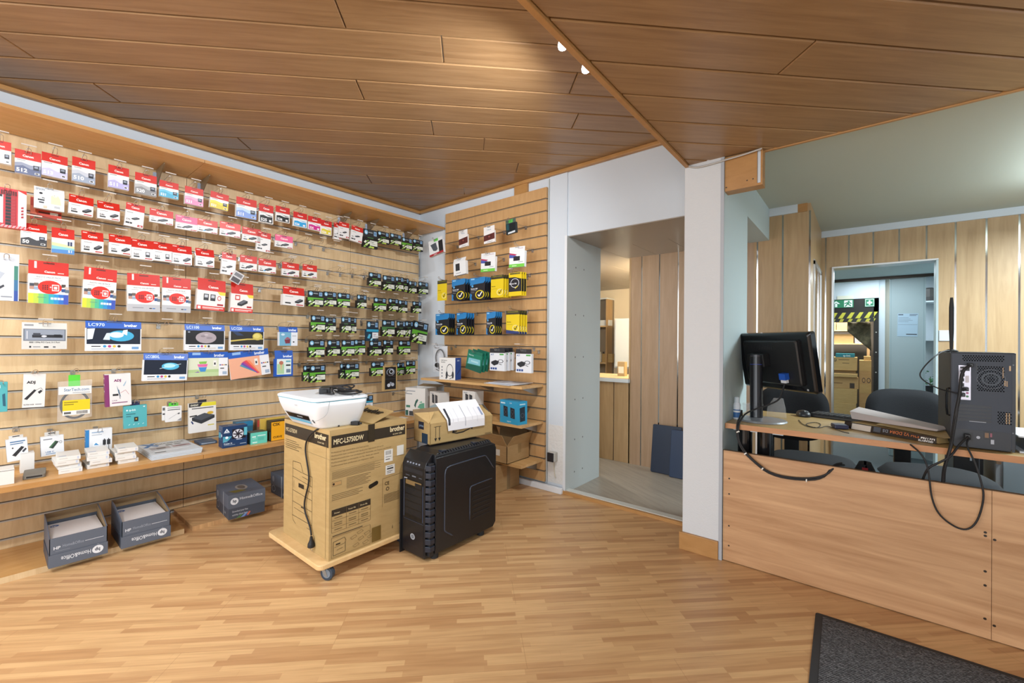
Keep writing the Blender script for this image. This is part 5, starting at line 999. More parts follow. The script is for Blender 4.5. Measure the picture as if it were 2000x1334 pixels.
# ================================================================ THINGS ON AND UNDER THE REAR SHELVES
BZ = .8385
def fbox(name, x0, yf, w, dep, h, m, label, cat, front=None, side=None, top=None, rz=0, z=BZ, bevel=.001):
    mb = MB().box(0, 0, 0, w, dep, h, m)
    if front: mb.draw((0, 0, h), (w, 0, 0), (0, 0, -h), front, N=(0, -1, 0))
    if side: mb.draw((w, 0, h), (0, dep, 0), (0, 0, -h), side, N=(1, 0, 0))
    if top: mb.draw((0, dep, h), (w, 0, 0), (0, -dep, 0), top, N=(0, 0, 1))
    return tag(mb.build(name, loc=(x0, yf, z), rotz=R(rz), bevel=bevel), label, cat)
hs = lambda cx, cy, s, c: [('o', cx, cy-.06*s, .22*s, .30*s, .12, c), ('e', cx-.20*s, cy+.16*s, .07*s, .17*s, c), ('e', cx+.20*s, cy+.16*s, .07*s, .17*s, c), ('l', cx+.2*s, cy+.28*s, cx-.02*s, cy+.36*s, .03, c)]
p0 = onZ(858, 741, BZ); p1 = onZ(889, 742.5, BZ)
fbox('headset_carton', p0.x, p0.y, (p1-p0).length, .10, .195, WBX, 'white headset carton with blue side on the upper rear shelf', 'carton', [('t', .10, .14, .05, 'USB Stereo', '#2A2C34', 'l', .55, .02), ('t', .10, .22, .05, 'Headset', '#2A2C34', 'l', .42, .02)]+hs(.66, .62, .95, '#24262C')+[('e', .17, .42, .04, .035, '#6A6E78'), ('e', .17, .56, .04, .035, '#6A6E78'), ('e', .17, .70, .04, .035, '#6A6E78'), ('e', .17, .84, .04, .035, '#6A6E78'), ('e', .44, .92, .05, .04, '#3A3E48')], [('r', 0, 0, 1, 1, '#1E56B0'), ('r', .3, .1, .7, .16, '#A9C4EC'), ('l', .3, .75, .95, .5, .06, '#14244A')], rz=math.degrees(math.atan2((p1-p0).y, (p1-p0).x)))
for k in range(3):
    p = onZ(956+5*k, 751-1.5*k, BZ)
    mb = MB().box(0, 0, 0, .30, .205, .0035, pm(('#C4C8CE', '#B4B8C0', '#CED2D8')[k])); mb.draw((0, .205, .0035), (.30, 0, 0), (0, -.205, 0), [('r', .1, .1, .5, .4, '#9EA2AC'), ('r', .55, .2, .9, .6, '#8E929C'), ('r', .1, .55, .45, .9, '#A9ADB6')], N=(0, 0, 1))
    tag(mb.build('magazine', loc=(1.195+.02*k, -.300+.006*k, BZ+.0038*k), rotz=R(-6+5*k)), ('lowest grey magazine on the upper rear shelf', 'middle grey magazine on the upper rear shelf', 'topmost grey magazine on the upper rear shelf')[k], 'magazine')
SPZ = .5415
p0 = onZ(976.4, 823.4, SPZ); p1 = onZ(1010.9, 831, SPZ)
spk = lambda cx, cy, c: [('p', [(cx-.13, cy-.24), (cx+.11, cy-.20), (cx+.13, cy+.24), (cx-.11, cy+.22)], c), ('o', cx, cy-.06, .08, .09, .2, '#5A6270'), ('o', cx+.01, cy+.12, .07, .07, .2, '#5A6270')]
fbox('speaker_carton', p0.x, p0.y, (p1-p0).length, .10, .178, mat('cyan_card', '#2E9BC6', 0.4), 'bright blue speaker carton on the middle rear shelf', 'carton', spk(.33, .48, '#1E2630')+spk(.72, .52, '#1E2630')+[('t', .42, .93, .06, 'logitech', '#D6EEF8', 'l', .3), ('t', .55, .12, .05, 'Z200', '#D6EEF8', 'l', .2), ('r', .05, .1, .3, .16, '#D6EEF8')], [('p', [(.2, .28), (.75, .22), (.8, .85), (.25, .88)], '#22303C'), ('r', .2, .1, .8, .15, '#BFE4F2'), ('o', .5, .6, .18, .1, .2, '#5A6270')], rz=math.degrees(math.atan2((p1-p0).y, (p1-p0).x)), z=SPZ)
for i, (xa, xb, ya, rz) in enumerate(((836, 862, 766, -12), (900, 926, 764, -4))):
    p0 = onZ(xa, 832, SPZ); p0.y = -.29; p0.x = onY(xa, 790, -.29).x; w = onY(xb, 790, -.29).x-p0.x
    hgt = onY((xa+xb)/2, ya, -.29).z-SPZ
    fbox('speaker_carton', p0.x, -.27, w, .10, hgt, WBX, ('white speaker carton with pictured speakers beside the green white carton', 'white speaker carton behind the delivery note')[i], 'carton', spk(.36, .35, '#33363C')+spk(.68, .36, '#33363C')+[('p', [(0, 1), (0, .8), (.8, .55), (1, .55), (1, 1)], '#9FB4BC'), ('r', .1, .06, .4, .1, '#9EA4AC')], [('p', [(0, .6), (1, .5), (1, 1), (0, 1)], '#7F98A4')], rz=rz, z=SPZ)
# green and white open carton standing on the display shelf in the corner
p0 = onX(778, 811, .36); pz = SZ
gc = thing('device_carton', (.20, -.335, SZ), 'open white carton with green picture in the room corner', 'carton', rotz=R(14))
gw, gd, gh = .235, .18, max(onY(806, 757, -.30).z-SZ, .2)
mb = MB(); e = .003; mb.box(0, 0, 0, gw, e, gh, WBX); mb.box(0, gd-e, 0, gw, gd, gh, WBX); mb.box(0, 0, 0, e, gd, gh, WBX); mb.box(gw-e, 0, 0, gw, gd, gh, WBX); mb.box(0, 0, 0, gw, gd, e, KRAFTD)
mb.draw((0, 0, gh), (gw, 0, 0), (0, 0, -gh), [('p', [(.45, .62), (.52, .45), (.60, .38), (.66, .42), (.56, .55), (.52, .7)], '#2E5A50'), ('p', [(.62, .68), (.72, .55), (.95, .50), (.97, .75), (.80, .72)], '#5C9A80'), ('p', [(.70, .50), (.82, .44), (.86, .52)], '#7FB09A'), ('r', .05, .62, .25, .70, '#3F7A66'), ('r', .02, .80, .16, .98, '#2E5A50'), ('r', .20, .82, .46, .98, '#3A3E42'), ('r', .52, .88, .9, .92, '#8E949A'), ('r', .05, .1, .5, .13, '#8E949A'), ('r', .05, .2, .35, .23, '#8E949A')], N=(0, -1, 0)); mb.build('box', gc)
MB().add([(0, gd, gh), (gw, gd, gh), (gw+.05, gd+.06, gh+.02), (.03, gd+.06, gh+.02)], [(0, 1, 2, 3)], KRAFTD).build('flap', gc).modifiers.new('solid', 'SOLIDIFY').thickness = .003
q4 = onZ(751, 806, SZ); sbox('product_box', q4.x+.04, q4.y-.06, .09, .13, .03, BLKM, 'flat black carton on the shelf behind the raised flap', 'carton')
sbox('note_card', .33, -.52, .09, .12, .003, pm('#DCDAD4'), 'small white card lying on the shelf behind the printer carton', 'card')
# brown cartons below
oc = thing('open_carton', (1.16, -.345, .2365), 'open brown carton with raised flaps on the lowest rear shelf', 'carton')
mb = MB(); W_, D_, H_ = .325, .285, .135; e = .004
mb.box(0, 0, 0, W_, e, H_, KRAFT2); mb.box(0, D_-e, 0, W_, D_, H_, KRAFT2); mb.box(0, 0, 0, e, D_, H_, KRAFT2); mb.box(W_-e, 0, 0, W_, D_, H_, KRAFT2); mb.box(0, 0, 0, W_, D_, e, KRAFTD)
mb.draw((W_, 0, H_), (0, D_, 0), (0, 0, -H_), [('r', .48, -.02, .62, .55, '#9A7C50')], N=(1, 0, 0)); mb.draw((0, 0, H_), (W_, 0, 0), (0, 0, -H_), [('r', .60, .25, .78, .6, '#D6D2C8')], N=(0, -1, 0)); mb.build('box', oc)
def fl2(pts, m=KRAFT2): MB().add(pts, [tuple(range(len(pts)))], m).build('flap', oc).modifiers.new('solid', 'SOLIDIFY').thickness = .003
fl2([(W_, .0, H_), (W_, D_, H_), (W_+.035, D_-.01, H_+.085), (W_+.035, .035, H_+.075)]); fl2([(0, 0, H_), (W_, 0, H_), (W_-.03, -.03, H_+.085), (.03, -.035, H_+.09)]); fl2([(0, D_, H_), (W_, D_, H_), (W_-.02, D_-.01, H_+.09), (.02, D_-.01, H_+.09)], KRAFTD); fl2([(0, 0, H_), (0, D_, H_), (-.04, D_, H_+.08), (-.04, 0, H_+.08)])
mb = MB().box(0, 0, 0, .36, .285, .208, KRAFT2); mb.draw((.36, 0, .208), (0, .285, 0), (0, 0, -.208), [('r', .44, .0, .58, 1, '#8E7550'), ('l', 0, .01, 1, .01, .01, '#7F663F')], N=(1, 0, 0)); tag(mb.build('carton', loc=(1.045, -.372, .0005), bevel=.003), 'closed brown carton on the floor under the lowest rear shelf', 'carton')
# ================================================================ HANGING GOODS
RED, WHT, INKB = '#C6281D', '#E3E3E1', '#1B1C1F'
ZO = {'A': (0, 180, 4.4444), 'B': (0, 430, 4.4444), 'C': (0, 680, 4.4444), 'D': (400, 320, 4.4444), 'E': (400, 560, 4.4444), 'F': (780, 340, 4.4475), 'G': (780, 600, 3.335), 'P': (0, 0, 1)}
def canon(x, y, h, w=.42, al='c'): return ('t', x, y, h, 'Canon', '#F4E4DE', al, w, .035)
def cart(cx, cy, s, asp, c=INKB, tilt=1):                      # slanted picture of a cartridge
    q = lambda x, y: (cx+x*s, cy+y*s*asp)
    return [('p', [q(-.5, .12), q(.1, -.42), q(.5, -.30), q(.5, .02), q(-.1, .5), q(-.5, .42)], c), ('p', [q(-.42, .12), q(.12, -.36), q(.42, -.27), q(-.1, .22)], '#5A5E66')]
def S_wave(num, tint, deep, numc='#F2F2F2', dark=False):
    b = [('p', [(0, .30), (.25, .22), (.6, .34), (1, .26), (1, 1), (0, 1)], tint), ('p', [(0, .55), (.3, .42), (.6, .60), (1, .50), (1, 1), (0, 1)], deep), ('t', .06, .86, .24, num, numc, 'l', .48, .03), ('r', .70, .30, .92, .62, '#2A2E38'), ('r', .74, .35, .88, .48, '#8E98A8'), ('r', .76, .78, .94, .90, '#F0F0F0'), ('r', .78, .80, .90, .88, INKB), ('r', .08, .06, .40, .10, '#8C8C8C')]
    return dict(hh=.30, hc=RED, bc=WHT, H=[canon(.5, .72, .24)], B=b, d=.028)
def S_block(num, col, nc='#F2F2F2'):
    return dict(hh=.34, hc='#C2201C', bc=WHT, H=[canon(.5, .66, .24)], B=[('p', [(.06, .26), (.4, .20), (.94, .26), (.94, .94), (.06, .94)], col), ('p', [(.06, .26), (.4, .20), (.7, .32), (.94, .30), (.94, .36), (.6, .40), (.3, .30), (.06, .36)], '#E9E9EA'), ('t', .12, .84, .26, num, nc, 'l', .48, .03), ('r', .70, .66, .86, .86, '#E9E9EA'), ('r', .1, .06, .5, .10, '#9A9A9A')], d=.022)
def S_xl(num, col=INKB, hc=RED, tall=False):
    a = .62 if tall else 1.55
    return dict(hh=.22 if tall else .42, hc=hc, bc='#DEDDDC', H=[canon(.5, .68, .30), ('r', .06, .12, .26, .22, '#EFC9C2')], B=[('t', .08, .62 if tall else .50, .09 if tall else .16, num, INKB, 'l', .26, .02), ('r', .06, .74 if tall else .66, .26, .84 if tall else .80, INKB), ('r', .28, .74 if tall else .66, .40, .84 if tall else .80, col), ('r', .08, .12, .40, .16, '#9A9A9A'), ('p', [(.70, .82), (.97, .82), (.97, .95), (.68, .95)], '#A81A22'), ('t', .76, .93, .085, 'XL', '#F4E4DE', 'l', .16, .03)]+cart(.56, .46, .42, a*.8, INKB), d=.022)
def S_box(num, hc=RED, icon=1):
    return dict(hh=.36, hc=hc, bc='#E0DFDE', H=[canon(.5, .70, .28), ('r', .06, .14, .26, .24, '#EFC9C2')], B=[('t', .10, .66, .17, num, INKB, 'l', .28, .02), ('r', .10, .72, .36, .84, INKB), ('r', .10, .16, .46, .21, '#9A9A9A'), ('r', .62, .84, .95, .93, '#B3241F')]+(cart(.74, .52, .38, 1.2) if icon else [('r', .64, .30, .84, .74, '#26282C'), ('r', .67, .35, .81, .55, '#C9CCD2')]), d=.045)
RAIN = ['#D8CF3A', '#B4C948', '#7FBE6A', '#4FB48C', '#2FA3B0', '#2A8CC4', '#2F6CBC', '#3A52AE']
def S_photo(grey=False):
    ph = [('#3E4652', .03, .32), ('#6A5A52', .14, .30), ('#B08A7A', .03, .42), ('#8EA4BC', .14, .43), ('#4A4038', .82, .30), ('#C4B4A8', .90, .38), ('#2F4E86', .82, .46), ('#5A6A7A', .91, .48)]
    B = [('t', .5, .115, .05, 'PHOTO VALUE PACK', '#6A6A6E', 'c', .62, .01), ('r', .12, .16, .34, .175, '#9A9AA0'), ('r', .66, .16, .84, .175, '#9A9AA0')]+[('r', x, y, x+.11, y+.11, c) for c, x, y in ph]+[('e', .53, .43, .30, .235, '#D42A1E')]
    B += [('r', .34+.055*i, .36+.06*j, .375+.055*i, .40+.06*j, '#3A2428') for i in range(3) for j in range(3)]+[('t', .52, .46, .07, '+', '#F4E4DE', 'l', .05, .02), ('r', .58, .33, .76, .55, '#F0E6E4'), ('r', .60, .36, .74, .52, '#C2382E'), ('r', .63, .40, .71, .49, '#F0E6E4')]
    if grey: B += [('r', 0, .72, 1, 1, '#B4B6BA'), ('r', .15, .84, .48, .875, '#8E9096'), ('e', .70, .87, .05, .02, INKB), ('e', .80, .87, .05, .02, '#3F6EB0')]
    else: B += [('g', 0, .66, 1, 1, RAIN), ('r', .22, .78, .44, .80, '#5A8A7A')]+[('r', .55+.085*i, .775, .62+.085*i, .85, '#DDE6F0') for i in range(4)]
    return dict(hh=.27, hc=RED, bc=WHT, H=[canon(.52, .85, .15, .36), ('r', .14, .06, .20, .56, '#EFD9D4'), ('r', .72, .80, .88, .86, '#F0C8C0')], B=B, d=.016, rim=1)
def S_cred(twin=True):
    B = [('r', 0, 0, 1, .06, RED), ('p', [(.70, .06), (1, .06), (1, .22), (.80, .22)], '#E4CE3E'), ('r', 0, .80, 1, 1, '#CC261C'), ('r', .20, .86, .95, .90, '#F0D8D2'), ('r', .20, .92, .80, .95, '#E8B8AE'), ('r', .04, .84, .14, .97, '#F0E4E0'), ('r', .72, .66, .94, .75, '#A81A22')]
    B += ([('r', .22, .22, .40, .54, '#24262C'), ('r', .25, .26, .37, .40, '#B9BDC4'), ('r', .46, .22, .64, .54, '#24262C'), ('r', .49, .26, .61, .40, '#B9BDC4'), ('o', .78, .38, .07, .12, .3, '#C2382E')] if twin else [('r', .18, .12, .40, .38, '#C2382E'), ('r', .22, .18, .36, .32, '#F0E4E0')]+cart(.52, .50, .46, .8))
    return dict(hh=.30, hc=RED, bc='#E2E0DC', H=[canon(.55, .84, .22, .36)], B=B, d=.05)
def S_multi():
    return dict(hh=.34, hc=RED, bc=WHT, H=[canon(.5, .72, .24)], B=[('p', [(0, .30), (1, .45), (1, 1), (0, 1)], '#D6D9A2'), ('p', [(0, .52), (1, .60), (1, 1), (0, 1)], '#86C2C8'), ('p', [(0, .76), (1, .72), (1, 1), (0, 1)], '#4F86C4'), ('r', .70, .18, .90, .46, '#2A3A5E'), ('r', .78, .18, .81, .46, WHT), ('t', .72, .90, .16, '51', '#E8EEF6', 'l', .2, .02)], d=.03)
def S_hp(num='300', band=True, dark=False, tall=False):
    hc = '#17191C' if not dark else '#23292C'
    H = [('e', .20, .42, .12 if not tall else .14, .30, '#79B4D8'), ('t', .135, .55, .30, 'hp', '#E6F0F6', 'l', .13, .03), ('r', .72, .16, .92, .72, '#8FB4D4'), ('r', .75, .25, .89, .62, '#5E86B0'), ('r', .36, .32, .64, .44, '#9AA4AA')]
    g = '#5FA834' if not dark else '#4A7A46'
    B = ([('r', 0, .0, 1, .17, g), ('p', [(0, .16), (.42, .16), (.30, .3), (0, .36)], g)] if band else [('r', .30, .02, .7, .09, g)])
    B += [('p', [(.04, .52), (.16, .34), (.28, .40), (.14, .62)], '#D9E2CE'), ('p', [(.10, .80), (.26, .56), (.38, .60), (.26, .84)], '#B9D488'), ('p', [(.30, .52), (.44, .40), (.46, .56), (.34, .66)], '#E4ECDA'), ('p', [(.02, .96), (.10, .82), (.2, .92), (.1, 1)], '#8FC24A'), ('p', [(.34, .98), (.50, .78), (.62, .90), (.52, 1)], '#A4CE5E'), ('p', [(.20, .40), (.34, .28), (.40, .34), (.28, .46)], '#7FAE4A')]
    B += [('r', .46, .28, .98, .76, '#D8DCD0'), ('t', .56, .50, .13, num, '#3A3E3A', 'l', .30, .01), ('r', .56, .58, .84, .62, '#8E948A'), ('e', .52, .40, .025, .04, '#3A3E3A'), ('e', .66, .92, .10, .09, '#B8CE54')]
    return dict(hh=.36, hc=hc, bc='#121415', H=H, B=B, d=.028)
def S_hpteal(tall=False):
    d = S_hp('301', False); d['hc'] = '#1A2A38'; d['B'] = [('r', 0, .0, 1, .2, '#2F9CC0'), ('p', [(.06, .75), (.2, .4), (.36, .44), (.25, .8)], '#4FB0D0'), ('p', [(.3, .95), (.42, .72), (.52, .8), (.45, .98)], '#8FCEE0'), ('r', .48, .26, .98, .78, '#DCE2E6'), ('r', .56, .4, .8, .46, '#B08A90'), ('r', .56, .55, .8, .6, '#8E949A')]; d['bc'] = '#173448'; return d
BLU = '#1F57B4'
def S_planet(num, planet, bg='#0F1C30', kind=0):
    pl = {'blue': [('e', .60, .42, .20, .24, '#4FB2D6'), ('e', .58, .38, .13, .15, '#A4DCEC'), ('l', .36, .58, .84, .26, .012, '#CFE8F2')], 'moon': [('e', .52, .50, .26, .40, '#A49AA0'), ('e', .44, .40, .06, .07, '#8A8086'), ('e', .60, .52, .08, .08, '#8E858C'), ('e', .52, .30, .05, .05, '#BDB4BA'), ('e', .1, .12, .03, .05, '#8E98A8')],
          'big': [('e', .62, .46, .24, .34, '#3FA4CC'), ('e', .54, .40, .13, .18, '#CFE4EE'), ('p', [(.30, .70), (.36, .30), (.42, .28), (.42, .72)], '#C9DCEC'), ('p', [(.66, .10), (.74, .06), (.73, .42), (.64, .3)], '#E4F0F6'), ('p', [(.03, .05), (.16, .02), (.12, .66), (.03, .7)], '#D6E4F0')], 'saturn': [('e', .80, .36, .15, .28, '#C2B24E'), ('e', .78, .32, .10, .17, '#D8CC74'), ('p', [(.02, .66), (.5, .52), (.98, .50), (.98, .58), (.5, .62), (.02, .76)], '#C9B65A'), ('p', [(.05, 0), (.2, 0), (.4, .3), (.2, .3)], '#2A3A5A')]}[planet]
    B = [('r', .02, 0, .98, .70, bg)]+[(k, *([v*.72 if i % 2 else v for i, v in enumerate(r[:4])] if k in 'e' else []), *r[4:]) if k == 'e' else ((k, r[0], r[1]*.72, r[2], r[3]*.72, *r[4:]) if k == 'l' else (k, [(a, c*.72) for a, c in r[0]], r[1])) for k, *r in pl]
    B += [('r', .10, .78, .26, .82, '#2A2C32')]+[('e', .33+.085*i, .80, .03, .055, c) for i, c in enumerate(('#2F8CC4', '#B03A7A', '#D0B43A', '#1C1C1E'))]+[('r', .82, .82, .95, .93, '#6E9AC8'), ('r', .1, .90, .5, .925, '#9AA2AE')]
    return dict(hh=.17, hc=BLU, bc='#DCE0E4', H=[('t', .05, .72, .44, num, '#C9DCF2', 'l', .30, .02), ('t', .68, .72, .42, 'brother', '#E4EEF8', 'l', .24, .03)], B=B, d=.03)
def S_brpic(kind):
    if kind == 'cups': B = [('r', 0, 0, .76, .78, '#D2D8C0'), ('r', 0, .62, .76, .78, '#A9C48A'), ('p', [(.26, .20), (.46, .18), (.44, .32), (.28, .32)], '#7CB84A'), ('p', [(.22, .34), (.48, .33), (.46, .48), (.25, .48)], '#D862A0'), ('p', [(.25, .50), (.46, .50), (.42, .74), (.30, .74)], '#3F86C8'), ('p', [(.12, .80), (.24, .72), (.30, .80), (.2, .86)], '#7A4FA8'), ('r', 0, .78, .76, 1, '#B8CC9C')]
    elif kind == 'feathers': B = [('r', 0, 0, .76, 1, '#E4A88A')]+[('p', [(.36, .20), (.42, .16), (.72, .86), (.66, .88)], '#D84A4A'), ('p', [(.30, .26), (.36, .20), (.68, .86), (.64, .86)], '#B23A7A'), ('p', [(.27, .32), (.32, .26), (.66, .84), (.62, .82)], '#6A4AA4'), ('p', [(.24, .40), (.28, .34), (.64, .82), (.60, .80)], '#4A8EA4'), ('p', [(.42, .16), (.50, .18), (.70, .80), (.68, .82)], '#E8845A')]
    return dict(hh=.17, hc=BLU, bc='#E2E4E8', H=[('t', .64, .80, .48, 'brother', '#E4EEF8', 'l', .26, .03), ('r', .1, .1, .3, .5, '#8FB4E0')], B=B+[('r', .62, .14, .70, .46, '#E4E4E0'), ('r', .64, .26, .68, .38, '#2A2C30')]+[('e', .80+.05*i, .40, .02, .035, c) for i, c in enumerate(('#2A4A9A', '#B03A4A', '#C8A43A', '#1C1C1E'))]+[('r', .80, .56, .90, .61, '#2A2C30'), ('r', .86, .76, .97, .92, '#9CAEC4')], d=.012)
def S_small(kind):
    if kind == 'cake': return dict(hh=.20, hc=BLU, bc='#DDE3EA', H=[('t', .5, .8, .5, 'brother', '#E4EEF8', 'l', .44, .03)], B=[('r', .02, 0, .64, 1, '#6FA8C4'), ('p', [(.28, .55), (.60, .5), (.58, .82), (.34, .84)], '#7A2F3E'), ('p', [(.28, .52), (.44, .36), (.62, .48)], '#A84A5A'), ('e', .2, .18, .1, .08, '#C9DCE8'), ('e', .78, .72, .05, .05, INKB), ('r', .7, .25, .92, .3, '#9AA4B0')], d=.03)
    return dict(hh=.26, hc=BLU, bc=BLU, H=[('t', .45, .85, .3, 'brother', '#E4EEF8', 'l', .5, .03)], B=[('r', .10, .02, .90, .90, '#D9E6E4'), ('r', .12, .3, .50, .86, '#A8CCA0'), ('e', .34, .24, .12, .11, '#B4705A'), ('p', [(.28, .34), (.40, .34), (.34, .72)], '#D0B48A'), ('r', .60, .12, .86, .2, '#5AA8B8'), ('r', .60, .34, .86, .42, INKB), ('r', .62, .6, .86, .8, '#6E8298')], d=.03)
# ---- builders
_mesh = {}
def pack_mesh(style, w, h):                                    # local: hang point at the origin, x to the reader's right, front towards -y
    d = style['d']; hh = style['hh']*h; mb = MB(); hc, bc = pm(style['hc']), pm(style['bc'])
    if style.get('rim'): mb.prism([(x, z-hh-(h-hh)/2+.0) for x, z in rrect(w+.008, h-hh+.004, .012, 3)], d/2-.001, d/2+.001, 'y', CLEAR)
    mb.box(-w/2, -d/2, -h, w/2, d/2, -hh-.0004, bc)
    mb.draw((-w/2, -d/2, -hh), (w, 0, 0), (0, 0, -(h-hh)), style['B'], N=(0, -1, 0))
    hb = MB(); yb = -d/2 if d < .03 else -d*.15
    hb.hexa([(-w/2, -d/2, -hh), (w/2, -d/2, -hh), (w/2, -d/2+.0015, -hh), (-w/2, -d/2+.0015, -hh)], [(-w/2, yb, .014), (w/2, yb, .014), (w/2, yb+.0015, .014), (-w/2, yb+.0015, .014)], hc)
    U, V = Vector((w, 0, 0)), Vector((0, -d/2-yb, -hh-.014)); n = V.cross(U).normalized(); n = n if n.y < 0 else -n
    hb.draw((-w/2, yb, .014), U, V, style['H']+[('r', .36, .10, .64, .20, '#6A2A22' if style['hc'] == RED else '#3A3E46')], N=n)
    return mb, hb
def wallrect(z, x0, y0, x1, y1, plane, side):
    ox, oy, sc = ZO[z]; x0, x1 = ox+x0/sc, ox+x1/sc; y0, y1 = oy+y0/sc, oy+y1/sc
    f = (lambda x, y: onX(x, y, plane)) if side == 'L' else (lambda x, y: onY(x, y, plane))
    xc, ym = (x0+x1)/2, (y0+y1)/2
    vx, vy = (1687, 675.6) if side == 'L' else (-22, 661)
    e0 = min(abs((vy-y0)/(vx-xc))*(x1-x0)/2, (y1-y0)*.2); e1 = min(abs((vy-y1)/(vx-xc))*(x1-x0)/2, (y1-y0)*.2)
    a, b = f(x0, ym), f(x1, ym); t, bo = f(xc, y0+e0), f(xc, y1-e1)
    w = (b-a).length; return (a+b)/2, w, t.z, bo.z
hook_parts = None
def hook_proto():
    mb = MB(); mb.box(-.010, -.004, -.022, .010, 0, .006, ALU); mb.box(-.010, -.011, -.002, .010, -.004, .006, ALU); a = mb
    p = MB()
    p.tube([(-.0085, -.004, 0), (-.0085, -.19, -.004), (-.0085, -.208, .004), (-.0085, -.214, .018), (0, -.2145, .022), (.0085, -.214, .018), (.0085, -.208, .004), (.0085, -.19, -.004), (.0085, -.004, 0)], .0017, CHROME, 5, 1)
    t = MB(); t.tube([(0, -.004, .005), (0, -.02, .03), (0, -.225, .036)], .0014, CHROME, 5, 1); t.box(-.027, -.2265, .033, .027, -.2245, .0385, mat('ticket_bar', '#C4BDB4', 0.4))
    return a, p, t
def make_hook(pos, side, label, ticket, group, scale=1.0):
    global hook_parts
    if hook_parts is None:
        hp_ = hook_proto(); hook_parts = [b.build(n) for b, n in zip(hp_, ('bracket', 'prong', 'ticket_arm'))]
        for o in hook_parts: COL.objects.unlink(o)
    t = thing('slatwall_hook', pos, label, 'hook', group, R(90) if side == 'L' else 0)
    for k, o in enumerate(hook_parts):
        if k == 2 and not ticket: continue
        c = o.copy(); COL.objects.link(c); c.parent = t; c.scale = (1, scale, 1)
    return t
def slot_snap(z, side):
    ph = .083 if side == 'L' else .041
    s = round((z-ph)/.1)*.1+ph
    return s if abs(s-z) < .03 else z
NAMES = {'L': 'long slatwall', 'R': 'narrow slatwall'}
def hang(z, x0, y0, x1, y1, style, label, side='L', plane=None, tilt=0.0, hook=True, ticket=True, group=None, name='ink_cartridge_pack', cat='ink cartridge pack', hlabel=None, yaw=0.0):
    plane = plane if plane is not None else (.175 if side == 'L' else -.205)
    c, w, zt, zb = wallrect(z, x0, y0, x1, y1, plane, side); h = zt-zb
    key = (id(style), round(w, 2), round(h, 2))
    mb, hb = pack_mesh(style, w, h-.014)
    rz = R(90+yaw) if side == 'L' else R(yaw)
    o = mb.build(name, loc=(c.x, c.y, zt-.014), rot=(0, R(tilt), rz) if side != 'L' else (R(-tilt)*0, R(tilt), rz), bevel=0)
    tag(o, label, cat, group); hb.build('header_card', o)
    if hook:
        hz = slot_snap(zt-.016, side); wall = .0 if side == 'L' else -.030
        pos = (wall+.0015, c.y, hz) if side == 'L' else (c.x, wall-.0015, hz)
        ln = abs(plane-wall)+.04
        make_hook(pos, side, hlabel or 'hook', ticket, 'chrome display hooks', ln/.214)
    return o
def row(rname, items, side='L', **kw):
    for i, it in enumerate(items):
        z, x0, y0, x1, y1, st, desc = it[:7]; ex = dict(kw); ex.update(it[7] if len(it) > 7 else {})
        where = '%s of the %s row toward the corner' % (ORD[i], rname)
        hang(z, x0, y0, x1, y1, st, '%s, %s' % (desc, where), side=side, hlabel='chrome wire hook under the pack %s' % where, **ex)
def empty_hooks(lst, rname, side='L'):
    for i, (z, bx, by) in enumerate(lst):
        ox, oy, sc = ZO[z]; p = onX(ox+bx/sc, oy+by/sc, .006) if side == 'L' else onY(ox+bx/sc, oy+by/sc, -.036)
        make_hook((.0015, p.y, p.z+.008) if side == 'L' else (p.x, -.0315, p.z+.008), side, 'bare chrome wire hook, %s empty one in %s row%s' % (ORD[i], rname, '' if side == 'L' else ' of the narrow slatwall'), True, 'chrome display hooks')
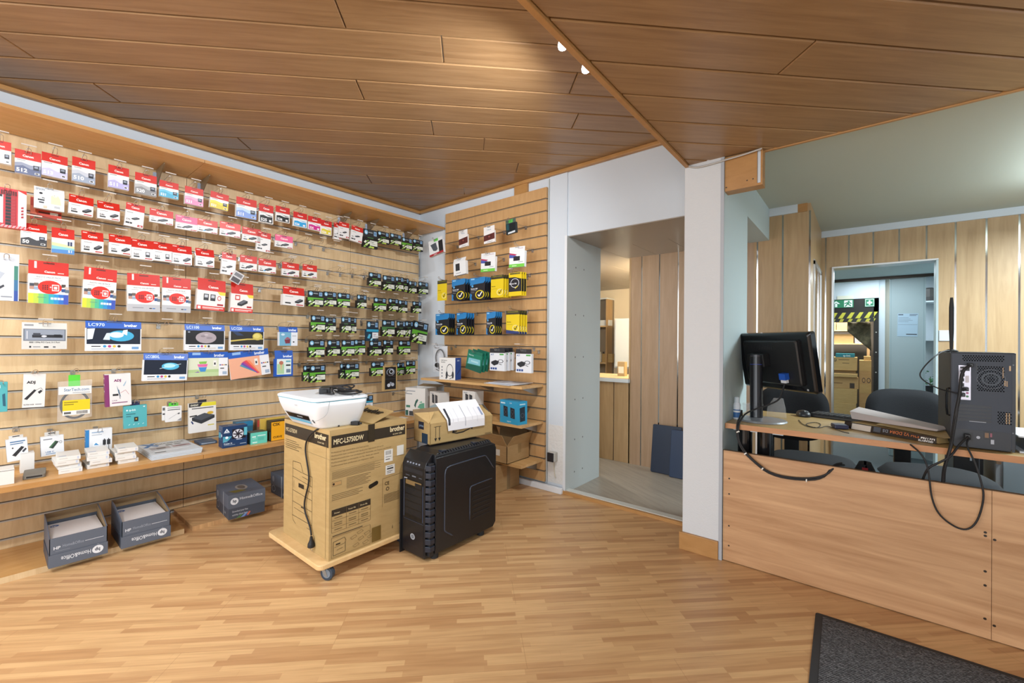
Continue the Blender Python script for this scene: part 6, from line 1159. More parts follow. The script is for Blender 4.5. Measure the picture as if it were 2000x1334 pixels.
row('top', [
 ('A', -90, 405, 95, 640, S_wave('510', '#DDDDE0', '#CFCFD6'), 'red topped white ink pack with open side', {'yaw': -6}),
 ('A', 135, 492, 352, 745, S_wave('512', '#8E96AA', '#5C6684'), 'red topped dark blue 512 ink pack', {'yaw': -4}),
 ('A', 362, 520, 578, 765, S_wave('513', '#DCDCEA', '#C4C4E0'), 'pale lilac 513 ink pack with shiny header', {'yaw': 4}),
 ('A', 628, 560, 820, 810, S_wave('510', '#C0C6D0', '#9AA6B8'), 'red topped grey blue 510 ink pack'),
 ('A', 940, 630, 1112, 860, S_wave('511', '#D6D8EA', '#B4B0DC'), 'red topped lilac 511 ink pack'),
 ('A', 1172, 695, 1352, 915, S_wave('520', '#B4B6B8', '#8A8C8E'), 'red topped grey 520 ink pack'),
 ('A', 1382, 763, 1542, 938, S_wave('521', '#6FC0DC', '#4FAACC'), 'red topped cyan 521 ink pack'),
 ('A', 1603, 815, 1757, 1000, S_wave('521', '#E8A8C4', '#DE8CB4'), 'red topped pink 521 ink pack'),
 ('A', 1825, 862, 1978, 1034, S_wave('521', '#E4D84E', '#D4C43A'), 'red topped yellow 521 ink pack', {'tilt': 3}),
 ('D', 270, 284, 440, 490, S_wave('511', '#B4CFE4', '#7F9CD8'), 'red topped blue and yellow 511 ink pack'),
 ('D', 468, 343, 588, 528, S_block('525', '#17181A'), 'red topped black 525 ink pack'),
 ('D', 612, 362, 730, 520, S_block('526', '#17181A'), 'red topped black 526 ink pack'),
 ('D', 765, 413, 880, 562, S_block('526', '#2F9CD4'), 'red topped cyan 526 ink pack'),
 ('D', 892, 450, 1002, 590, S_block('526', '#C42A86'), 'red topped magenta 526 ink pack'),
 ('D', 1003, 485, 1094, 626, S_block('526', '#D6C43A'), 'red topped yellow 526 ink pack'),
 ('D', 1116, 505, 1182, 665, S_xl('551', INKB, RED, True), 'half hidden white XL ink pack', {'plane': .15}),
 ('D', 1160, 500, 1246, 655, S_xl('551', INKB, RED, True), 'white 551 XL ink pack'),
 ('D', 1270, 535, 1368, 692, S_xl('550', INKB, RED, True), 'white 550 XL ink pack with grey side', {'tilt': 6}),
 ('D', 1368, 560, 1492, 745, S_hp('364', False, True), 'large black and green ink pack'),
 ('D', 1490, 580, 1592, 706, S_hp('300', False), 'black and green 300 ink pack'),
 ('D', 1600, 600, 1698, 716, S_hp('300', False, True), 'black green ink pack with pale label'),
 ('D', 1702, 635, 1792, 758, S_hp('302', True), 'black ink pack with bright green corner'),
 ('D', 1796, 650, 1886, 766, S_hp('302', False), 'black green ink pack beside the room corner')])
row('second', [
 ('A', 298, 812, 552, 1046, dict(hh=.10, hc='#DCE2E6', bc='#DDE3E6', H=[('t', .06, .8, .5, 'EPSON', '#8E98A4', 'l', .28, .02)], B=[('e', .22, .12, .06, .06, '#2A2C30'), ('t', .24, .42, .09, 'XL', INKB, 'l', .12, .03), ('r', .12, .46, .34, .54, '#2A2C30'), ('r', .16, .60, .32, .68, '#3A3C42'), ('p', [(.55, .2), (.66, .08), (.78, .12), (.86, .3), (.90, .72), (.55, .72)], '#D8D4B4'), ('e', .69, .16, .08, .08, '#E4E2CE'), ('e', .66, .15, .012, .012, INKB), ('r', .46, .66, .96, .96, '#EDEFF0'), ('r', .66, .74, .86, .88, '#B4B8BC'), ('r', .3, .8, .42, .96, '#C9BFA8')], d=.03), 'white pack with polar bear picture'),
 ('A', 600, 885, 806, 1090, S_box('545'), 'white box pack with black cartridge picture 545', {'tilt': 2}),
 ('A', 843, 940, 1032, 1128, S_box('546'), 'white box pack with black cartridge picture 546'),
 ('A', 1093, 960, 1252, 1188, S_xl('570', INKB, '#C8251E', True), 'tall white 570 XL ink pack', {'tilt': 4}),
 ('A', 1298, 1005, 1497, 1160, S_xl('571', '#8A8C90'), 'red topped 571 XL ink pack'),
 ('A', 1523, 1063, 1707, 1214, S_xl('571', INKB, '#DE5A86'), 'pink topped 571 XL ink pack'),
 ('A', 1712, 1095, 1882, 1236, S_xl('571', '#3F9CD0'), 'red topped cyan 571 XL ink pack'),
 ('D', 128, 497, 302, 648, S_xl('571', '#C42A86', '#E0453E'), 'light red topped magenta 571 XL ink pack'),
 ('D', 322, 545, 478, 692, S_xl('571', '#D0BC3A'), 'red topped yellow 571 XL ink pack'),
 ('D', 452, 585, 568, 776, S_xl('580', INKB, '#C8251E', True), 'tall white 580 XL ink pack', {'tilt': 3}),
 ('D', 607, 610, 757, 742, S_xl('581', INKB, '#DE5A86'), 'pink topped white ink pack'),])
row('third', [
 ('B', 180, 18, 402, 240, dict(S_wave('50', '#DADADA', '#3A3C40'), d=.05), 'red topped white and black 50 ink pack'),
 ('B', 448, 60, 642, 304, S_multi(), 'red topped blue and yellow 51 ink pack'),
 ('B', 705, 88, 892, 298, S_box('540'), 'white 540 ink box pack'),
 ('B', 942, 118, 1132, 312, S_box('541'), 'white 541 ink box pack'),
 ('B', 1136, 158, 1322, 356, S_box('560', RED, 0), 'white 560 ink box pack'),
 ('B', 1322, 183, 1487, 370, S_box('561', RED, 0), 'white 561 ink box pack'),
 ('B', 1484, 208, 1657, 396, S_box('575', '#C8251E'), 'white 575 ink box pack'),
 ('B', 1692, 240, 1850, 416, S_box('576', '#C8251E'), 'white 576 ink box pack'),
 ('D', 145, 768, 268, 972, S_xl('580', INKB, RED, True), 'tall white 580 XL ink pack', {'tilt': 3}),
 ('D', 303, 790, 447, 934, S_xl('581', INKB), 'red topped black 581 XL ink pack'),
 ('D', 462, 820, 612, 956, S_xl('581', '#3F9CD0'), 'red topped cyan 581 XL ink pack'),
 ('D', 667, 850, 812, 984, S_xl('581', '#C42A86'), 'red topped magenta 581 XL ink pack'),
 ('D', 845, 870, 967, 996, S_xl('581', '#D0BC3A'), 'red topped yellow 581 XL ink pack'),
 ('D', 1414, 940, 1524, 1068, S_hp('342', False), 'black green ink pack with pale label'),
 ('D', 1536, 965, 1642, 1106, S_hp('343', False, True), 'double depth black green ink pack'),
 ('D', 1646, 978, 1716, 1106, S_hp('344', False), 'narrow black green ink pack', {'plane': .19}),
 ('D', 1700, 990, 1764, 1114, S_hp('344', False), 'black green ink pack overlapping its neighbour', {'plane': .16}),
 ('D', 1762, 1015, 1832, 1128, S_hp('350', False, True), 'small black green ink pack'),
 ('D', 1846, 1022, 1932, 1134, S_hp('351', False, True), 'black green ink pack by the corner')])
row('fourth', [
 ('B', 245, 343, 592, 735, S_photo(), 'large photo value pack with rainbow base', {'plane': .18}),
 ('B', 728, 405, 1012, 775, S_photo(), 'doubled photo value pack, rainbow base', {'plane': .18, 'tilt': 2}),
 ('B', 1100, 455, 1382, 800, S_photo(True), 'photo value pack with pale grey base', {'plane': .18, 'tilt': -1}),
 ('B', 1406, 488, 1652, 806, S_photo(True), 'photo value pack with grey base', {'plane': .18}),
 ('B', 1712, 503, 1952, 790, S_cred(True), 'large red and white twin ink box', {'tilt': 3}),
 ('D', 222, 1028, 412, 1296, S_cred(False), 'large red and white single ink box', {'tilt': 2}),
 ('D', 672, 1062, 856, 1240, S_box('', RED), 'red and white open blister ink pack', {'tilt': 2}),
 ('D', 886, 1098, 1022, 1244, S_hp('300', True), 'black ink pack with broad green band'),
 ('D', 1022, 1106, 1137, 1240, S_hp('300', False), 'black green ink pack'),
 ('D', 1143, 1118, 1254, 1250, S_hp('301', True), 'black green ink pack with colour label'),
 ('D', 1312, 1134, 1398, 1256, S_hp('301', False, True), 'narrow black green ink pack'),
 ('D', 1458, 1158, 1568, 1284, S_hp('302', True), 'black ink pack with green band'),
 ('D', 1586, 1168, 1672, 1282, S_hp('303', False), 'black green ink pack'),
 ('D', 1672, 1182, 1752, 1294, S_hp('303', False, True), 'dull black green ink pack'),
 ('D', 1794, 1192, 1872, 1298, S_hp('304', False), 'endmost black green ink pack')])
S_pci = dict(hh=.14, hc='#CFCFC9', bc='#C9C9C4', H=[('r', .05, .3, .25, .6, '#8A8C8E')], B=[('r', .03, .02, .97, .60, '#6E747E'), ('r', .06, .05, .94, .55, '#8A93A0'), ('r', .22, .30, .90, .44, '#23262C'), ('r', .24, .22, .40, .34, '#3A3E48'), ('e', .48, .37, .06, .05, '#C9CCD2'), ('r', .70, .28, .86, .42, '#16181C'), ('r', .10, .12, .12, .5, '#C9CCD2'), ('t', .16, .70, .07, 'IEEE 1394a PCI Card, 3+1 Port', '#3A3C40', 'l', .68, .02), ('r', .16, .84, .20, .93, '#2A2C30'), ('r', .24, .87, .40, .90, '#6A6C70'), ('r', .48, .86, .58, .93, '#2A2C30'), ('r', .68, .86, .74, .93, '#6A6C70')], d=.035)
row('fifth', [
 ('B', 188, 885, 578, 1120, S_pci, 'grey window carton of a circuit card', {'name': 'adapter_card_pack', 'cat': 'card pack'}),
 ('B', 738, 872, 1222, 1135, S_planet('LC970', 'big'), 'wide blue ink multipack with glaring planet picture'),
 ('B', 1598, 900, 1945, 1130, S_planet('LC1100', 'moon', '#15171C'), 'blue headed ink multipack with moon picture'),
 ('E', 212, 335, 506, 552, S_planet('LC1220', 'saturn', '#24221C'), 'blue headed ink multipack with yellow ringed planet'),
 ('E', 638, 347, 798, 512, S_small('cake'), 'small blue headed ink pack with cake picture'),
 ('E', 912, 246, 1038, 392, S_hp('350', True), 'black ink pack with green band'),
 ('E', 1034, 266, 1132, 396, S_hp('350', False), 'black green ink pack'),
 ('E', 1176, 260, 1262, 398, S_hp('351', False, True), 'black green ink pack', {'plane': .19}),
 ('E', 1236, 266, 1310, 404, S_hp('351', False), 'black green ink pack lying against its neighbour', {'plane': .16}),
 ('E', 1396, 298, 1500, 472, S_hpteal(), 'tall teal ink pack'),
 ('E', 1530, 288, 1642, 430, S_hp('364', True, True), 'black ink pack with dull green band'),
 ('E', 1656, 298, 1736, 434, S_hp('364', False, True), 'dull black green ink pack'),
 ('E', 1732, 298, 1802, 430, S_hp('364', False, True), 'narrow dull black green ink pack'),
 ('E', 1802, 304, 1934, 494, S_hp('920', True), 'big tilted black green ink pack', {'tilt': 9, 'plane': .2})])
row('sixth', [
 ('C', 1242, 45, 1626, 290, S_planet('LC1280XL', 'blue'), 'blue headed ink multipack with blue planet picture', {'tilt': 2}),
 ('C', 1630, 32, 1975, 252, S_brpic('cups'), 'blue headed ink bag with cup picture'),
 ('E', 196, 552, 545, 792, S_brpic('feathers'), 'orange ink bag with coloured fan picture', {'tilt': -7}),
 ('E', 602, 553, 758, 780, S_small('ice'), 'blue ink pack with ice cream picture'),
 ('E', 893, 462, 1034, 612, S_hp('364', True), 'black ink pack with green band'),
 ('E', 1054, 463, 1168, 600, S_hp('364', False), 'black green ink pack'),
 ('E', 1178, 462, 1294, 600, S_hp('903', True), 'black green ink pack', {'plane': .19}),
 ('E', 1286, 458, 1386, 590, S_hp('903', True), 'black green ink pack joined to its neighbour', {'plane': .165}),
 ('E', 1418, 470, 1528, 598, S_hp('932', False), 'black green ink pack'),
 ('E', 1538, 462, 1628, 588, S_hp('933', False), 'black green ink pack'),
 ('E', 1674, 468, 1778, 588, S_hp('950', True), 'black ink pack with lime base')])
row('seventh', [
 ('E', 846, 680, 934, 820, S_hp('350', True), 'black green ink pack half covered', {'plane': .15}),
 ('E', 903, 678, 1040, 832, S_hp('351', True), 'black ink pack with broad green band'),
 ('E', 1164, 664, 1242, 796, S_hp('300', False), 'black green ink pack half covered', {'plane': .15}),
 ('E', 1212, 664, 1332, 800, S_hp('300', True), 'black green ink pack'),
 ('E', 1434, 650, 1550, 776, S_hp('301', True), 'black ink pack with thin green band'),
 ('E', 1660, 658, 1724, 770, S_hp('302', True), 'green ink pack behind kraft frame', {'plane': .10}),
 ('E', 1738, 642, 1820, 758, S_hp('303', True), 'black green ink pack near the corner')])
hang('E', 1338, 940, 1452, 1060, S_hpteal(), 'single teal and black ink pack low above the large carton', hlabel='chrome wire hook under the single low teal ink pack')
empty_hooks([('D', 790, 695), ('D', 915, 722), ('D', 1030, 745)], 'the second')
empty_hooks([('D', 1065, 952), ('D', 1175, 966), ('D', 1280, 978), ('D', 1385, 992)], 'the third')
empty_hooks([('D', 475, 1098), ('D', 865, 1130), ('D', 1282, 1165)], 'the fourth')
empty_hooks([('B', 1375, 925), ('E', 1358, 305)], 'the fifth')
empty_hooks([('D', 140, 825), ('B', 1915, 335), ('D', 650, 890)], 'the upper third')
empty_hooks([('E', 1040, 690), ('E', 1635, 930)], 'the seventh')
# ---- goods with their own shapes
def goods(z, x0, y0, x1, y1, name, label, cat, d, bc, B, side=None, plane=.12, tilt=0, hook=True, wall='L', tab=None, hlabel=None, edge=None, top=0.0):
    c, w, zt, zb = wallrect(z, x0, y0, x1, y1, plane, wall); h = zt-zb
    mb = MB().box(-w/2, 0, -h, w/2, d, -top, pm(bc) if isinstance(bc, str) else bc)
    mb.draw((-w/2, 0, -top), (w, 0, 0), (0, 0, -h+top), B, N=(0, -1, 0))
    if side: mb.draw((-w/2, d, -top), (0, -d, 0), (0, 0, -h+top), [('r', 0, 0, 1, 1, side)]+[('r', .25, .1+.2*i, .75, .15+.2*i, '#C9D2DA') for i in range(3)], N=(-1, 0, 0))
    if edge: mb.draw((w/2, 0, -top), (0, d, 0), (0, 0, -h+top), [('r', 0, 0, 1, 1, edge)], N=(1, 0, 0))
    o = mb.build(name, loc=tuple(c)[:2]+(zt,), rot=(0, R(tilt), R(90) if wall == 'L' else 0), bevel=.0015); tag(o, label, cat)
    if tab: tb_ = MB().box(-tab[0]/2, d*.4, -top-.002, tab[0]/2, d*.4+.0015, tab[1], pm(tab[2])); tb_.draw((-tab[0]/2, d*.4, tab[1]), (tab[0], 0, 0), (0, 0, -tab[1]), [('r', .25, .2, .75, .45, '#2A2C30')]+([('t', .2, .9, .25, tab[3], '#3A3C40', 'l', .6)] if len(tab) > 3 else []), N=(0, -1, 0)); tb_.build('hang_tab', o)
    if hook:
        hz = slot_snap(zt+(tab[1]*.6 if tab else -.01), wall); wl = .0 if wall == 'L' else -.030
        make_hook((wl+.0015, c.y, hz) if wall == 'L' else (c.x, wl-.0015, hz), wall, hlabel or 'chrome wire hook carrying the '+label, False, 'chrome display hooks', (abs(plane-wl)+.035)/.214)
    return o
TEAL = '#4FA6AC'
goods('A', -110, 800, 225, 1195, 'toner_carton', 'rounded red carton with row of black cartridges', 'toner carton', .05, '#C2303A', [('r', .0, 0, 1, .12, '#D8404A'), ('r', .78, .0, 1, 1, '#E4DCDA'), ('p', [(.72, 0), (1, 0), (1, .10)], RED), ('r', 0, .93, 1, 1, '#D8A0A4')]+[('l', .1*i, 1, .1*i+.06, .93, .03, '#C8303A') for i in range(11)]+[('r', .05, .18, .40, .90, '#E8E8EA'), ('r', .05, .18, .38, .24, '#2A2A2E')]+[('r', .46, .13+.082*i, .60, .20+.082*i, '#1E1E22') for i in range(10)]+[('r', .60, .13+.082*i, .72, .20+.082*i, '#A8323A') for i in range(10)]+[('r', .34+.06*i, .06, .38+.06*i, .17, '#5A1E22') for i in range(7)]+[('p', [(.86, .44+.08*i), (.92, .42+.08*i), (.92, .47+.08*i), (.86, .48+.08*i)], '#A8323A') for i in range(4)], plane=.20, hlabel='chrome wire hook carrying the rounded red toner carton')
goods('A', 268, 905, 532, 1132, 'ink_cartridge_pack', 'orange red ink pack behind the polar bear pack', 'ink cartridge pack', .02, '#C8442E', [('r', .0, .4, .2, .8, '#E07048'), ('r', .25, .62, .98, .7, '#5A2A20'), ('p', [(0, .84), (.98, .98), (.98, .9), (0, .76)], '#8A3A28'), ('p', [(.1, .95), (.98, 1), (.98, .96), (.1, .90)], '#3A5A38'), ('r', .62, .6, .88, .72, '#D8D0C4')], plane=.12, hook=False)
goods('B', -60, 275, 165, 705, 'device_carton', 'white carton with blue green edge strip', 'carton', .04, '#D9DDE0', [('r', .80, .25, .96, .55, '#3F7F70'), ('r', .80, .55, .96, .78, '#3A6E96'), ('r', .80, .78, .96, 1, '#34509A'), ('p', [(.0, .35), (.45, .42), (.25, .56), (0, .62)], '#AEB6C0'), ('p', [(.2, .72), (.40, .66), (.44, .70), (.26, .76)], '#3A3E46'), ('r', .0, .0, 1, .22, '#C9CED4'), ('r', .3, .90, .74, .93, '#8E949C')], plane=.17, hlabel='chrome wire hook carrying the white carton with blue green edge')
goods('C', -60, 292, 66, 560, 'device_carton', 'tall teal carton with dark pen picture', 'carton', .03, TEAL, [('p', [(.62, .42), (.82, .38), (.88, .82), (.68, .80)], '#2A5A6E'), ('r', .2, .1, .5, .2, '#CFE6E6')], plane=.15, hlabel='chrome wire hook carrying the teal carton at the edge')
goods('C', 205, 222, 398, 520, 'hub_carton', 'white hub carton with black adapter picture', 'carton', .03, '#DAD9D6', [('t', .14, .28, .075, 'ADJ', '#2A2C30', 'l', .44, .05), ('p', [(.06, .74), (.50, .46), (.60, .49), (.20, .77)], '#26282C'), ('l', .58, .48, .80, .42, .02, '#3A3C42'), ('l', .80, .42, .90, .50, .02, '#3A3C42'), ('p', [(.66, .54), (.80, .48), (.88, .52), (.74, .60)], '#26282C'), ('t', .06, .93, .035, 'ULTRA HUB', '#3A3C40', 'l', .45, .02), ('r', .58, .90, .86, .925, '#8A8C90')], edge='#3E6E9A', plane=.13, tilt=1.5)
c, w, zt, zb = wallrect('C', 500, 262, 797, 642, .13, 'L'); h = zt-zb
bgt = thing('cable_bag', (c.x, c.y, zt), 'clear bag with black coiled cable and yellow label', 'cable bag', None, R(90))
mb = MB(); mb.hexa([(-w/2, -.004, -h), (w/2, -.004, -h*.94), (w/2, .010, -h*.94), (-w/2, .010, -h)], [(-w/2, -.004, -.012), (w/2, -.004, -.006), (w/2, .010, -.006), (-w/2, .010, -.012)], CLEAR); mb.build('clear_sleeve', bgt)
mb = MB()
for k in range(4): mb.tube([(w*(.42-.012*k)*math.cos(t), .003+.001*k, -h*.62+h*(.33-.008*k)*math.sin(t)) for t in [2*math.pi*i/32 for i in range(33)]], .0032, BLKM, 6)
mb.build('coiled_cable', bgt)
mb = MB().box(-w*.36, -.0055, -h*.86, w*.44, -.0045, -h*.50, pm('#DBC322')); mb.draw((-w*.36, -.0055, -h*.50), (w*.80, 0, 0), (0, 0, -h*.36), [('r', 0, .70, 1, 1, '#E4E2DC'), ('r', .05, .12, .55, .18, '#8A7A20'), ('r', .05, .26, .4, .32, '#8A7A20'), ('r', .05, .78, .3, .92, '#5A5A58')]+[('r', .5+.03*i, .74, .515+.03*i, .95, INKB) for i in range(14)], N=(0, -1, 0)); mb.build('yellow_label', bgt)
mb = MB().box(-w*.48, -.0065, -h*.36, w*.48, -.0055, -h*.17, pm('#DCDCDA')); mb.draw((-w*.48, -.0065, -h*.17), (w*.96, 0, 0), (0, 0, -h*.19), [('t', .16, .60, .38, 'StarTech.com', '#3F6E9A', 'l', .76, .01), ('r', .42, .80, .95, .85, '#5A5C60')], N=(0, -1, 0)); mb.build('header_card', bgt)
mb = MB().box(-w*.2, -.002, -h*.17, w*.14, -.001, h*.10, pm('#54C83A')); mb.build('green_tag', bgt)
make_hook((.0015, c.y, slot_snap(zt+.01, 'L')), 'L', 'chrome wire hook carrying the clear cable bag', False, 'chrome display hooks', .78)
goods('C', 905, 218, 1132, 512, 'cable_carton', 'white carton with violet edge and tablet stand picture', 'carton', .04, '#DBD9D8', [('r', 0, .02, .16, 1, '#7E3268'), ('t', .34, .24, .07, 'ADJ', '#7E3268', 'l', .30, .05), ('p', [(.44, .36), (.54, .56), (.60, .74), (.50, .60)], '#5A7A94'), ('r', .28, .62, .50, .68, '#26282C'), ('l', .52, .50, .56, .78, .02, '#2A3A4A'), ('l', .58, .60, .78, .52, .012, '#B03A4A'), ('l', .78, .52, .90, .66, .012, '#B03A4A'), ('p', [(.68, .38), (.82, .22), (.80, .30), (.72, .40)], '#9AB4C8'), ('t', .24, .84, .035, 'A-HUB', '#8A5A7A', 'l', .2, .01), ('r', .24, .88, .84, .91, '#8A5A7A')], side='#7E3268', plane=.14, tilt=-2)
goods('C', 1073, 488, 1272, 702, 'adapter_carton', 'teal carton of a tiny plug adapter', 'carton', .03, TEAL, [('e', .14, .20, .04, .035, '#D6ECEC'), ('t', .22, .24, .09, 'tp-link', '#D6ECEC', 'l', .3, .02), ('r', .10, .36, .5, .39, '#2A5A62'), ('r', .10, .46, .3, .49, '#2A5A62'), ('r', .44, .52, .62, .72, '#23282A'), ('r', .50, .58, .56, .64, '#C8A43A'), ('r', .84, .06, .92, .10, '#E8F0F0')]+[('l', .2+.2*i, .86, .26+.2*i, .82, .02, '#D6ECEC') for i in range(4)], plane=.13, tab=(.045, .022, '#2A2E5A'), tilt=-1)
goods('C', 1438, 498, 1577, 645, 'cable_adapter_pack', 'small white adapter pack with green tag', 'pack', .02, '#DEDEDC', [('r', .12, .08, .9, .12, '#8A8C90'), ('r', .12, .2, .9, .25, '#4A4C50'), ('l', .2, .80, .80, .46, .02, '#8A8C90'), ('p', [(.72, .52), (.80, .44), (.9, .46), (.82, .56)], '#5A5C60'), ('p', [(.70, .94), (.98, .78), (.98, .98)], '#8A8C90')], plane=.12, tab=(.05, .022, '#54C83A'))
goods('C', 1408, 502, 1448, 630, 'cable_adapter_pack', 'second white adapter pack behind the green tag', 'pack', .015, '#DADAD8', [('r', .1, .1, .8, .3, '#5A5C60'), ('r', .1, .5, .8, .6, '#3A3C40')], plane=.10, hook=False)
goods('C', 1640, 462, 1872, 742, 'hard_drive_carton', 'white and yellow carton with black docking box picture', 'carton', .03, '#DBDAD6', [('r', 0, 0, 1, .13, '#D8CE3A'), ('p', [(0, 0), (.50, 0), (.40, .13), (0, .13)], '#2A2C30'), ('t', .06, .10, .06, 'EWENT', '#E4E2CE', 'l', .28, .02), ('r', .1, .17, .9, .20, '#4A4C50'), ('p', [(.10, .48), (.56, .36), (.94, .46), (.94, .56), (.44, .72), (.10, .58)], '#2F3338'), ('p', [(.10, .48), (.56, .36), (.94, .46), (.44, .60)], '#484D54'), ('l', .02, .44, .28, .42, .05, '#1C1E22'), ('l', .08, .60, .14, .70, .05, '#2A3E6E'), ('e', .78, .37, .12, .05, '#C8A43A'), ('r', .68, .77, .92, .80, '#C8BC3A')], plane=.13, tab=(.05, .018, '#26282C'), tilt=-1)
goods('C', 45, 778, 232, 992, 'adapter_carton', 'white adapter carton with black hub picture', 'carton', .03, '#DADCDE', [('r', .2, .10, .9, .15, '#3E6E9A'), ('r', .2, .20, .8, .24, '#3E6E9A'), ('p', [(.24, .72), (.70, .36), (.84, .42), (.40, .80)], '#26282C'), ('p', [(.70, .60), (.88, .46), (.94, .52), (.78, .66)], '#3A3C42'), ('e', .30, .40, .04, .035, '#3A3C42'), ('l', .62, .92, .95, .80, .02, '#3A3C42')], side='#2F5E94', plane=.16, tab=(.05, .018, '#C9C8C4'), tilt=-4)
goods('C', 350, 752, 550, 944, 'adapter_carton', 'white adapter carton with green black enclosure picture', 'carton', .03, '#DADCDE', [('r', .12, .12, .5, .17, '#7A8088'), ('p', [(.34, .58), (.62, .26), (.78, .32), (.52, .66)], '#2A3A34'), ('p', [(.36, .58), (.62, .28), (.66, .30), (.42, .6)], '#3F6E4A'), ('o', .86, .36, .06, .07, .3, '#5A5C60'), ('t', .2, .84, .08, 'USB C', '#3E6E9A', 'l', .6, .02), ('r', .2, .88, .8, .92, '#7A9ABA')], side='#2F5E94', plane=.16, tab=(.055, .022, '#C4C2BC', 'ADJ'), tilt=-2)
goods('C', 745, 690, 972, 905, 'cable_carton', 'white display cable carton with blue edge', 'carton', .04, '#DCDEE0', [('r', 0, 0, .13, 1, '#2A78B4'), ('r', .22, .12, .66, .16, '#7A9ABA'), ('r', .22, .24, .6, .28, '#AEB6BE'), ('r', .28, .58, .52, .78, '#E8EEF4'), ('p', [(.30, .72), (.38, .62), (.50, .74)], '#3E8AC0'), ('r', .64, .52, .76, .76, '#26282C'), ('r', .80, .52, .93, .76, '#26282C'), ('r', .68, .47, .72, .53, '#3A3C42'), ('r', .84, .47, .88, .53, '#3A3C42'), ('l', .70, .76, .70, 1, .018, '#26282C'), ('l', .87, .76, .87, 1, .018, '#26282C')], side='#2A78B4', plane=.15)
# tilted silver pack caught between two hooks
goods('D', 262, 940, 352, 1050, 'ink_cartridge_pack', 'silver bar coded pack dangling upside down over a red box', 'ink cartridge pack', .012, '#C6C4C4', [('r', .1, .1, .9, .45, '#8E8C90')]+[('r', .14+.09*i, .14, .19+.09*i, .40, '#3A3A3E') for i in range(8)]+[('r', .1, .55, .9, .95, '#3A3236')], plane=.24, tilt=28, hook=False)
# kraft framed black pack
goods('E', 1552, 682, 1670, 908, 'fan_pack', 'black window pack in kraft frame with white fans', 'pack', .03, KRAFT, [('r', .10, .06, .90, .94, '#17181C'), ('o', .50, .26, .30, .15, .2, '#8A94A4'), ('o', .56, .24, .16, .09, .3, '#C9D0DA'), ('l', .2, .34, .84, .44, .04, '#4A3A34'), ('r', .12, .52, .88, .54, '#3A3C42'), ('e', .38, .78, .12, .07, '#C9D0DA'), ('e', .66, .76, .12, .07, '#B4BCC8'), ('e', .52, .70, .08, .05, '#8A94A4')], plane=.20, hlabel='chrome wire hook carrying the kraft framed pack')
# ================================================================ NARROW SLATWALL ON THE REAR WALL
def S_ssd(c1, c2): return dict(hh=.22, hc='#E2E0DE', bc='#E2E0DE', H=[('t', .28, .8, .3, 'T-Force', '#6E8AA4', 'l', .4)], B=[('p', [(0, .30), (1, .20), (1, .72), (0, .80)], c1), ('r', .28, .30, .74, .62, c2), ('e', .5, .46, .1, .08, '#8A4A44'), ('r', .3, .88, .8, .92, '#8A8C90')], d=.015)
P_ = -.225
def pk(x0, y0, x1, y1, st, lab, hk=True, pl=P_, z='F', **k):
    hang(z, x0, y0, x1, y1, st, lab, side='R', plane=pl, hook=hk, ticket=False, name=k.pop('name', 'drive_pack'), cat=k.pop('cat', 'pack'), hlabel='chrome prong hook carrying the '+lab, **k)
pk(520, 480, 595, 642, S_ssd('#5A2A28', '#4A2220'), 'white and maroon drive pack on the narrow panel', tilt=-3)
pk(738, 445, 830, 608, S_ssd('#5A2A28', '#4A2220'), 'larger white and maroon drive pack on the narrow panel', tilt=-2)
pk(930, 385, 1016, 528, dict(hh=.16, hc='#4A5A50', bc='#15262C', H=[('r', .3, 0, .7, .9, '#4FAE48')], B=[('r', .08, .05, .3, .6, '#1E4A50'), ('r', .40, .05, .9, .75, '#0F181C'), ('p', [(.2, .84), (.9, .78), (.9, .96), (.2, 1)], '#C9CED2')], d=.02), 'dark drive pack with green tag', tilt=-4)
pk(478, 722, 582, 885, dict(hh=.14, hc='#E2E4E4', bc='#E2E4E4', H=[('r', .3, .3, .6, .5, '#B4B8BC')], B=[('r', .18, .12, .52, .66, '#2A2E34'), ('r', .2, .82, .6, .87, '#9AA0A6')], d=.03), 'plain white drive pack with dark picture', tilt=-4)
S_gr = lambda: dict(hh=.14, hc='#E2E4E4', bc='#E2E4E4', H=[('r', .55, .3, .9, .5, '#C2B4BC')], B=[('p', [(0, .08), (.5, .2), (.3, .34), (0, .3)], '#B03A5A'), ('p', [(0, .18), (.5, .3), (.3, .42), (0, .4)], '#4A5AA4'), ('r', .28, .32, .70, .60, '#24262C'), ('r', 0, .80, 1, 1, '#6FC248'), ('r', .2, .88, .5, .93, '#C9E8B8'), ('r', .6, .66, .9, .7, '#9AA0A6')], d=.025)
pk(720, 676, 842, 856, S_gr(), 'white green drive pack below the maroon ones', tilt=2)
pk(966, 622, 1098, 818, S_gr(), 'white green drive pack at the top of its row', tilt=2)
pk(262, 552, 380, 716, dict(hh=.12, hc='#D6D8D8', bc='#DCDEDE', H=[('r', .4, .0, .7, .8, '#5FC048')], B=[('p', [(.12, .08), (.52, .04), (.62, .60), (.50, .70), (.30, .62)], '#4A5058'), ('r', .70, 0, 1, .84, '#1E1E22'), ('r', 0, .84, 1, 1, '#A02A30'), ('t', .3, .97, .1, '3 Jahre', '#F0DCDC', 'l', .5)], d=.025), 'white black drive pack dangling before the corner wall', tilt=-9, pl=-.30)
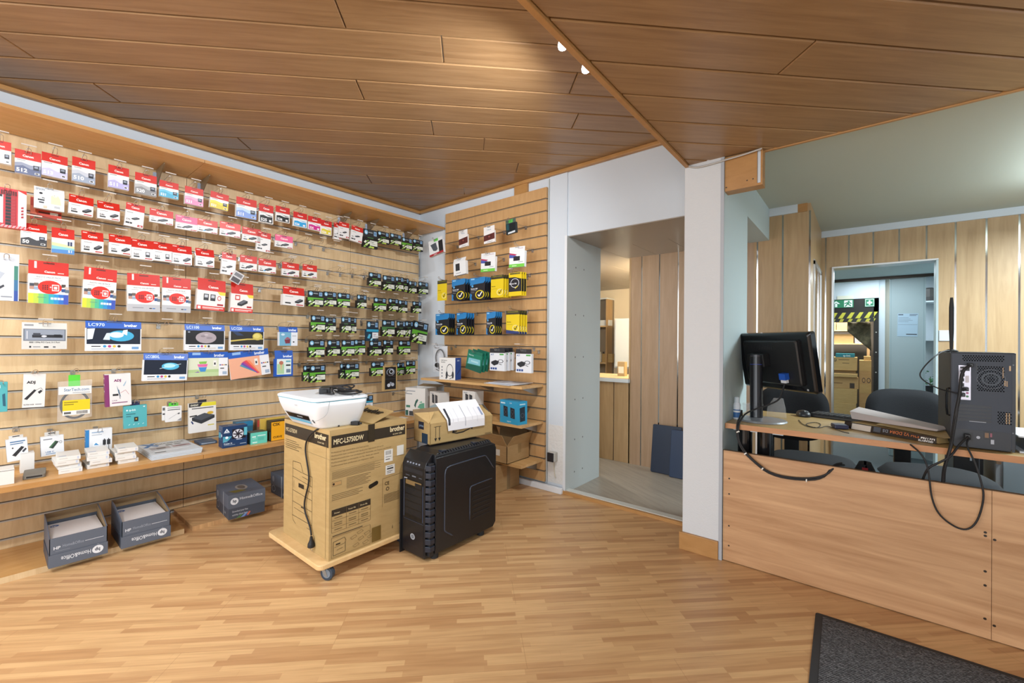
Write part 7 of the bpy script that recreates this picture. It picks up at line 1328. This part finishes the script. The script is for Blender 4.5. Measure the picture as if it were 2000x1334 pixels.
# security software cards
def S_nav(y=False, dark=False):
    if y: return dict(hh=.10, hc='#3A3826', bc='#DCC01E', H=[('r', .1, .1, .9, .5, '#6A6428')], B=[('t', .06, .42, .065, 'Norton', '#3A3416', 'l', .42, .02), ('o', .72, .72, .24, .17, .18, '#E8E0A8'), ('l', .62, .70, .70, .80, .05, '#2A2616'), ('l', .70, .80, .86, .58, .05, '#2A2616'), ('r', .06, .52, .5, .54, '#A8941E')]+([('p', [(0, .80), (1, .9), (1, 1), (0, 1)], '#2A3A6E')] if dark else []), d=.004)
    return dict(hh=.12, hc='#2A7CB8', bc='#1E2026', H=[('r', .06, .2, .3, .5, '#8FC4E8')], B=[('p', [(0, 0), (1, 0), (.9, .10), (.3, .14), (0, .2)], '#2A7CB8'), ('e', .16, .24, .07, .06, '#5AA4D8'), ('t', .06, .42, .075, 'Norton 360', '#E4E6EA', 'l', .55, .03), ('r', .06, .47, .45, .49, '#9AA0AA'), ('o', .66, .72, .30, .24, .2, '#DCC82A'), ('l', .54, .72, .62, .82, .06, '#F0F0F0'), ('l', .62, .82, .80, .58, .06, '#F0F0F0'), ('p', [(0, .62), (.14, .70), (.1, .86), (.16, 1), (0, 1)], '#2A7CB8'), ('r', .06, .58, .3, .60, '#8A909A')], d=.004)
NV, NY, ND = S_nav(), S_nav(True), S_nav(True, True)
def fan_cards(z, x0, y0, x1, y1, st, n, step, colour, where, plane=-.225):
    ox, oy, sc = ZO[z]
    for k in range(n):
        dx = step*k*sc/4.4475
        lab = '%s card, %s in stack %s' % (colour, ('front', 'second', 'third', 'fourth', 'fifth')[k], where)
        hang(z, x0+dx, y0+.10*dx, x1+dx, y1+.08*dx, st, lab, side='R', plane=plane+.022*k, hook=(k == 0), ticket=False, name='software_card', cat='software card', hlabel='chrome prong hook carrying the %s cards %s' % (colour, where))
fan_cards('F', 458, 905, 572, 1100, NV, 4, 22, 'black and blue', 'by the corner, upper card row')
fan_cards('F', 616, 890, 745, 1096, NV, 4, 20, 'black and blue', 'by the yellow ones, upper card row')
fan_cards('F', 797, 872, 905, 1076, NY, 4, 22, 'bright yellow', 'midway along the upper card row')
fan_cards('F', 952, 848, 1062, 1062, dict(NY, hc='#DCC01E', B=[('r', 0, .04, 1, .78, '#1E2026'), ('p', [(.3, 0), (1, 0), (1, .15)], '#DCC01E'), ('o', .48, .34, .34, .24, .12, '#C9CCD2'), ('t', .06, .40, .07, 'Norton 360', '#E4E6EA', 'l', .6, .03), ('l', .5, .62, .72, .50, .05, '#DCC82A')]), 3, 20, 'black and yellow', 'nearest the doorway, upper card row')
pk(332, 918, 412, 1102, NY, 'single yellow software card before the white corner wall', pl=-.26, name='software_card', cat='software card')
fan_cards('G', 237, 40, 325, 180, NV, 4, 16, 'black and blue', 'by the corner, lower card row')
fan_cards('G', 374, 35, 438, 178, NV, 4, 22, 'black and blue', 'second along the lower card row')
fan_cards('G', 568, 28, 628, 178, NV, 4, 18, 'black and blue', 'third along the lower card row')
fan_cards('G', 697, 20, 782, 172, ND, 4, 22, 'yellow', 'nearest the doorway, lower card row')
KA = dict(hh=.08, hc='#1E6E58', bc='#1E7A62', H=[], B=[('t', .1, .14, .07, 'Kaspersky', '#CFE8E0', 'l', .6, .02), ('p', [(.12, .30), (.9, .24), (.95, .58), (.1, .66)], '#7FBCC8'), ('r', .3, .40, .8, .50, '#A9D4DC'), ('e', .2, .86, .12, .08, '#2FA04A'), ('p', [(0, .7), (1, .62), (1, 1), (0, 1)], '#185A4A')], d=.02)
for k in range(3): pk(452+30*k, 285-2*k, 548+22*k, 420-4*k, KA, ('front green software carton of the tilted trio', 'middle green software carton of the tilted trio', 'rear green software carton of the tilted trio')[k], k == 0, P_+.03*k, 'G', name='software_carton', cat='software carton', tilt=12)
AC = dict(hh=.13, hc='#2A2A2E', bc='#DDE0E4', H=[('r', .36, .05, .66, .6, '#4A4A4E')], B=[('t', .06, .13, .08, 'ACT', '#2A5A94', 'l', .24, .04), ('r', .66, .04, .94, .12, '#4FA24A'), ('p', [(.10, .50), (.38, .40), (.62, .46), (.58, .62), (.30, .72), (.10, .60)], '#24282E'), ('o', .74, .46, .18, .10, .25, '#2A2C32'), ('l', .62, .60, .80, .66, .03, '#2A2C32'), ('r', .06, .82, .18, .93, '#2A4A8A'), ('r', .21, .82, .33, .93, '#2A4A8A'), ('r', .36, .82, .48, .93, '#2A4A8A')], d=.025)
for k in range(3): pk(596+28*k, 268-3*k, 692+26*k, 417-3*k, AC, ('front white adapter carton of three on one hook', 'second white adapter carton of three on one hook', 'third white adapter carton of three on one hook')[k], k == 0, P_+.045*k, 'G', name='adapter_carton', cat='carton')
pk(765, 272, 867, 430, AC, 'single white adapter carton nearest the doorway', True, P_, 'G', name='adapter_carton', cat='carton')
empty_hooks([('G', 338, 270), ('G', 876, 275), ('F', 1110, 900)], 'the lower', 'R')
# clear headset blister hanging in front of the corner wall
c, w, zt, zb = wallrect('G', 222, 252, 296, 425, -.24, 'R'); h = zt-zb
hp = thing('headset_pack', (c.x, c.y, zt), 'clear blister with black headset beside the headset carton', 'headset pack')
MB().box(-w/2, -.002, -h, w/2, .030, .0, CLEAR).build('clear_blister', hp)
mb = MB(); mb.tube([(-w*.32, .01, -h*.62), (-w*.38, .01, -h*.38), (-w*.2, .01, -h*.16), (w*.1, .01, -h*.12), (w*.36, .01, -h*.28), (w*.42, .01, -h*.5)], .006, BLKM, 8, 2)
mb.lathe([(.018, -.012), (.024, 0), (.018, .012)], (-w*.25, .01, -h*.74), BLKM, 14, 'x'); mb.lathe([(.018, -.012), (.024, 0), (.018, .012)], (w*.1, .01, -h*.84), BLKM, 14, 'x'); mb.tube([(-w*.3, .005, -h*.9), (0, .005, -h*.96), (w*.3, .005, -h*.8)], .003, BLKM, 6, 1); mb.build('headset', hp, smooth=True)
mb = MB().box(-w/2, .0305, -h, w/2, .032, 0, pm('#D3D6DC')); mb.draw((-w/2, .0, -.0), (w, 0, 0), (0, 0, -h), [('t', .12, .10, .06, 'Media-Tech', '#3A3C44', 'l', .4)], N=(0, -1, 0)); mb.build('backing_card', hp)
make_hook((c.x if c.x > .42 else .43, -.0315, slot_snap(zt+.0, 'R')), 'R', 'chrome prong hook carrying the clear headset blister', False, 'chrome display hooks', 1.15)
